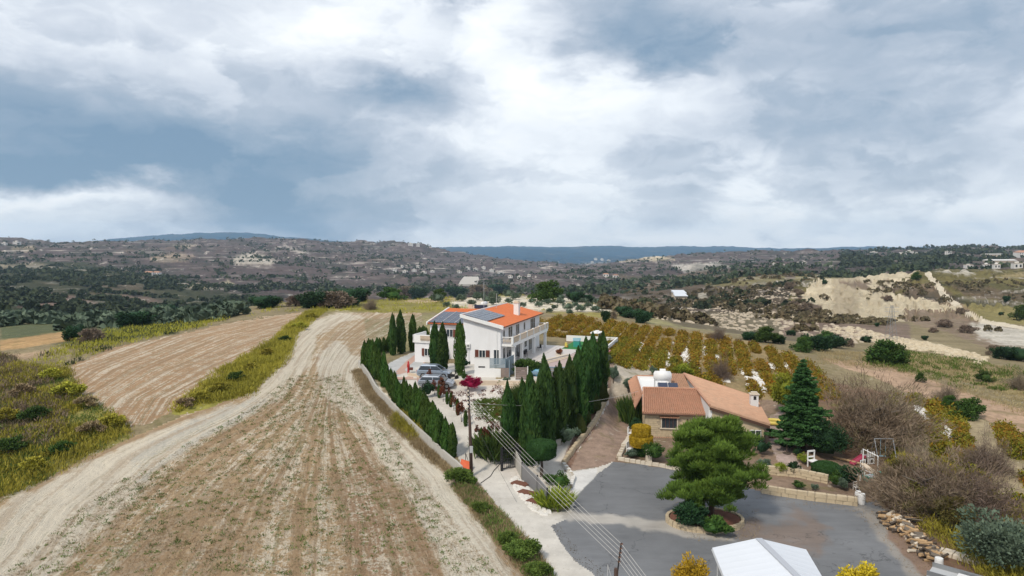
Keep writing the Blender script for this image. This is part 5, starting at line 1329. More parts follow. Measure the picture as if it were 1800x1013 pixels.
# ------------------------------------------------------------------ stone walls built of single stones
def stone_wall(pts, label, h=.55, sl=.75, courses=2, w_=.4, name='stone_wall', mat='stone', maxn=300, cat='wall', zoff=-.05, closed=False, lift=0.0):
    """courses of separate stones following a ground polyline (world x, y)"""
    if closed: pts = pts+[pts[0]]
    o = thing(name, (pts[0][0], pts[0][1], on_ground(*pts[0])), label, cat)
    O = Vector(o.location); rg = random.Random(len(pts)*7+int(abs(pts[0][0])*10))
    segs = []
    for a, b_ in zip(pts, pts[1:]): segs.append((a, b_, math.hypot(b_[0]-a[0], b_[1]-a[1])))
    total = sum(s[2] for s in segs)
    var = []
    for k in range(6):
        mb = MB(); j = lambda: rg.uniform(-.05,.05)
        mb.hexa([(-.5+j(),-.5+j(),0),(.5+j(),-.5+j(),0),(.5+j(),.5+j(),0),(-.5+j(),.5+j(),0),(-.46+j(),-.46+j(),1+j()),(.46+j(),-.46+j(),1+j()),(.46+j(),.46+j(),1+j()),(-.46+j(),.46+j(),1+j())])
        var.append(mb.mesh('stone', M[mat]))
    def point(s):
        for a, b_, l in segs:
            if s <= l or (a, b_, l) == segs[-1]:
                t_ = min(s/l, 1); return (a[0]+(b_[0]-a[0])*t_, a[1]+(b_[1]-a[1])*t_, math.atan2(b_[1]-a[1], b_[0]-a[0]))
            s -= l
    cnt = 0
    for c in range(courses):
        s = 0 if c % 2 == 0 else -sl*.4; ch = h/courses
        while s < total:
            l = sl*rg.uniform(.65,1.35); s1 = min(s+l, total); s0 = max(s, 0)
            if s1-s0 > .1 and cnt < maxn:
                x, y, a = point((s0+s1)/2)
                st_ = link('stone', var[rg.randrange(6)], o)
                st_.location = (x-O.x, y-O.y, on_ground(x, y)+lift+zoff+c*ch-O.z)
                st_.rotation_euler = (0, 0, a+rg.uniform(-.04,.04)); st_.scale = (s1-s0-.04, w_*rg.uniform(.85,1.1), ch-.025)
                cnt += 1
            s = s1
    # mortar core, butted inside
    mb = MB()
    for a, b_, l in segs:
        n = max(1, int(l/1.5))
        for k in range(n):
            p = [a[0]+(b_[0]-a[0])*k/n, a[1]+(b_[1]-a[1])*k/n]; q = [a[0]+(b_[0]-a[0])*(k+1)/n, a[1]+(b_[1]-a[1])*(k+1)/n]
            d = Vector((q[0]-p[0], q[1]-p[1], 0)).normalized(); s_ = Vector((-d.y, d.x, 0))*w_*.36
            zp, zq = on_ground(*p)+lift-O.z, on_ground(*q)+lift-O.z
            P_, Q_ = Vector((p[0]-O.x, p[1]-O.y, 0)), Vector((q[0]-O.x, q[1]-O.y, 0))
            V_ = lambda v_, z_: (v_.x, v_.y, z_)
            mb.hexa([V_(P_-s_,zp-.5),V_(Q_-s_,zq-.5),V_(Q_+s_,zq-.5),V_(P_+s_,zp-.5),V_(P_-s_,zp+h-.09),V_(Q_-s_,zq+h-.09),V_(Q_+s_,zq+h-.09),V_(P_+s_,zp+h-.09)])
    mb.build('mortar_core', M['mortar'], o)
    return o
stone_wall(path([(1338,866),(1390,874),(1440,881),(1507,889)]), 'long low yellow stone wall at the edge of the asphalt below the terrace', .75, .8, 2, .45)
stone_wall(path([(1338,832),(1400,838),(1456,850)]), 'upper yellow stone retaining wall between garden and lower bed', .85, .8, 3, .4)
stone_wall(path([(1086,808),(1108,812),(1160,820),(1205,829),(1260,842)]), 'low pale stone kerb wall between the asphalt and the cottage garden', .35, .6, 1, .4, mat='paleston')
stone_wall(path([(1118,745),(1110,765),(1097,785),(1088,806)]), 'rough row of pale stones along the right edge of the dirt lane', .35, .7, 1, .5, mat='paleston')
stone_wall(path([(1070,690),(1062,712),(1048,740),(1032,762),(1010,790),(990,818)]), 'curved yellow stone kerb wall along the left edge of the dirt lane', .55, .7, 2, .4)
stone_wall(path([(990,818),(1000,830),(1008,842),(1004,858)]), 'short white stone kerb curving round the mushroom bush corner', .4, .5, 1, .35, mat='chalkst')
stone_wall(path([(1185,758),(1250,778),(1300,785)]), 'pale stone terrace edge in front of the cottage door', .4, .7, 1, .4, mat='paleston') if False else None
# round planter in the asphalt
pc_ = at(1243, 918); import itertools
ring = [(pc_.x+2.75*math.cos(a)*1.05-.2, pc_.y+2.0*math.sin(a)) for a in np.linspace(0, 2*PI, 28, endpoint=False)]
stone_wall(ring, 'oval stone planter border round the big pine on the asphalt', .5, .42, 2, .25, closed=True, name='planter_border', cat='planter')
sb = MB().prism([((x-pc_.x)*.93, (y-pc_.y)*.93) for x, y in ring], -.2, .36).build('planter_soil', M['soilr'], None, loc=pc_); sb['kind'] = 'structure'
# kerb pillar, gate pillar bits near the cottage
g_ = thing('stone_pillar', at(1140, 812), 'short stone pillar at the front left of the cottage garden', 'pillar')
MB().hexa([(-.3,-.3,-.2),(.3,-.3,-.2),(.3,.3,-.2),(-.3,.3,-.2),(-.2,-.2,1.1),(.2,-.2,1.1),(.2,.2,1.1),(-.2,.2,1.1)]).build('shaft', M['paleston'], g_); MB().box(-.26,.26,-.26,.26,1.1,1.2).build('cap', M['paleston'], g_)
# flat terraces: paved court right of the cottage
for nm, poly, mt in (('side_paving', [(1103,795),(1128,798),(1136,770),(1134,735),(1118,738)], 'sheetb'),):
    pp = path(poly); zz = max(on_ground(x, y) for x, y in pp)+.05
    o = MB().prism([(x-pp[0][0], y-pp[0][1]) for x, y in pp][::1], -.4, 0).build(nm, M[mt], None, loc=(pp[0][0], pp[0][1], zz)); o['kind'] = 'structure'
for i, (px_, py_) in enumerate(((1352, 762), (1352, 770))):
    o = MB().box(0,3.8,-.15,.15,-.3,.30-.12*i).build('paving_step', M['fascia'], None, loc=at(px_, py_)); o['kind'] = 'structure'

# ================================================================== CARPORT at the bottom edge
cpo = thing('carport', (15.4, 41.0, 0), 'white sheet-roofed carport at the bottom edge of the asphalt', 'carport')
def w3(px_, py_, z_):
    a, b_, c = rays(px_, py_); t_ = (z_-CAMZ)/c
    return Vector((float(a*t_)-15.4, float(b_*t_)-41.0, z_))
zl, zh = 2.5, 3.25
A_, B_, R0 = w3(1252,963,zl), w3(1417,966,zl), w3(1332,946,zh)
A2, B2 = w3(1297,1075,zl), w3(1483,1078,zl); R1 = (A2+B2)/2+Vector((0,0,zh-zl)); R1.x = R0.x+.55
dn = Vector((0,0,-.07))
for nm, q in (('roof_panel', (A_, R0, R1, A2)), ('roof_panel', (R0, B_, B2, R1))):
    q = list(q)
    n = (q[1]-q[0]).cross(q[3]-q[0]).normalized(); n = n if n.z > 0 else -n
    V = []; Fc = []; nn = 22
    for i in range(nn+1):          # ribbed sheet
        for e, (pa, pb) in enumerate(((q[0], q[3]), (q[1], q[2]))):
            V.append(pa*(1-i/nn)+pb*(i/nn)+n*(.008 if i % 2 else 0))
    Fc = [(2*i, 2*i+1, 2*i+3, 2*i+2) for i in range(nn)]
    MB().add(V, Fc).add([p+dn for p in q], [(0,1,2,3)]).add([q[0], q[1], q[2], q[3], q[0]+dn, q[1]+dn, q[2]+dn, q[3]+dn], [(0,1,5,4),(1,2,6,5),(2,3,7,6),(3,0,4,7)]).build(nm, M['sheetw'], cpo)
MB().hexa([R0+Vector((-.16,-.1,.0)),R0+Vector((.22,-.1,-.0)),R1+Vector((.22,0,0)),R1+Vector((-.16,0,0)),R0+Vector((-.16,-.1,.05)),R0+Vector((.22,-.1,.05)),R1+Vector((.22,0,.05)),R1+Vector((-.16,0,.05))]).build('ridge_cap', flat('grey_ridge', (.42,.44,.48), .5, .05, 1), cpo)
MB().tube([A_+dn*2, R0+dn*2, B_+dn*2], .06, 5).tube([A_+dn*2, A2+dn*2], .06, 5).tube([B_+dn*2, B2+dn*2], .06, 5).build('frame_beam', M['steel'], cpo)
for c_ in (A_, A2*.5+A_*.5, B_, B2*.5+B_*.5, A2, B2):
    ins = Vector((.25 if c_.x < 0 else -.25, -.4, 0)); MB().tube([(c_.x+ins.x, c_.y+ins.y, 0), (c_.x+ins.x, c_.y+ins.y, zl-.1)], .06, 6).build('post', M['steel'], cpo)

# ================================================================== POLES AND WIRES
pb = at(829, 838)
pole = thing('utility_pole', pb, 'tall dark utility pole beside the green bush on the pale driveway', 'utility pole')
PH = 8.3
MB().tube([(0,0,-.3),(-.12,0,PH*.5),(-.28,0,PH)], [.17,.14,.10], 10).build('shaft', M['wood'], pole, smooth=True)
MB().box(-.33,-.20,-.18,-.10,PH-1.9,PH-.1).build('insulator_rack', M['black'], pole)
for k in range(5): MB().lathe([(.05,0),(.09,.04),(.05,.08),(.09,.12),(.04,.16)], 8, c=(-.27,-.24,PH-.35-k*.36)).build('insulator', M['paleston'], pole)
MB().box(-.16,.14,-.28,-.14,2.3,2.9).build('meter_box', M['steel'], pole)
MB().tube([(-.2,0,6.0),(.35,-.25,5.7),(.7,-.35,5.72)], .03, 5).build('bracket_arm', M['steel'], pole)
rk = at_depth(1091, 972, 31.0)
pole2 = thing('utility_pole', (rk.x, rk.y, 0), 'dark top of a wire pole with insulator rack at the bottom edge', 'utility pole')
MB().tube([(-.28,0,-.3),(-.2,0,rk.z-.75)], [.15,.10], 8).build('shaft', M['wood'], pole2)
MB().hexa([(-.16,-.03,rk.z-.85),(-.10,-.03,rk.z-.85),(-.10,.03,rk.z-.85),(-.16,.03,rk.z-.85),(.0,-.03,rk.z+.48),(.05,-.03,rk.z+.48),(.05,.03,rk.z+.48),(.0,.03,rk.z+.48)]).build('insulator_rack', M['black'], pole2)
for k in range(5): MB().tube([(-.07+k*.027-.06,0,rk.z-.42+k*.21),(-.07+k*.027+.06,0,rk.z-.42+k*.21)], .05, 6).build('insulator', M['ins'], pole2)
MB().tube([(-.62,.1,rk.z-1.9),(-.58,.1,rk.z-.62)], .02, 4).tube([(-.58,.1,rk.z-.66),(-.2,0,rk.z-1.9)], .02, 4).build('bracket', M['steel'], pole2)
def cable(p, q, sag, r, label, name='power_cable', cat='cable', n=18, group=None, mat='wire'):
    p, q = Vector(p), Vector(q)
    pts = [(p*(1-k/n)+q*(k/n))-p-Vector((0,0,sag*4*(k/n)*(1-k/n))) for k in range(n+1)]
    o = MB().tube(pts, r, 4).build(name, M[mat], None, loc=p); tag(o, label, cat, group); return o
for k in range(5):
    p = Vector((pb.x-.27, pb.y-.24, pb.z+PH-.30-k*.36)); q = Vector((rk.x-.07+(4-k)*.027, rk.y, rk.z-.42+(4-k)*.21))
    cable(p, q, .25, .009, f'{["uppermost","second","third","fourth","lowest"][k]} of the five pale wires from the tall pole to the bottom edge', group='overhead wires')
    e = at_depth(1175+ (4-k)*-2, 1022-(4-k)*8+30, 24.0); cable(q, (e.x+3.0, 14.0, q.z-.3), .1, .009, f'{["uppermost","second","third","fourth","lowest"][k]} wire continuing beyond the insulator rack at the bottom edge', group='overhead wires')
e = H0+Matrix.Rotation(HA,3,'Z') @ Vector((-.05, 8.0, 3.3))
cable((pb.x-.25, pb.y, pb.z+6.9), e, .9, .016, 'thin sagging service wire crossing in front of the tall cypresses to the cottage')
cable((pb.x-.1, pb.y, pb.z+5.8), at(845, 880)+Vector((3.0,-.5,.06)), .1, .012, 'guy cable slanting down from the tall pole to the driveway', mat='black')
hs = path([(845,850),(862,838),(868,828),(880,815)])
hose = MB().tube([Vector((x, y, on_ground(x,y)+.03))-Vector((hs[0][0],hs[0][1],0)) for x, y in hs], .035, 5).build('hose', M['black'], None, loc=(hs[0][0],hs[0][1],0)); tag(hose, 'dark hose lying across the pale driveway near the gate', 'hose')
for i, (px_, py_, hh, lb_) in enumerate(((911,472,9.0,'x'),)):
    pass
# orange sheet on the post beside the pole
sg = thing('sign_board', at(822, 826), 'tilted orange-red sheet beside the foot of the tall pole', 'sign')
MB().hexa([(-.75,-.05,.35),(.35,-.5,.15),(.35,-.46,.15),(-.75,0,.35),(-.62,.3,.95),(.40,.15,.65),(.40,.19,.65),(-.62,.34,.95)]).build('sheet', M['orange'], sg)
MB().tube([(-.2,.3,0),(-.2,.3,1.5)], .03, 5).tube([(.3,.2,0),(-.2,.3,1.5)], .025, 5).build('stake', M['black'], sg)
# gate
gt = thing('iron_gate', at(882, 828), 'open black iron gate leaf with its post at the driveway', 'gate', None, math.radians(28))
MB().box(-.09,.09,-.09,.09,-.2,2.25).build('post', M['black'], gt); MB().box(1.55,1.75,-.12,.12,-.2,2.4).build('post', M['black'], gt)
MB().box(.1,1.52,-.025,.025,.15,.23).box(.1,1.52,-.025,.025,1.95,2.03).box(.1,.16,-.025,.025,.23,1.95).box(1.46,1.52,-.025,.025,.23,1.95).box(.1,1.52,-.02,.02,1.05,1.1).build('frame', M['black'], gt)
for k in range(6): MB().tube([(.3+k*.2,0,.23),(.3+k*.2,0,1.95)], .018, 5).build('bar', M['black'], gt)
for k in range(3): MB().tube([(.42+k*.38+.14*math.cos(a), -.0, 1.5+.14*math.sin(a)) for a in np.linspace(0,2*PI,9)], .02, 4).build('scroll', M['black'], gt)
# grey sheet fence from the gate down to the corner
fp = path([(897,800),(918,843),(945,868),(962,892)])
fe = thing('sheet_fence', (fp[0][0], fp[0][1], on_ground(*fp[0])), 'grey sheet-metal fence between the gate and the corner bed', 'fence')
O_ = Vector(fe.location)
for (a, b_), mt in zip(zip(fp, fp[1:]), ('conc', 'sheetg', 'sheetg')):
    za, zb_ = on_ground(*a)-O_.z, on_ground(*b_)-O_.z
    d = Vector((b_[0]-a[0], b_[1]-a[1], 0)); s_ = Vector((-d.y, d.x, 0)).normalized()*.05
    pa, pb_ = Vector((a[0]-O_.x, a[1]-O_.y, 0))+d*.01, Vector((b_[0]-O_.x, b_[1]-O_.y, 0))-d*.01
    V_ = lambda v_, z_: (v_.x, v_.y, z_)
    MB().hexa([V_(pa-s_,za-.2),V_(pb_-s_,zb_-.2),V_(pb_+s_,zb_-.2),V_(pa+s_,za-.2),V_(pa-s_,za+1.5),V_(pb_-s_,zb_+1.5),V_(pb_+s_,zb_+1.5),V_(pa+s_,za+1.5)]).build('fence_panel', M[mt], fe)
    MB().box(pb_.x-.06,pb_.x+.06,pb_.y-.09,pb_.y+.09,zb_-.3,zb_+1.62).build('post', M['black'], fe)
# pale wall behind the mushroom bush
lowwall([(*p,) for p in path([(905,815),(940,800),(985,782),(1003,765)])], on_ground(*path([(940,800)])[0]), on_ground(*path([(940,800)])[0])+.9, .2, 'pale concrete wall under the big cypresses behind the mushroom bush', 'conc')
# three red-soil beds edged with white stones
for i, (px_, py_) in enumerate(((915,852),(927,868),(943,884))):
    p = at(px_, py_); b_ = thing('soil_bed', p, ['small red-brown soil bed nearest the gate among white pebbles', 'middle one of the three red-brown soil beds by the driveway', 'red-brown soil bed nearest the driveway corner'][i], 'flower bed', None, -.6)
    MB().prism([(-.8,-.42),(.8,-.42),(.75,.42),(-.75,.42)], -.1, .16).build('bed_soil', M['soilr'], b_)
peb = MB(); pebc = path([(895,845),(905,860),(920,880),(936,898),(958,908),(968,900),(950,880),(930,858),(908,838)])
rp = scatter(pebc, 420, 4)
for x, y in rp:
    r = random.uniform(.07,.2); z_ = on_ground(x, y)
    peb.hexa([(x-r,y-r,z_-.05),(x+r,y-r*.8,z_-.05),(x+r*.8,y+r,z_-.05),(x-r,y+r*.9,z_-.05),(x-r*.6,y-r*.6,z_+r*.7),(x+r*.6,y-r*.5,z_+r*.8),(x+r*.5,y+r*.6,z_+r*.7),(x-r*.5,y+r*.5,z_+r*.6)])
o = peb.build('white_pebbles', M['chalkst']); o['kind'] = 'stuff'; o['label'] = 'white pebbles round the small red soil beds'
for i, (px_, py_) in enumerate(((956,899),(965,902),(961,893),(949,893))):
    tag(MB().hexa([(-.25,-.2,-.1),(.25,-.22,-.1),(.22,.2,-.1),(-.2,.25,-.1),(-.15,-.12,.25),(.14,-.1,.28),(.12,.14,.24),(-.12,.15,.27)]).build('boulder', M['chalkst'], None, loc=at(px_, py_)), f'{ORD[i]} from the left of the white boulders at the driveway corner', 'boulder', 'white boulders at the driveway corner')
# concrete boundary wall beside the field, in jointed lengths
bw = path([(631,645),(660,690),(700,733),(738,770),(770,800),(800,826),(812,838)])
bo = thing('boundary_wall', (*bw[0], on_ground(*bw[0])), 'long low pale concrete boundary wall between field and cypress hedge', 'wall')
O_ = Vector(bo.location); tot = [Vector((b_[0]-a[0], b_[1]-a[1], 0)).length for a, b_ in zip(bw, bw[1:])]
for a, b_ in zip(bw, bw[1:]):
    l = math.hypot(b_[0]-a[0], b_[1]-a[1]); n = max(1, round(l/2.6)); d = Vector((b_[0]-a[0], b_[1]-a[1], 0)).normalized(); s_ = Vector((-d.y, d.x, 0))*.1
    for k in range(n):
        p = Vector((a[0], a[1], 0))+d*(l*k/n+.012); q = Vector((a[0], a[1], 0))+d*(l*(k+1)/n-.012)
        zp, zq = on_ground(p.x, p.y)-O_.z, on_ground(q.x, q.y)-O_.z; P_, Q_ = p-Vector((O_.x,O_.y,0)), q-Vector((O_.x,O_.y,0))
        V_ = lambda v_, z_: (v_.x, v_.y, z_)
        h_ = .95+random.uniform(-.03,.03)
        MB().hexa([V_(P_-s_,zp-.4),V_(Q_-s_,zq-.4),V_(Q_+s_,zq-.4),V_(P_+s_,zp-.4),V_(P_-s_,zp+h_),V_(Q_-s_,zq+h_),V_(Q_+s_,zq+h_),V_(P_+s_,zp+h_)]).build('wall_section', M['conc'], bo)

# ================================================================== GARDEN THINGS at the right
def lchair(px_, py_, label, rz=0, sc=1.0):
    o = thing('white_chair', at(px_, py_), label, 'chair', None, rz); o.scale = (sc,)*3
    MB().box(-.28,.28,-.26,.26,.40,.46).build('seat', M['white2'], o)
    MB().box(-.28,-.22,.22,.28,.46,1.05).box(.22,.28,.22,.28,.46,1.05).box(-.22,.22,.22,.28,.95,1.05).box(-.22,.22,.22,.28,.6,.68).build('backrest', M['white2'], o)
    for sx in (-.25,.25):
        for sy in (-.23,.23): MB().box(sx-.03,sx+.03,sy-.03,sy+.03,0,.40).build('leg', M['white2'], o)
lchair(1430, 822, 'white wooden chair on the rockery left of the round clipped hedge', .3, 1.5)
lchair(1108, 768, 'upper one of two small white metal frames beside the dirt lane', 1.2)
lchair(1107, 796, 'lower one of two small white metal frames beside the dirt lane', 1.0)
lchair(1505, 862, 'tiny white stand at the corner of the flowering hedge', .2, .7)
# climbing frame with pink slide
M['pinkd'] = flat('faded_pink_plastic', (.36,.05,.10), .6)
pf = thing('play_tower', at(1525, 814), 'white and grey play frame with pink slide under the bare tree', 'play frame', None, .35); pf.scale = (.8,.8,.8)
for x in (-.5,.5):
    for y in (-.5,.5): MB().tube([(x,y,0),(x,y,1.5)], .05, 6).build('post', M['white2'], pf)
MB().box(-.55,.55,-.55,.55,.85,.93).build('platform', M['steel'], pf)
for k in range(4): MB().box(-.5+k*.28,-.38+k*.28,-.58,-.54,.95,1.55).build('rail', M['white2'], pf)
MB().box(-.45,.45,-.60,-.55,.05,.75).build('side_panel', M['white2'], pf); MB().tube([(0,-.615,.4),(0,-.605,.4)], .22, 14).build('round_opening', M['black'], pf)
MB().hexa([(-.6,-.3,.9),(-.6,.3,.9),(-2.5,.3,.1),(-2.5,-.3,.1),(-.6,-.3,1.0),(-.6,.3,1.0),(-2.5,.3,.2),(-2.5,-.3,.2)]).hexa([(-.6,-.36,.9),(-.6,-.3,.9),(-2.5,-.3,.1),(-2.5,-.36,.1),(-.6,-.36,1.15),(-.6,-.3,1.15),(-2.5,-.3,.35),(-2.5,-.36,.35)]).hexa([(-.6,.3,.9),(-.6,.36,.9),(-2.5,.36,.1),(-2.5,.3,.1),(-.6,.3,1.15),(-.6,.36,1.15),(-2.5,.36,.35),(-2.5,.3,.35)]).build('slide', M['pinkd'], pf)
sw = thing('swing_frame', at(1536, 812), 'grey metal A-shaped swing frame behind the play tower', 'swing')
for x in (0, 1.8): MB().tube([(x,-.9,0),(x,0,2.3),(x,.9,0)], .05, 6).build('a_frame', M['metal'], sw)
MB().tube([(0,0,2.3),(1.8,0,2.3)], .05, 6).build('top_bar', M['metal'], sw)
MB().tube([(.6,0,2.3),(.6,0,.6)], .015, 4).tube([(1.1,0,2.3),(1.1,0,.6)], .015, 4).box(.55,1.15,-.12,.12,.55,.6).build('swing_seat', M['lblue'], sw)
gf = thing('goal_frame', at(1522, 838), 'tall white folding frame standing behind the green boat toy', 'frame')
MB().tube([(0,.6,0),(0,.6,2.4),(.9,-.3,2.0),(.9,-.3,0)], .06, 6).build('upright', M['white2'], gf)
MB().tube([(-.8,.1,.05),(0,.6,.5),(.9,.9,.05)], .05, 6).tube([(.9,-.3,.7),(1.5,-.9,.1)], .05, 6).build('foot_bar', M['white2'], gf)
bt = thing('boat_seesaw', at(1532, 846), 'green boat-shaped rocker with white seat beside the bare shrubs', 'rocker', None, .45)
m = MB()
secs = [(-1.2,.08,.42,.30),(-.8,.34,.10,.42),(0,.42,.0,.42),(.8,.34,.10,.42),(1.2,.08,.42,.30)]
V = []
for x, w_, zb_, hh in secs: V += [(x,-w_,zb_+hh),(x,-w_*.6,zb_),(x,w_*.6,zb_),(x,w_,zb_+hh)]
Fc = [(i*4+k, i*4+k+1, i*4+k+5, i*4+k+4) for i in range(4) for k in range(3)]+[(i*4+3, i*4, i*4+4, i*4+7) for i in range(4)]+[(0,1,2,3),(19,18,17,16)]
MB().add(V, Fc).build('hull', M['teal'], bt); MB().box(-.3,.3,-.4,.4,.44,.52).build('seat', M['white2'], bt)
ws = thing('yellow_slide', at(1548, 858), 'long cream plastic slide lying against the bare shrubs', 'slide')
MB().hexa([(-.9,1.8,1.5),(-.4,2.0,1.5),(1.3,-.5,.05),(.8,-.7,.05),(-.9,1.8,1.6),(-.4,2.0,1.6),(1.3,-.5,.15),(.8,-.7,.15)]).build('chute', M['cream'], ws)
MB().tube([(-.9,1.8,0),(-.9,1.8,1.9),(-.4,2.0,1.9),(-.4,2.0,0)], .05, 5).build('ladder', M['white2'], ws)
def bucket(px_, py_, label, sc=1.0, name='white_drum'):
    o = thing(name, at(px_, py_), label, 'drum'); o.scale = (sc,)*3
    MB().lathe([(.27,0),(.3,.05),(.31,.35),(.3,.38),(.31,.41),(.3,.78),(.27,.82)], 14).build('drum_body', M['tank'], o, smooth=False)
    MB().lathe([(.285,.82),(.285,.87),(.1,.88)], 14).build('lid', M['white2'], o); return o
bucket(1514, 886, 'white drum at the end of the low stone wall'); bucket(1508, 878, 'white container just behind the drum at the wall end', .8); bucket(1650, 1000, 'white bucket beside the wood pile at the bottom', .85)
pl_ = thing('long_plank', at(1480, 748), 'long pale beam lying on the brown earth beside the dark bush', 'beam', None, -.72)
MB().box(0,4.6,-.12,.12,.1,.35).build('beam', M['paleston'], pl_)
for i, (px_, py_, rz_, ll) in enumerate(((1457,744,1.3,2.4),(1452,741,-.2,1.8),(1465,806,-1.0,3.0))):
    o = MB().tube([(0,0,.15),(ll,0,.25+.5*(i == 0))], .11, 7).build('log', M['log'], None, loc=at(px_, py_), rz=rz_); tag(o, ['leaning pale log behind the dark green bush','short pale log lying near the leaning one','white driftwood log right of the round hedge'][i], 'log')
bird = thing('bird_bath', at(1383, 797), 'small dark bird bath on a thin stem on the paved court', 'bird bath')
MB().lathe([(.4,0),(.38,.05),(.06,.09),(.05,1.3),(.1,1.35)], 12).build('stem', M['bark'], bird); MB().lathe([(.1,1.35),(.32,1.45),(.33,1.5),(.05,1.46)], 12).build('bowl', M['bark'], bird)
yb = thing('garden_ring', at(1360, 746)+Vector((0,0,.05)), 'pale yellow round inflatable ring beside the cottage roof corner', 'ring')
V = [((1.0+.22*math.cos(b_))*math.cos(a), (.8+.22*math.cos(b_))*math.sin(a), .25+.22*math.sin(b_)) for a in np.linspace(0,2*PI,18,endpoint=False) for b_ in np.linspace(0,2*PI,8,endpoint=False)]
Fc = [(i*8+k, ((i+1)%18)*8+k, ((i+1)%18)*8+(k+1)%8, i*8+(k+1)%8) for i in range(18) for k in range(8)]
MB().add(V, Fc).build('tube', leafmat('pale_yellow', (.5,.55,.12), (.5,.55,.12)) if False else M['yel'], yb, smooth=True)
for i, (px_, py_) in enumerate(((1447,835),(1446,830))): pass
og = MB().lathe([(.05,0),(.22,.08),(.3,.22),(.24,.38),(.1,.42)], 10).build('clay_pot', M['orange'], None, loc=at(1446, 836), smooth=True); tag(og, 'small orange-red pot on top of the upper stone wall', 'pot')
# wood pile: split logs heaped in a row
wp = path([(1560,912),(1585,930),(1604,945),(1625,968),(1645,990)])
logm = [MB().tube([(-l/2,0,0),(l/2,0,0)], r, 6).mesh('log', M[k]) for l, r, k in ((.9,.10,'log'),(.7,.13,'log'),(1.1,.08,'bark'),(.8,.12,'paleston'),(.6,.15,'greybark'))]
wo = thing('wood_pile', (*wp[2], on_ground(*wp[2])), 'long heap of split firewood along the right edge of the asphalt', 'wood pile'); O_ = Vector(wo.location)
for k in range(240):
    s_ = random.random()**.8*(len(wp)-1); i = min(int(s_), len(wp)-2); f_ = s_-i
    x = wp[i][0]*(1-f_)+wp[i+1][0]*f_; y = wp[i][1]*(1-f_)+wp[i+1][1]*f_
    off = random.gauss(0,.42); lay = max(0, .55-abs(off)*.5)*random.random()
    l_ = link('log', logm[random.randrange(5)], wo, (x+off*.8-O_.x, y+off*.4-O_.y, .1+lay+on_ground(x,y)-O_.z)); l_.rotation_euler = (random.gauss(0,.2), random.gauss(0,.25), random.uniform(-.9,.6))
br_ = thing('branch_pile', (*wp[0], on_ground(*wp[0])), 'dark heap of long branches and boards at the far end of the firewood', 'branch pile')
for k in range(26): MB().tube([(0,0,0),(random.uniform(1.5,2.8),random.uniform(-.3,.3),random.uniform(-.1,.3))], random.uniform(.03,.08), 5).build('branch', M[random.choice(['bark','bark','greybark','log'])], br_, (random.uniform(-.8,.3), random.uniform(-.4,.5), random.uniform(.05,.5)), rz=random.uniform(-.6,.2))
bl = thing('stone_block_stack', at(1682, 985), 'neat row of pale cut stone blocks right of the wood pile', 'stone stack', None, -.85)
for k in range(5):
    for j in range(2): MB().hexa([(0,0,0),(.62,0,0),(.62,.42,0),(0,.42,0),(.02,.02,.27),(.6,.02,.25),(.6,.4,.27),(.02,.4,.26)]).build('stone_block', M['paleston'], bl, (-1.6+k*.66, j*.46+random.uniform(-.05,.05), random.uniform(0,.03)))
trl = thing('trailer', at(1675, 1030), 'grey flat trailer partly cut off by the bottom edge', 'trailer', None, -.75)
MB().box(-1.3,1.6,-.8,.8,.45,.55).build('bed', M['steel'], trl)
for y in (-.8,.75): MB().box(-1.3,1.6,y,y+.05,.56,.85).build('side_board', M['metal'], trl)
for y in (-.9,.9): MB().tube([(0,y-.08,.3),(0,y+.08,.3)], .3, 12).build('wheel', M['tyre'], trl)
MB().box(.2,1.2,-.5,.5,.56,.72).build('load', M['tank'], trl)
fenw = [(1086,806),(1094,780),(1110,745)]
# ================================================================== VEGETATION
cyp_crowns = [cypress_mesh(6.0, .82, 5200, L['cyp'], 3) for _ in range(3)]
cypb_crowns = [cypress_mesh(6.0, .85, 5200, L['cyp2'], 4, .34) for _ in range(2)]
hed_crowns = [cypress_mesh(3.2, .55, 2200, L['cyp2'], 3, .30) for _ in range(4)]
cyp_tr = trunk_mesh(.9, .14, M['bark'], .02)
big_cyp = Plant('cypress_tree', 'cypress', cyp_crowns, cyp_tr)
bri_cyp = Plant('cypress_tree', 'cypress', cypb_crowns, cyp_tr)
hed_cyp = Plant('hedge_cypress', 'cypress', hed_crowns, trunk_mesh(.5, .07, M['bark'], .01))
def put_px(pl, px, base, top, label, group=None, ref=6.0, wide=1.0, dmin=8, var=None):
    """a plant whose foot stands at a photo position and whose height gives the photo's top"""
    p = at(px, base, dmin)
    a, b_, c = rays(px, top); t_ = p.y/b_; h = CAMZ+c*t_-p.z
    s_ = float(h)/ref
    o = pl.put(p, label, group, 1.0, var=var); o.scale = (s_*wide, s_*wide, s_); o.rotation_euler = (random.gauss(0, .018), random.gauss(0, .018), o.rotation_euler.z)
    return o
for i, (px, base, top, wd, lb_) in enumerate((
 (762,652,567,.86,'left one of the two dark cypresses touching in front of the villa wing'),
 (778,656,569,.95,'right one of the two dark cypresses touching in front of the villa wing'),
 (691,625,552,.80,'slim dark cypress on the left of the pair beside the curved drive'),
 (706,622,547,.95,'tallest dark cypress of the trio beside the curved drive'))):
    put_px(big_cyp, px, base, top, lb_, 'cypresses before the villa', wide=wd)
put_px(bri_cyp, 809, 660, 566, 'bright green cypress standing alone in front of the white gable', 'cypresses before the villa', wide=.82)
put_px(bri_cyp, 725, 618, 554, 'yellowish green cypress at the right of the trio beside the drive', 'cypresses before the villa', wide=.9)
tall = [(897,800,672,.85),(933,818,655,.92),(962,790,628,.86),(985,778,640,.9),(1002,765,628,.95),(1015,745,612,.95),(1030,728,596,1.0),(1043,712,588,1.0),(1056,700,585,.95),(1022,760,640,.8),(948,770,650,.8),(918,790,668,.7)]
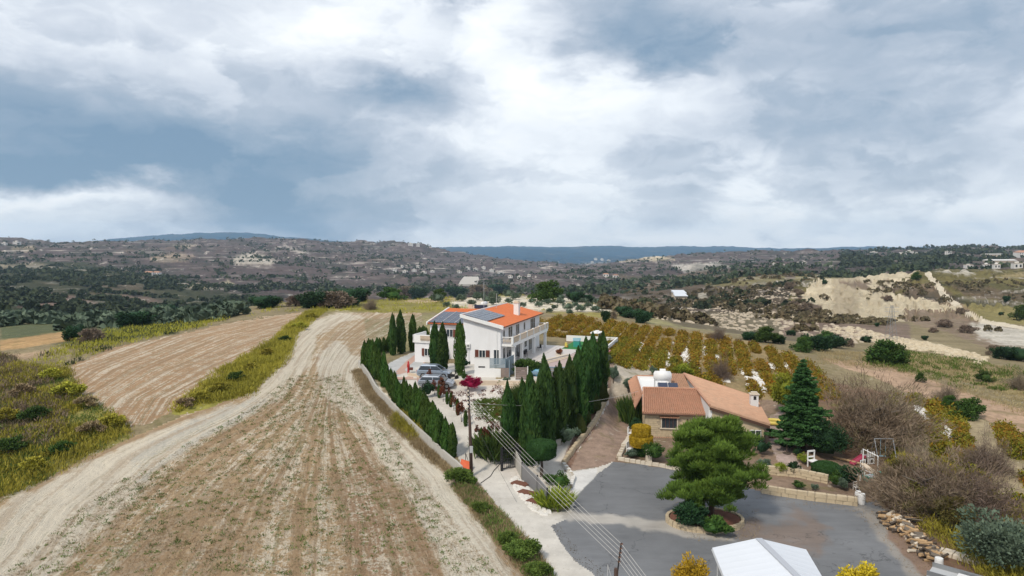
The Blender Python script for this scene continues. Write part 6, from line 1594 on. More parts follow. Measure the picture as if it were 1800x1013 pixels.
for i, (px, base, top, wd) in enumerate(tall):
    put_px(big_cyp, px, base, top, f'tall dark cypress, {ORD[i]} counted from the gate in the row beside the dirt lane' if i < 9 else ['dark cypress half hidden behind the tall row by the lane','dark cypress between the second and third of the tall row','slim dark cypress behind the first of the tall row'][i-9], 'tall cypresses along the lane', wide=wd*1.0)
# clipped hedge of small cypresses inside the boundary wall
hl = [(640,648,600),(648,650,598),(654,655,604),(661,664,608),(668,668,616),(674,678,620),(681,684,640),(694,705,655),(700,712,665),(710,716,664),(716,726,672),(723,730,678),(732,735,674),(738,744,684),(745,754,690),(752,764,700),(758,770,708),(765,776,716),(772,782,722),(778,786,728),(786,794,735),(795,802,746),(646,640,606),(657,648,612),(664,655,618),(688,694,650),(705,722,674),(727,742,690),(749,750,700),(768,790,730),(782,800,742)]
hl2 = [(655,624,597),(662,622,594),(668,620,595),(675,618,594),(682,617,592),(737,612,576),(744,611,574),(750,612,577)]
hl.sort(key=lambda q: q[0])
for i, (px, base, top) in enumerate(hl):
    put_px(hed_cyp, px, base+3, top, f'small bright cypress in the wall hedge, {ORD[i]} counted from the villa end', 'hedge cypresses along the boundary wall', 3.2, wide=random.uniform(.62,.98))
for i, (px, base, top) in enumerate(hl2):
    put_px(hed_cyp, px, base+2, top, f'small dark cypress at the far side of the curved drive, {ORD[i]} from the left', 'cypresses behind the curved drive', 3.2, wide=1.1)
# small cypresses and red shrubs along the inner side of the driveway
redm = [round_mesh(.55,.55,.7,420,L['redl'],.2,14,core=0) for _ in range(2)]
red_b = Plant('red_shrub', 'shrub', redm, trunk_mesh(.5,.04,M['bark'],.03,2,.3))
row = [(757,672,652,'r'),(764,694,672,'r'),(772,700,676,'g'),(779,706,684,'r'),(786,711,688,'g'),(792,716,690,'g'),(798,722,698,'r'),(804,730,702,'g'),(811,742,712,'r'),(818,750,722,'g'),(776,690,668,'r'),(790,702,684,'r'),(846,778,752,'g'),(853,790,758,'r'),(860,782,748,'g'),(868,770,744,'r'),(839,770,750,'r'),(875,792,762,'g')]
gi = ri = 0
for px, base, top, k in row:
    if k == 'g': put_px(hed_cyp, px, base, top, f'little cypress beside the inner driveway edge, {ORD[gi]} counted from the cars', 'little cypresses inside the driveway', 3.2, .9); gi += 1
    else: put_px(red_b, px, base, top, f'rust-red shrub beside the inner driveway edge, {ORD[ri]} counted from the cars', 'red shrubs inside the driveway', 1.3, .72); ri += 1
def shrub(name, cat, mesh, px, base, top, label, ref, wide=1.0, group=None, trunk=None, cn='crown'):
    return put_px(Plant(name, cat, mesh, trunk, cn), px, base, top, label, group, ref, wide)
def bushm(rx, rz, n, mat, leaf=.16, clumps=26, **k): return round_mesh(rx, rx, rz, n, mat, leaf, clumps, **k)
# magenta bougainvillea, dark green shrubs around the cars
shrub('bougainvillea', 'shrub', bushm(1.75,.95,3200,L['red'],.2,22,core=.5), 828, 688, 662, 'bright magenta bougainvillea beside the white screen wall', 1.9, .8)
shrub('garden_shrub', 'shrub', bushm(.8,1.2,900,L['dark'],.25,12), 753, 700, 668, 'dark green shrub hiding the back of the silver car', 2.4)
shrub('garden_shrub', 'shrub', bushm(.9,1.0,900,L['redl'],.2,14,core=.4), 774, 698, 678, 'rusty orange shrub in front of the silver car', 2.0)
shrub('garden_shrub', 'shrub', bushm(.35,.35,300,L['dark'],.1,8), 737, 656, 644, 'small round dark bush left of the cars on the pink paving', 1.2, trunk=trunk_mesh(.6,.03,M['bark'],0))
fg = bushm(1.9,1.3,2600,L['bush'],.38,26,core=.45)
shrub('fig_tree', 'tree', fg, 925, 660, 630, 'broad bright green fig-like tree beside the brown fence panel', 2.7, 1.0, trunk=trunk_mesh(1.2,.1,M['greybark'],.1,3,.8))
shrub('garden_shrub', 'shrub', bushm(.7,.7,500,L['dark'],.2,10), 818, 646, 630, 'flowering pale shrub between bright cypress and white screen', 1.5)
bam = tuft_mesh(1.3,3.2,2600,L['bush'],.10)
for i, (px, base, top) in enumerate(((921,745,664),(940,742,655),(958,735,662))):
    shrub('tall_shrub', 'shrub', bam, px, base, top, ['leafy tall shrub thicket left of the pool behind the cypress row','leafy tall shrub thicket below the pool','leafy tall shrub thicket right of the cypress tip before the pool'][i], 3.6, .9, cn='foliage')
palm = tuft_mesh(1.6,1.7,900,L['bush'],.16)
shrub('fan_palm', 'palm', palm, 878, 800, 756, 'spiky dark green fan palm left of the iron gate', 1.7, 1.1, cn='foliage')
shrub('fan_palm', 'palm', palm, 1115, 742, 690, 'slender palm beside the lane at the left of the cottage', 1.7, .55, trunk=trunk_mesh(1.0,.12,M['bark'],.03), cn='foliage')
shrub('garden_shrub', 'shrub', bushm(.9,.9,1100,L['dark'],.2,14), 885, 790, 762, 'rounded dark shrub at the foot of the first tall cypress', 2.0)
shrub('garden_shrub', 'shrub', bushm(1.1,1.1,1300,L['olive'],.2,16), 998, 782, 745, 'grey green bush beside the clipped cones', 2.3)
# topiary
mus = thing('mushroom_topiary', at(952, 838), 'clipped mushroom-shaped green bush on a single stem', 'topiary')
link('crown', clipped_mesh(([1.75,1.78,2.0,3.0,3.25,3.36],[.05,1.0,1.32,1.38,1.15,.05]), 15000, L['box'], .09), mus)
link('trunk', trunk_mesh(1.9,.16,M['bark'],.03), mus)
cone = [clipped_mesh(([.12,.3,1.0,2.0,2.9,3.2],[.3,.95,1.15,.85,.35,.03]), 9000, L['thuja'], .10), clipped_mesh(([.1,.3,1.2,2.1,2.45,2.6,3.1,3.4],[.4,1.0,1.0,.5,.36,.5,.42,.03]), 9000, L['thuja'], .10)]
for i, (px, base, top, v_, wd) in enumerate(((1018,765,726,0,1.0),(1027,745,705,1,.9),(1042,725,685,0,1.05),(1056,708,668,0,1.0))):
    put_px(Plant('cone_topiary', 'topiary', cone), px, base, top, ['nearest olive-green clipped cone by the lane kerb','clipped bush with a knob on top, second along the lane kerb','third clipped cone along the lane kerb, rounded top','farthest clipped cone along the lane kerb'][i], 'clipped cones along the lane', 3.25, wd, var=v_)
# pine on the planter --------------------------------------------------
def pine_tree(loc, h, label):
    o = thing('pine_tree', loc, label, 'tree')
    m = MB(); m.tube([(0,0,-.2),(.05,0,h*.25),(.0,.1,h*.55),(.1,.05,h*.92)], [.24,.2,.14,.05], 9)
    tips = []
    rg = random.Random(9)
    for i in range(64):
        z0 = h*rg.uniform(.16,.95); a = rg.random()*2*PI
        reach = h*.42*(math.sin(min(1,(1-(z0/h-.2)/.85))*PI*.62)**.8)*rg.uniform(.6,1.12)
        reach = max(reach, .35)
        e = Vector((math.cos(a)*reach, math.sin(a)*reach, z0+reach*rg.uniform(.12,.42)))
        b_ = Vector((.03,.03,z0)); mid = (b_+e)/2+Vector((0,0,-.06*reach))
        m.tube([b_,mid,e], [.055,.04,.015], 5)
        tips += [(b_+(e-b_)*f_, 1) for f_ in (.3,.55,.8,1.0)]
    m.build('trunk', M['bark'], o, smooth=True)
    P = []; D = []; T = []
    for e, _ in tips:
        for j in range(3):
            c = Vector(e)+Vector((rg.gauss(0,.34),rg.gauss(0,.34),rg.gauss(.05,.36))); r = rg.uniform(.38,.78); n = int(150*(r/.45)**1.5); tt = rg.random()*.5
            d = unit(RNG.normal(size=(n,3))); d[:,2] = np.abs(d[:,2])*.8+d[:,2]*.2
            P.append(np.array(c)+d*r*RNG.random((n,1))**.5*np.array((1,1,.95))); D.append(d+np.array((0,0,.7))); T.append(tt+d[:,2]*.35+RNG.random(n)*.2)
    P = np.concatenate(P); D = np.concatenate(D); T = np.concatenate(T)
    link('crown', leaves('crown', P, D, RNG.uniform(.2,.38,len(P)), .06, L['pine'], T), o)
    return o
pine_tree(at(1250, 914)+Vector((0,0,.3)), 7.4, 'large rough-crowned pine growing in the oval planter on the asphalt')
shrub('planter_shrub', 'shrub', bushm(1.05,.95,2600,L['dark'],.22,24), 1213, 932, 880, 'big dark green shrub left of the pine trunk in the planter', 1.95, 1.0)
shrub('planter_shrub', 'shrub', bushm(.8,.42,1100,L['bush'],.2,16), 1252, 940, 912, 'low green juniper on the right side of the planter', .85, 1.1)
# spruce-like conifer
def tier_tree(h, r, n, mat, droop=.12, tiers=24):
    P = []; D = []; T = []
    for i in range(tiers):
        q = i/tiers; z = h*(.12+.87*q); rr = r*(1-q)**.75*RNG.uniform(.72,1.15)+.08; nb = max(5, int(13*(1-q)+4))
        for k in range(nb):
            a = 2*PI*(k+RNG.random()*.8)/nb; R_ = rr*RNG.uniform(.55,1.2); m_ = max(10, int(n*R_/r/tiers/9))
            s_ = RNG.random(m_)**.6; w_ = (1-s_)*.22*R_+.08
            lat = RNG.normal(size=m_)*w_
            x = np.cos(a)*R_*s_-np.sin(a)*lat; y = np.sin(a)*R_*s_+np.cos(a)*lat
            P.append(np.stack([x, y, z-droop*R_*s_+RNG.normal(size=m_)*.06+.1*s_*s_*R_], 1))
            D.append(np.stack([np.cos(a)+RNG.normal(size=m_)*.5, np.sin(a)+RNG.normal(size=m_)*.5, np.full(m_,-.05)+RNG.normal(size=m_)*.25], 1)); T.append(s_*.6+RNG.random(m_)*.35)
    P = np.concatenate(P); D = np.concatenate(D); T = np.concatenate(T)
    return leaves('crown', P, D, RNG.uniform(.2,.42,len(P)), .13, mat, T)
tt = tier_tree(9.3, 2.9, 90000, L['spruce'])
put_px(Plant('cedar_tree', 'tree', tt, trunk_mesh(8.6,.22,M['bark'],.02)), 1412, 790, 628, 'tall pointed dark green conifer right of the cottage', None, 9.3, 1.0)
shrub('yellow_shrub', 'shrub', bushm(1.5,1.5,2800,L['yel'],.26,30), 1384, 728, 658, 'bright yellow-green rounded tree behind the pointed conifer', 3.0, .82, trunk=trunk_mesh(1,.1,M['bark']))
shrub('round_bush', 'shrub', bushm(1.9,1.6,6000,L['dark'],.2,46,core=.7), 1449, 806, 742, 'large rounded dark green bush right of the pointed conifer', 3.3, .95)
shrub('yellow_shrub', 'shrub', bushm(1.0,.95,1500,L['yel'],.2,18), 1201, 668, 637, 'small yellow-green shrub just behind the cottage flat roof', 1.9)
# gold conifers at the bottom edge and others in yellow
gold = tuft_mesh(.9,2.4,1500,L['gold'],.05,name='crown'); gold2 = bushm(.9,1.3,4200,L['gold'],.14,34,core=.6)
for i, (px, base, top) in enumerate(((1215,1080,978),(1521,1085,990))):
    put_px(Plant('golden_conifer', 'conifer', gold2, trunk_mesh(.6,.07,M['bark'])), px, base, top, ['golden yellow conifer left of the white carport roof','golden yellow conifer right of the white carport roof'][i], 'golden conifers beside the carport', 2.7, .95 if i == 0 else 1.3)
gb = thing('stacked_topiary', at(1127, 800), 'golden two-tier clipped bush at the front corner of the cottage', 'topiary')
link('crown', clipped_mesh(([.9,1.0,1.9,2.0,2.1,2.9,3.1],[.3,1.1,1.15,.8,.95,.9,.05]), 9000, L['gold'], .12), gb)
link('lower_crown', clipped_mesh(([.0,.1,.9,1.0],[.3,.75,.75,.2]), 3000, L['box'], .12), gb)
for i, (px, base, top, mt, wd, rf, lb_) in enumerate((
 (1152,812,774,'bush',1.0,1.7,'feathery bright green shrub right of the golden clipped bush'),
 (1190,820,800,'bush',2.2,1.7,'low spreading green shrub by the kerb below the cottage'),
 (1110,806,790,'olive',1.3,1.7,'low brownish green shrub at the left corner of the cottage garden'),
 (1380,790,768,'dark',1.2,1.7,'small dark shrub by the trunk of the pointed conifer'),
 (1401,802,786,'dark',.9,1.7,'rounded dark bush beside the paved court'),
 (1414,816,796,'yel',1.1,1.7,'bright lime shrub left of the white chair'),
 (1440,834,818,'redl',1.1,1.7,'rusty shrub at the foot of the white chair'),
 (1372,834,812,'yel',1.1,1.7,'yellowish grassy shrub on top of the upper stone wall'),
 (1395,836,810,'dark',.9,1.7,'dark spiky shrub on top of the upper stone wall'),
 (1403,860,845,'bush',1.4,1.7,'green shrub in the bed between the two stone walls'),
 (1432,862,850,'olive',1.2,1.7,'smaller shrub beside it in the bed between the walls'),
 (1340,800,770,'dark',1.0,1.7,'dark shrub right of the pine beside the court'),
 (1330,780,752,'bush',1.0,1.7,'green shrub against the cottage right corner'),
 (1469,858,828,'bush',.8,1.7,'upright clipped green bush at the right end of the stone walls'),
 (1490,856,815,'dark',1.15,1.7,'dark hedge bush with white flowers above the white drum'),
 (1482,862,836,'olive',.9,1.7,'greyish bush between the flowering hedge and stone wall'),
 (968,852,832,'bush',1.5,1.7,'green flowering shrub at the foot of the mushroom bush'),
 (985,862,830,'bush',1.0,1.7,'bright green oleander right of the mushroom bush'),
 (1120,765,735,'dark',.9,1.7,'dark shrub left of the cottage by the side paving'),
 (890,672,662,'olive',1.3,1.7,'low plant on the cream steps'),(878,676,668,'yel',1.2,1.7,'small yellowish plant beside the cream steps'),
 (1345,826,806,'olive',1.4,1.7,'greyish low bush left of the upper stone wall'),
 (815,668,655,'weed' if False else 'bush',1.0,1.7,'small green shrub left of the bougainvillea'))):
    mesh = bushm(.85,.8,1300,L[mt],.17,18)
    shrub('garden_shrub', 'shrub', mesh, px, base, top, lb_, rf, wd)
hd = thing('clipped_hedge', at(1452, 832), 'clipped oval green hedge right of the white chair', 'hedge')
link('crown', clipped_mesh(([0,.1,.7,.95,1.0],[.9,1.3,1.3,.9,.1]), 7000, L['box'], .1), hd)
yuc = tuft_mesh(.9,1.1,500,L['yel'],.09)
shrub('agave', 'agave', yuc, 974, 890, 856, 'spiky yellow-green agave at the driveway corner', 1.2, 1.3, cn='foliage')
# white flowers on the hedge bush
f_ = at(1490, 850); P = RNG.normal(size=(60,3))*np.array((.9,.5,.35))+np.array((f_.x, f_.y-.6, f_.z+1.5))
# bushes at the foot of the tall pole and along the road verge
br_m = [bushm(1.0,.75,2600,L['weed'],.16,26,core=.55) for _ in range(2)]
for i, (px, base, top, wd, lb_) in enumerate(((808,852,818,1.25,'bright green rounded bush left of the tall pole foot'),(832,856,838,.8,'olive bush right of the tall pole foot'),(848,905,880,1.2,'bright green bush on the road verge below the pole'),(895,965,935,1.1,'dull green bush on the verge where the road widens'),(918,985,945,1.3,'bright green bush on the verge near the bottom edge'),(945,1015,985,1.3,'green bush at the bottom edge beside the pale road'))):
    put_px(Plant('verge_bush', 'bush', br_m), px, base, top, lb_, 'bushes on the road verge', 1.6, wd)
# bare trees and shrubs at the right
tw = [twig_mesh(3.3, 4.3, 22000, L['twig'], .42, .026) for _ in range(2)]+[twig_mesh(3.3, 4.3, 18000, L['twigp'], .42, .026)]
btr = trunk_mesh(2.2,.12,M['greybark'],.25,7,1.1)
for i, (px, base, top, wd, v_, lb_) in enumerate((
 (1525,780,642,1.25,0,'largest grey-brown bare shrub standing right of the pointed conifer'),
 (1568,765,672,1.0,2,'dark bare shrub on the right shoulder of the largest one'),
 (1640,905,768,1.35,0,'broad bare thicket above the wood pile'),
 (1700,915,785,1.3,2,'purplish bare thicket right of the wood pile'),
 (1590,880,790,1.0,1,'yellowish bare thicket behind the cream slide'),
 (1735,830,755,1.0,2,'bare purplish shrub above the dark olive tree'),
 (1665,710,665,.9,2,'small bare pink-brown shrub before the brown road'),
 (1268,668,618,.62,2,'thin bare tree behind the cottage roof in the vineyard'),
 (1262,600,568,.8,2,'round bare shrub at the far edge of the vineyard'),
 (1300,606,590,.8,2,'small bare shrub right of the round one at the vineyard edge'),
 (1795,685,648,1.2,2,'bare round shrub cut by the right edge'),
 (652,545,519,.9,2,'round leafless brown shrub on the far verge behind the field'))):
    put_px(Plant('bare_shrub', 'shrub', tw, btr), px, base, top, lb_, None, 4.6, wd, var=v_)
olv = [bushm(2.0,1.8,5200,L['olive'],.22,40,core=.6), bushm(1.7,1.5,2600,L['olive'],.26,26,core=.55)]
otr = trunk_mesh(1.6,.16,M['greybark'],.15,4,1.0)
olive = Plant('olive_tree', 'tree', olv, otr)
lo_ = [bushm(2.0,1.6,4200,leafmat('olive_brown_leaf', (.06,.06,.02), (.20,.17,.05), (.14,.16,.04)),.22,34,core=0)]
for i, (px, base, top, wd) in enumerate(((1583,868,808,.9),(1622,905,845,1.0),(1672,935,875,.9),(1560,770,725,.9),(1500,750,700,.7))):
    put_px(Plant('scrub_bush', 'bush', lo_, btr), px, base, top, ['olive-brown leafy bush beside the cream slide','olive-brown leafy bush above the middle of the wood pile','olive-brown leafy bush above the cut stone blocks','olive-brown leafy bush at the foot of the largest bare shrub','small olive-brown bush left of the largest bare shrub'][i], 'leafy scrub among the bare thicket', 3.2, wd)
put_px(olive, 1760, 1010, 900, 'large grey-green olive tree in the bottom right corner', None, 3.7, 1.1, var=0)
for i, (px, base, top) in enumerate(((1078,672,638),(1105,690,658),(1148,660,640),(1068,640,618))):
    put_px(Plant('orchard_tree', 'tree', olv, otr), px, base, top, ['small loose tree beside the end of the tall cypresses','young tree in the pale yard left of the cottage','small tree behind the cottage left corner','dark round tree behind the tall cypresses'][i], 'small trees in the yard', 3.7, .72, var=1)
dk = [bushm(1.7,1.6,2600,L['dark'],.3,26,core=.66,cz=1.25,flatbase=.7), bushm(1.7,1.6,2600,L['bush'],.3,26,core=.64,cz=1.25,flatbase=.7), bushm(1.7,1.6,2400,L['twigp'],.3,24,core=.6,cz=1.25,flatbase=.7)]
dtr = trunk_mesh(.6,.18,M['bark'],.1,3,.8)
def clumps(lst, namelab, group, name='evergreen_bush', cat='bush', grow=0):
    for i, q in enumerate(lst):
        px, base, top, wd = q[:4]; top -= grow; wd *= 1+grow*.04; v_ = q[4] if len(q) > 4 else 0
        put_px(Plant(name, cat, dk, dtr), px, base, top, namelab.replace('#', ORD[i]), group, 3.0, wd, var=v_)
clumps([(132,598,566,1.0),(160,602,574,1.3,2),(238,575,540,1.5),(225,572,545,1.3),(285,560,530,1.4),(302,556,538,1.5),(320,556,541,1.3,2),(352,556,540,1.0,2),(400,553,536,1.0,1)], 'dark bush on the verge behind the left field, # from the left', 'dark bushes behind the left field')
clumps([(462,542,521,1.4),(478,540,522,1.3),(520,538,523,1.2,2),(548,540,518,1.2),(562,541,510,1.2),(590,541,514,1.4,2),(604,538,506,1.2),(625,530,508,1.4),(690,528,512,1.4,1),(716,526,506,1.2,2),(738,526,506,1.1),(770,528,514,1.0,1),(805,522,505,1.4),(842,520,504,1.4,2),(873,520,500,1.3),(884,518,502,1.3,2),(959,530,500,1.15,1),(1010,531,514,1.0),(1030,532,520,1.1)], 'tree in the row along the plateau edge, # from the left', 'trees along the plateau edge', 'plateau_tree', 'tree', 6)
clumps([(1095,556,534,1.3),(1112,560,540,1.4),(1132,568,540,1.2),(1078,560,546,.9,2),(1065,566,540,.6)], 'dark tree at the far edge of the vineyard, # from the left', 'dark trees beyond the vineyard', 'vineyard_tree', 'tree')
clumps([(1320,598,580,1.5),(1345,602,574,1.2,1),(1368,604,585,1.1),(1410,618,592,1.2,1),(1438,616,582,1.2),(1468,612,584,1.4),(1452,600,582,1.3,1),(1522,602,588,1.1),(1555,640,597,1.2,1),(1572,642,606,1.1,1),(1490,610,594,1.0,2),(1390,590,578,1.2),(1618,672,655,.9,1),(1668,720,695,.9,1),(1700,735,700,1.3,1),(1730,672,652,1.2,1),(1770,632,603,1.4),(1790,635,606,1.4),(1745,625,604,1.1,2),(1420,606,590,1.1,2)], 'green bush in the middle distance right of the vineyard, # on the list from left to right', 'bushes beyond the vineyard') if False else None
mids = [(1320,598,580,1.5,0),(1345,602,574,1.2,1),(1368,604,585,1.1,0),(1390,590,578,1.2,0),(1410,618,592,1.2,1),(1424,606,590,1.1,2),(1438,616,582,1.2,0),(1454,600,582,1.3,1),(1470,612,584,1.4,0),(1492,610,594,1.0,2),(1522,602,588,1.1,0),(1555,640,597,1.2,1),(1574,642,606,1.1,1),(1618,672,655,.9,1),(1668,720,695,.9,1),(1700,735,700,1.3,1),(1732,672,652,1.2,1),(1747,625,604,1.1,2),(1770,632,603,1.4,0),(1792,635,606,1.4,0)]
clumps(mids, 'green or brown bush between vineyard and quarry, # from the left', 'bushes beyond the vineyard')
clumps([(1610,492,478,.9,1),(1770,530,518,1.0),(1760,554,547,1.0),(1541,574,566,1.0),(1625,598,588,1.0),(1450,500,490,.8),(1388,508,494,1.2,2),(1400,520,506,1.4,2),(1395,545,528,1.4,2),(1415,548,530,1.5,2),(1440,552,540,1.2,2),(1560,530,518,1.3,2),(1690,552,540,1.4,2),(1660,575,560,1.6,2),(1700,585,570,1.7,2),(1640,585,575,1.4,2),(1800,560,535,1.2,1)], 'scrub bush around the quarry hillside, # as listed outward from its top', 'bushes on the quarry hill') if False else None
qs = sorted([(1610,492,478,.9,1),(1770,530,518,1.0,0),(1760,554,547,1.0,0),(1541,574,566,1.0,0),(1625,598,588,1.0,0),(1450,500,490,.8,0),(1388,508,494,1.2,2),(1402,520,506,1.4,2),(1395,545,528,1.4,2),(1415,548,530,1.5,2),(1440,552,540,1.2,2),(1560,530,518,1.3,2),(1690,552,540,1.4,2),(1660,575,560,1.6,2),(1701,585,570,1.7,2),(1641,585,575,1.4,2),(1798,560,535,1.2,1)])
clumps(qs, 'scrub bush on or around the cream quarry hillside, # from the left', 'bushes on the quarry hill')
# young olives on the white terraces
ot = [(770,532),(785,540),(800,545),(812,530),(830,538),(842,528),(856,533),(870,536),(880,548),(895,534),(907,527),(920,540),(935,534),(948,540),(962,536),(975,544),(986,536),(998,546),(1010,540),(1022,548),(1035,541),(1048,549),(1058,543),(1070,540),(940,527),(985,528),(1028,534),(1050,536),(895,524),(870,526),(1000,553),(965,550)]
ot.sort()
yol = [bushm(1.6,1.4,1500,L['olive'],.3,20,core=.6,cz=1.35,flatbase=.7)]
for i, (px, py) in enumerate(ot):
    put_px(Plant('young_olive_tree', 'olive tree', yol, None), px, py, py-random.uniform(9,17), f'young grey olive on the white terrace behind the villa, {ORD[i]} from the left', 'young olives on the white terrace', 2.8, 1.1, var=0)

# ------------------------------------------------------------------ ground cover (nobody could count it)
V1 = path([(300,728),(335,692),(400,647),(480,600),(540,549),(572,545),(548,565),(517,590),(500,637),(442,694),(380,708)])
stuff_leaves('fennel_verge', scatter(V1, 2300, 1), 26, .9, .8, .55, .07, L['tuft'], 'yellow-green fennel growing on the strip between the two fields', 1.6, .36)
V2 = path([(-80,610),(60,644),(118,650),(140,694),(212,748),(228,768),(150,803),(60,850),(-120,930)])
stuff_leaves('fennel_verge', scatter(V2, 4200, 2), 20, 1.0, .9, .55, .07, L['tuft'], 'yellow-green fennel and scrub at the left edge beside the field', 1.6, .44)
stuff_leaves('verge_scrub', scatter(path([(-80,610),(0,625),(60,650),(118,700),(100,780),(-60,820)]), 500, 3), 60, 1.1, 1.1, .5, .08, L['twig'], 'greyish scrub among the fennel at the left edge', 1.2)
stuff_leaves('verge_scrub', scatter(V2, 900, 61), 40, .8, .5, .35, .07, L['weed'], 'green weeds among the fennel at the left edge', 1.2)
stuff_leaves('verge_scrub', scatter(path([(-80,740),(80,760),(100,810),(0,860),(-120,900)]), 340, 33), 60, .9, .6, .3, .12, L['weed'], 'bright green weeds at the left edge', 1.2)
V3 = path([(400,563),(460,548),(560,530),(700,524),(760,524),(800,534),(890,550),(760,552),(600,549),(540,547)])
stuff_leaves('fennel_verge', scatter(V3, 2600, 4), 16, 1.4, .8, .8, .12, L['tuft'], 'yellow-green grass behind the fields', 1.6)
V3b = path([(120,602),(230,575),(330,558),(400,556),(400,563),(300,588),(200,612),(120,644),(60,640)])
stuff_leaves('fennel_verge', scatter(V3b, 1800, 5), 18, 1.3, .9, .7, .10, L['tuft'], 'green and yellow scrub on the verge behind the left field', 1.6)
stuff_leaves('verge_scrub', scatter(V3b, 260, 6), 50, 1.4, 1.2, .5, .14, L['far'], 'dark scrub on the verge behind the left field', 1.2)
V4 = path([(632,650),(662,696),(700,738),(770,803),(812,842),(800,835),(760,812),(700,760),(640,690),(622,655)])
stuff_leaves('dry_grass', scatter(V4, 900, 7), 26, .55, .35, .4, .03, L['dry'], 'dry grass at the foot of the boundary wall', 1.6)
stuff_leaves('verge_scrub', scatter(path([(700,725),(740,760),(730,775),(695,745)]), 60, 8), 120, .8, .8, .5, .04, L['tuft'], 'yellowish tufts leaning on the boundary wall', 1.4)
V5 = path([(815,845),(850,880),(900,935),(950,990),(985,1050),(1000,1150),(960,1080),(925,1000),(880,945),(835,900),(805,860)])
stuff_leaves('dry_grass', scatter(V5, 1300, 9), 30, .6, .45, .45, .03, L['dry'], 'dry grass on the road verge', 1.6)
stuff_leaves('verge_scrub', scatter(V5, 170, 10), 90, .6, .6, .3, .05, L['weed'], 'green weeds on the road verge', 1.4)
FW = path([(0,1013),(200,850),(420,730),(520,660),(600,660),(700,780),(850,980),(880,1013)])
stuff_leaves('field_weeds', scatter(FW, 1500, 11), 12, .28, .14, .22, .05, L['weed'], 'small green weeds scattered over the stubble field', .8)
stuff_leaves('field_stubble', scatter(FW, 9000, 12), 6, .35, .1, .26, .025, L['dry'], 'dry stubble lying on the field', .5)
fb_ = [bushm(1.2,.9,1500,L['tuft'],.3,20,core=0), bushm(1.2,.9,1500,L['bush'],.24,20,core=.4), bushm(1.2,.9,1400,L['dry'],.3,18,core=0)]
fbp = sorted([(325,718,700,2),(352,706,688,0),(385,692,672,0),(415,672,654,1),(440,655,638,0),(470,628,612,0),(500,604,590,1),(528,580,566,0),(548,562,550,0),(200,752,728,0),(160,768,742,2),(110,800,776,1),(60,830,804,0),(20,800,770,1),(60,745,715,1),(120,700,672,0),(40,700,676,2),(90,670,648,0),(150,720,698,2),(10,745,718,0)])
for i, (px, base, top, v_) in enumerate(fbp):
    put_px(Plant('verge_bush', 'bush', fb_), px, base, top, f'{["yellow-green","green","straw-coloured"][v_]} bush on the weedy verges of the left field, {ORD[i]} from the left', 'bushes on the verges of the left field', 1.8, 1.2, var=v_)
rock_pl = path([(1080,548),(1200,530),(1390,505),(1480,575),(1600,600),(1560,612),(1400,590),(1250,575)])
# vineyard: rows of vines
def vines(poly, dirx, diry, spacing, dens, mat, label, seed, gap=.12, keep=.9, h=.85):
    rg = np.random.default_rng(seed); pts = scatter(poly, dens, seed)
    d = np.array((dirx, diry)); d = d/np.hypot(*d); nrm = np.array((-d[1], d[0]))
    s = pts@nrm; a = pts@d
    row = np.round((s+np.sin(a*.05)*1.2)/spacing)
    s2 = row*spacing-np.sin(a*.05)*1.2+rg.normal(size=len(s))*.31
    q = s2[:, None]*nrm+a[:, None]*d
    gapn = vnoise(a/7.0+row*13.1, row*3.7, 6)
    q = q[gapn > gap]
    return stuff_leaves('vine_rows', q, 15, .62, h, .32, .17, mat, label, .6)
VY = path([(955,566),(1005,556),(1180,583),(1330,606),(1405,634),(1435,662),(1470,703),(1360,700),(1250,690),(1150,648),(1085,642),(1062,602),(965,592)])
vines(VY, .22, .97, 2.6, 12000, L['vine'], 'rows of vines with brown and orange autumn leaves behind the cottage', 13, .17)
VG = path([(1070,640),(1060,600),(1100,600),(1200,640),(1260,688),(1150,650)])
vines(VG, .22, .97, 2.3, 1900, L['vine2'], 'greener vines at the near corner of the vineyard', 14, .2)
VS = path([(1590,694),(1680,724),(1800,768),(1900,810),(1900,1010),(1800,1000),(1640,890),(1565,785)])
vines(VS, .5, .86, 2.2, 4200, L['vine2'], 'rows of yellow and green vines on the slope at the right edge', 15, .25)
vines(path([(1600,700),(1700,735),(1820,775),(1900,815),(1900,900),(1800,870),(1680,800)]), .5, .86, 2.2, 2000, L['vine'], 'orange-tinged vines on the slope at the right edge', 16, .3)
vines(VY, .22, .97, 2.6, 4200, L['vine2'], 'yellow-green vine leaves among the autumn rows', 113, .38)
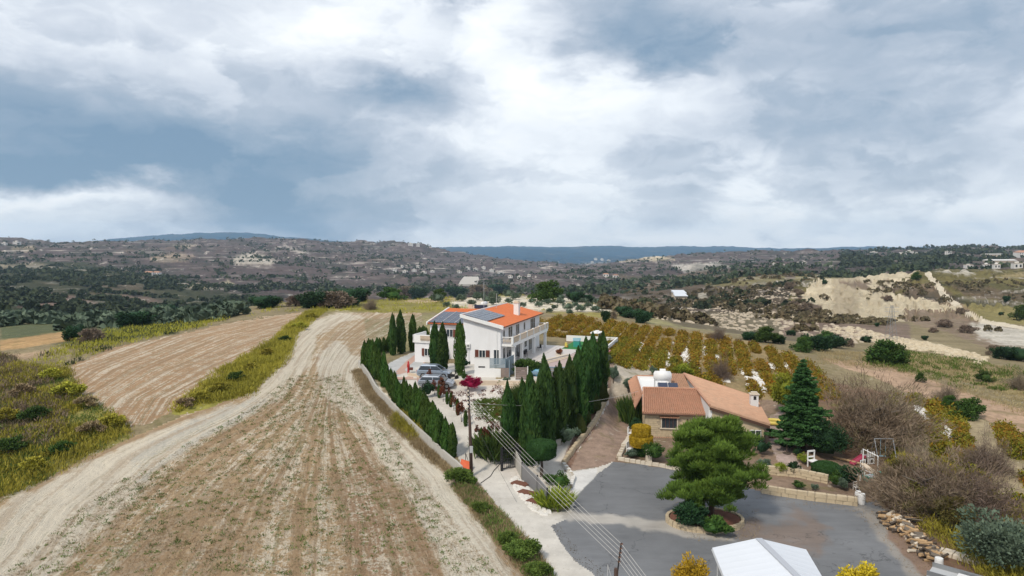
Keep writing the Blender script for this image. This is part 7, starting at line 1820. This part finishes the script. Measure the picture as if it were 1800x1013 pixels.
# white marl lumps showing between the rows
def rocks(name, poly, n, r0, r1, mat, label, seed):
    pts = scatter(poly, n, seed); rg = np.random.default_rng(seed); mb = MB()
    z = terrain(pts[:, 0], pts[:, 1])
    for (x, y), zz in zip(pts, z):
        r = rg.uniform(r0, r1); j = lambda: rg.uniform(.6, 1.1)*r
        mb.hexa([(x-j(),y-j(),zz-.1),(x+j(),y-j(),zz-.1),(x+j(),y+j(),zz-.1),(x-j(),y+j(),zz-.1),(x-j()*.6,y-j()*.6,zz+j()*.6),(x+j()*.6,y-j()*.6,zz+j()*.7),(x+j()*.6,y+j()*.6,zz+j()*.6),(x-j()*.6,y+j()*.6,zz+j()*.7)])
    o = mb.build(name, mat); o['kind'] = 'stuff'; o['label'] = label
for k, pl in enumerate(([(1090,590),(1100,588),(1108,612),(1100,612)],[(1120,605),(1130,603),(1142,635),(1132,635)],[(1180,602),(1200,602),(1225,632),(1208,634)],[(1195,625),(1215,625),(1230,650),(1215,648)],[(1300,645),(1330,655),(1350,695),(1320,690)],[(1240,612),(1262,628),(1255,636),(1236,622)],[(1350,640),(1385,640),(1380,650),(1355,650)],[(1245,660),(1275,662),(1280,672),(1250,668)],[(1160,618),(1172,618),(1182,645),(1172,645)],[(1640,745),(1665,750),(1672,770),(1650,766)],[(1610,715),(1640,730),(1635,742),(1612,728)])):
    rocks('marl_lumps', path(pl), 130, .15, .5, M['chalkst'], 'white marl lumps showing between the vines', 20+k)
rocks('pale_rocks', rock_pl, 1500, .3, 1.0, flat('pale_rock', (.46,.39,.30), .95, .2, 2), 'pale rocks and earth banks in the valley right of the vineyard', 63)
rocks('pale_rocks', path([(1445,580),(1500,574),(1640,605),(1740,630),(1720,640),(1600,615),(1480,592)]), 700, .2, .7, flat('cream_rock', (.55,.47,.34), .95, .2, 2), 'cream rocks on the bank below the quarry', 64)
rocks('marl_lumps', path([(775,702),(870,680),(1000,690),(1000,740),(940,800),(880,760),(820,735)]), 900, .06, .22, M['chalkst'], 'white stones on the sloping villa garden', 40)
stuff_leaves('garden_weeds', scatter(path([(835,705),(870,700),(905,715),(900,745),(860,740),(835,725)]), 160, 41), 60, .8, .15, .3, .08, L['weed'], 'green ground cover patches in the villa garden', .6)
stuff_leaves('garden_weeds', scatter(path([(790,690),(990,670),(990,760),(880,790),(830,750)]), 90, 42), 50, .5, .25, .3, .06, L['redl'], 'brownish plants dotted over the villa garden', .8)
litter = path([(968,924),(985,952),(1010,985),(1042,1008),(1090,1060),(1110,1060),(1056,1000),(1022,975),(1000,948),(984,924)])
stuff_leaves('leaf_litter', scatter(litter, 200, 65), 2, .2, .03, .09, .05, L['scrub'], 'grit and leaves along the left edge of the asphalt', .2)
stuff_leaves('leaf_litter', scatter(path([(1338,868),(1440,884),(1507,893),(1560,905),(1660,1013),(1600,1013),(1540,930),(1500,902),(1400,888),(1330,876)]), 320, 66), 3, .3, .03, .10, .05, L['dry'], 'leaves and grit along the wall and firewood side of the asphalt', .2)
stuff_leaves('leaf_litter', scatter(path([(1180,880),(1330,900),(1340,960),(1200,950)]), 500, 67), 2, .2, .03, .10, .05, L['dry'], 'dry needles on the asphalt round the planter', .2)
# red-brown earth strip under the olive in the right corner etc.
stuff_leaves('dry_grass', scatter(path([(1440,640),(1560,650),(1720,700),(1900,770),(1900,700),(1800,650),(1600,620),(1440,615)]), 1500, 43), 12, 1.0, .3, .5, .06, L['dry'], 'dry grass beside the brown road', 1.3)
stuff_leaves('verge_scrub', scatter(path([(1480,640),(1560,650),(1720,690),(1850,700),(1800,650),(1600,620)]), 120, 44), 60, 1.2, .8, .5, .10, L['weed'], 'green scrub beside the brown road', 1.3)
stuff_leaves('verge_scrub', scatter(path([(1560,860),(1600,905),(1700,985),(1800,1060),(1850,960),(1700,860),(1580,800)]), 300, 45), 90, 1.0, .9, .5, .06, L['tuft'], 'yellowish scrub under the bare thicket', 1.2)
stuff_leaves('garden_weeds', scatter(path([(790,530),(840,519),(1060,523),(1075,548),(1000,548),(800,542)]), 260, 62), 40, 1.6, .7, .6, .12, L['tuft'], 'dry grass patches on the white terrace behind the villa', 1.2)
# ------------------------------------------------------------------ far trees and scrub on the hills (mass), drawn from instanced clumps joined in one mesh
def far_wood(name, n, px0, px1, py0, py1, dn, df, size, mat, label, seed, per=9, thresh=.5, fscale=90.0):
    rg = np.random.default_rng(seed)
    y = np.exp(rg.uniform(math.log(dn), math.log(df), n*2)); x = (rg.uniform(px0, px1, n*2)-900)/F*y
    z = terrain(x, y); qx, qy = to_px(x, y, z)
    ok = (qy > py0-6) & (qy < py1+6) & (fbm(x/fscale, y/fscale, seed, 3) > thresh)
    x, y, z = x[ok], y[ok], z[ok]; m = len(x)
    if m == 0: return
    s = rg.uniform(.6, 1.5, m)*size*(1+.0*y)
    n2 = m*per; k = np.repeat(np.arange(m), per)
    d = unit(rg.normal(size=(n2, 3))); d[:, 2] = np.abs(d[:, 2])
    P = np.stack([x[k], y[k], z[k]], 1)+d*s[k][:, None]*np.array((.55, .55, .6))+np.array((0, 0, .12))*s[k][:, None]
    T = np.repeat(rg.random(m), per)*.7+rg.random(n2)*.3
    me = leaves(name, P, rg.normal(size=(n2, 3)), s[k]*.62, s[k]*.5, mat, T)
    o = link(name, me); o['kind'] = 'stuff'; o['label'] = label
far_wood('valley_woodland', 2600, -60, 480, 470, 575, 230, 1400, 5.5, L['far'], 'dark trees and scrub in the valley at the left', 51, 26, .57, 40)
far_wood('valley_woodland', 480, -60, 420, 535, 590, 160, 500, 3.0, L['olive'], 'grey-green orchard below the left field', 52, 30, .44, 30)
far_wood('hill_woodland', 3600, -60, 900, 424, 510, 900, 4200, 7.0, L['far'], 'scattered trees on the hills at the left', 53, 8, .46, 90)
far_wood('hill_woodland', 3000, 900, 1860, 440, 520, 700, 4200, 7.0, L['far'], 'scattered trees on the plain at the right', 54, 9, .46, 90)
far_wood('hill_scrub', 1000, 1060, 1460, 488, 600, 190, 900, 2.6, L['scrub'], 'brown scrub in the valley right of the villa', 55, 26, .54, 40)
far_wood('hill_scrub', 420, 1060, 1460, 488, 600, 190, 900, 3.2, L['far'], 'dark scrub in the valley right of the villa', 56, 26, .62, 40)
far_wood('hill_scrub', 900, 1400, 1860, 500, 620, 170, 520, 1.8, L['scrub'], 'brown scrub on the quarry hill', 57, 26, .53, 35)
far_wood('hill_woodland', 1500, 1480, 1860, 440, 470, 900, 3200, 10.0, L['far'], 'trees on the skyline at the right', 58, 14, .56, 200)
# ------------------------------------------------------------------ far buildings
def far_house(px, py, w_px, h_px, label, roof='flat', cat='house', wall='wallw', group='houses on the far hills', name='far_house', dmin=100, dome=False, k=1.0):
    p = at(px, py, dmin); sc_ = p.y/F; W = max(w_px*sc_, 3); H = max(h_px*sc_, 2.6); D = W*.7
    o = thing(name, p, label, cat, group, random.uniform(-.25,.25))
    MB().box(-W/2,W/2,-D/2,D/2,-H*.8,H).build('wall', M[wall], o)
    nf = max(1, round(H/3.4)); nw = max(2, min(6, int(W/4)))
    for f_ in range(nf):
        for q in range(nw):
            x = -W/2+W*(q+.5)/nw; zc = H*(f_+.5)/nf; ww, wh_ = W/nw*.22, H/nf*.25
            wn_ = MB().box(x-ww,x+ww,-D/2-.12,-D/2-.004,zc-wh_,zc+wh_).build('window', M['glass'], o)
    if roof == 'flat':
        MB().box(-W/2-.2,W/2+.2,-D/2-.2,D/2+.2,H,H+.4).build('roof', M['wallc'], o)
        MB().box(-W*.2,W*.15,-D*.2,D*.2,H+.4,H+.4+H*.3).build('roof_room', M[wall], o)
    else:
        MB().hexa([(-W/2-.5,-D/2-.5,H),(W/2+.5,-D/2-.5,H),(W/2+.5,D/2+.5,H),(-W/2-.5,D/2+.5,H),(-W/2+W*.2,-.1,H+D*.22),(W/2-W*.2,-.1,H+D*.22),(W/2-W*.2,.1,H+D*.22),(-W/2+W*.2,.1,H+D*.22)]).build('roof', M['terra2'], o)
    if dome: MB().lathe([(W*.3,H+.4),(W*.28,H+W*.15),(W*.18,H+W*.28),(.1,H+W*.33)], 12).build('dome', M['wallw'], o, smooth=True)
    return o
FH = [(30,430,10,5,'flat'),(8,431,8,4,'flat'),(262,484,14,5,'tile'),(276,484,12,5,'tile'),(722,432,8,4,'flat'),(735,433,6,4,'flat'),(693,476,8,3,'flat'),(712,480,9,4,'flat'),(728,478,8,4,'flat'),(745,482,9,4,'flat'),(760,479,8,3,'flat'),(735,470,7,3,'flat'),(706,470,6,3,'flat'),(808,480,7,3,'flat'),(822,474,8,4,'flat'),(836,476,8,4,'flat'),(850,472,7,3,'flat'),(864,478,8,4,'flat'),(880,482,9,4,'flat'),(897,488,8,3,'flat'),(913,490,8,4,'flat'),(930,486,6,3,'flat'),(1047,456,5,2,'flat'),(1058,458,5,3,'flat'),(1041,462,5,2,'flat'),(1070,459,5,2,'flat'),(1065,486,10,4,'tile'),(1082,488,9,4,'tile')]
FH.sort()
for i, (px, py, a, b_, rf) in enumerate(FH):
    far_house(px, py, a, b_, f'tiny far house on the hills left of the quarry, {ORD[i]} from the left', rf)
gh = thing('greenhouse', at(822, 503, 100), 'long low grey shed roofs just above the plateau trees left of the mast', 'shed'); k_ = gh.location.y/F
for q in range(4): MB().hexa([(-16*k_,q*26,0),(16*k_,q*26,0),(16*k_,q*26+18,2),(-16*k_,q*26+18,2),(-16*k_,q*26,3+q),(16*k_,q*26,3+q),(14*k_,q*26+18,8+q),(-14*k_,q*26+18,8+q)]).build('roof_panel', M['conc'], gh)
fm = thing('farm_shed', at(1199, 526, 100), 'farm sheds with bluish white sheet roofs in the valley right of the villa', 'shed'); k_ = fm.location.y/F
MB().box(-15*k_,6*k_,-5,6,-3,2.6).build('wall', M['wallc'], fm)
MB().hexa([(-16*k_,-6,2.6),(7*k_,-6,2.6),(9*k_,7,2.9),(-12*k_,7,2.9),(-16*k_,-6,3),(7*k_,-6,3),(9*k_,7,4.2),(-12*k_,7,4.2)]).build('roof', M['sheetw'], fm)
MB().box(-6*k_,14*k_,14,24,-3,3.5).build('wall', M['wallc'], fm)
MB().hexa([(-8*k_,12,3.5),(15*k_,12,3.5),(17*k_,26,3.8),(-6*k_,26,3.8),(-8*k_,12,4),(15*k_,12,4),(17*k_,26,5.4),(-6*k_,26,5.4)]).build('roof', M['sheetw'], fm)
RH = [(1360,466,6,3,'flat',0),(1392,458,5,3,'flat',0),(1403,466,6,4,'flat',0),(1414,464,7,3,'flat',0),(1483,462,7,3,'flat',0),(1502,463,8,4,'flat',0),(1536,446,10,3,'flat',0),(1584,452,14,6,'flat',0),(1598,448,12,6,'flat',0),(1612,449,9,4,'flat',0),(1667,446,9,4,'flat',0),(1685,458,4,3,'flat',0),(1702,470,12,3,'flat',0),(1733,472,9,7,'flat',1),(1751,472,10,7,'flat',1),(1787,472,14,9,'flat',0),(1797,450,22,6,'tile',0),(1460,470,6,3,'flat',0)]
RH.sort()
for i, (px, py, a, b_, rf, dm) in enumerate(RH):
    far_house(px, py, a, b_, f'{"domed " if dm else ""}far white house on the right-hand plain, {ORD[i]} from the left', rf, dome=bool(dm), group='houses on the right-hand plain')
for i, (px, py, w_, h_) in enumerate(((1745,450,34,4),(1757,461,48,5))):
    p = at(px, py, 100); k_ = p.y/F; o = thing('long_shed', p, ['long low dull-roofed shed far away at the upper right','long pale cream farm shed just below it at the upper right'][i], 'shed')
    MB().box(-w_/2*k_,w_/2*k_,-8,8,-8,h_*k_*.6).build('wall', M['wallc'], o); MB().hexa([(-w_/2*k_-1,-9,h_*k_*.6),(w_/2*k_+1,-9,h_*k_*.6),(w_/2*k_+1,9,h_*k_*.6),(-w_/2*k_-1,9,h_*k_*.6),(-w_/2*k_,-1,h_*k_),(w_/2*k_,-1,h_*k_),(w_/2*k_,1,h_*k_),(-w_/2*k_,1,h_*k_)]).build('roof', M['conc' if i == 0 else 'wallw'], o)
# electricity pylon on the quarry slope
py_ = thing('pylon', at(1566, 598, 60), 'thin grey lattice pylon standing before the cream quarry', 'pylon'); H_ = 42*py_.location.y/F*1.05
m = MB()
for sx in (-1, 1):
    for sy in (-1, 1): m.tube([(sx*1.2,sy*1.2,-1),(sx*.25,sy*.25,H_*1.4)], .05, 4)
for q in range(9):
    z0, z1 = H_*1.4*q/9, H_*1.4*(q+1)/9; r0, r1 = 1.2-.95*q/9, 1.2-.95*(q+1)/9
    for sx in (-1, 1): m.tube([(sx*r0,-r0,z0),(-sx*r1,-r1,z1)], .025, 4).tube([(sx*r0,r0,z0),(-sx*r1,r1,z1)], .025, 4)
m.build('lattice', M['metal'], py_)
for q in (.95, 1.15, 1.32): MB().tube([(-1.9,0,H_*q),(1.9,0,H_*q)], .06, 4).build('cross_arm', M['steel'], py_)
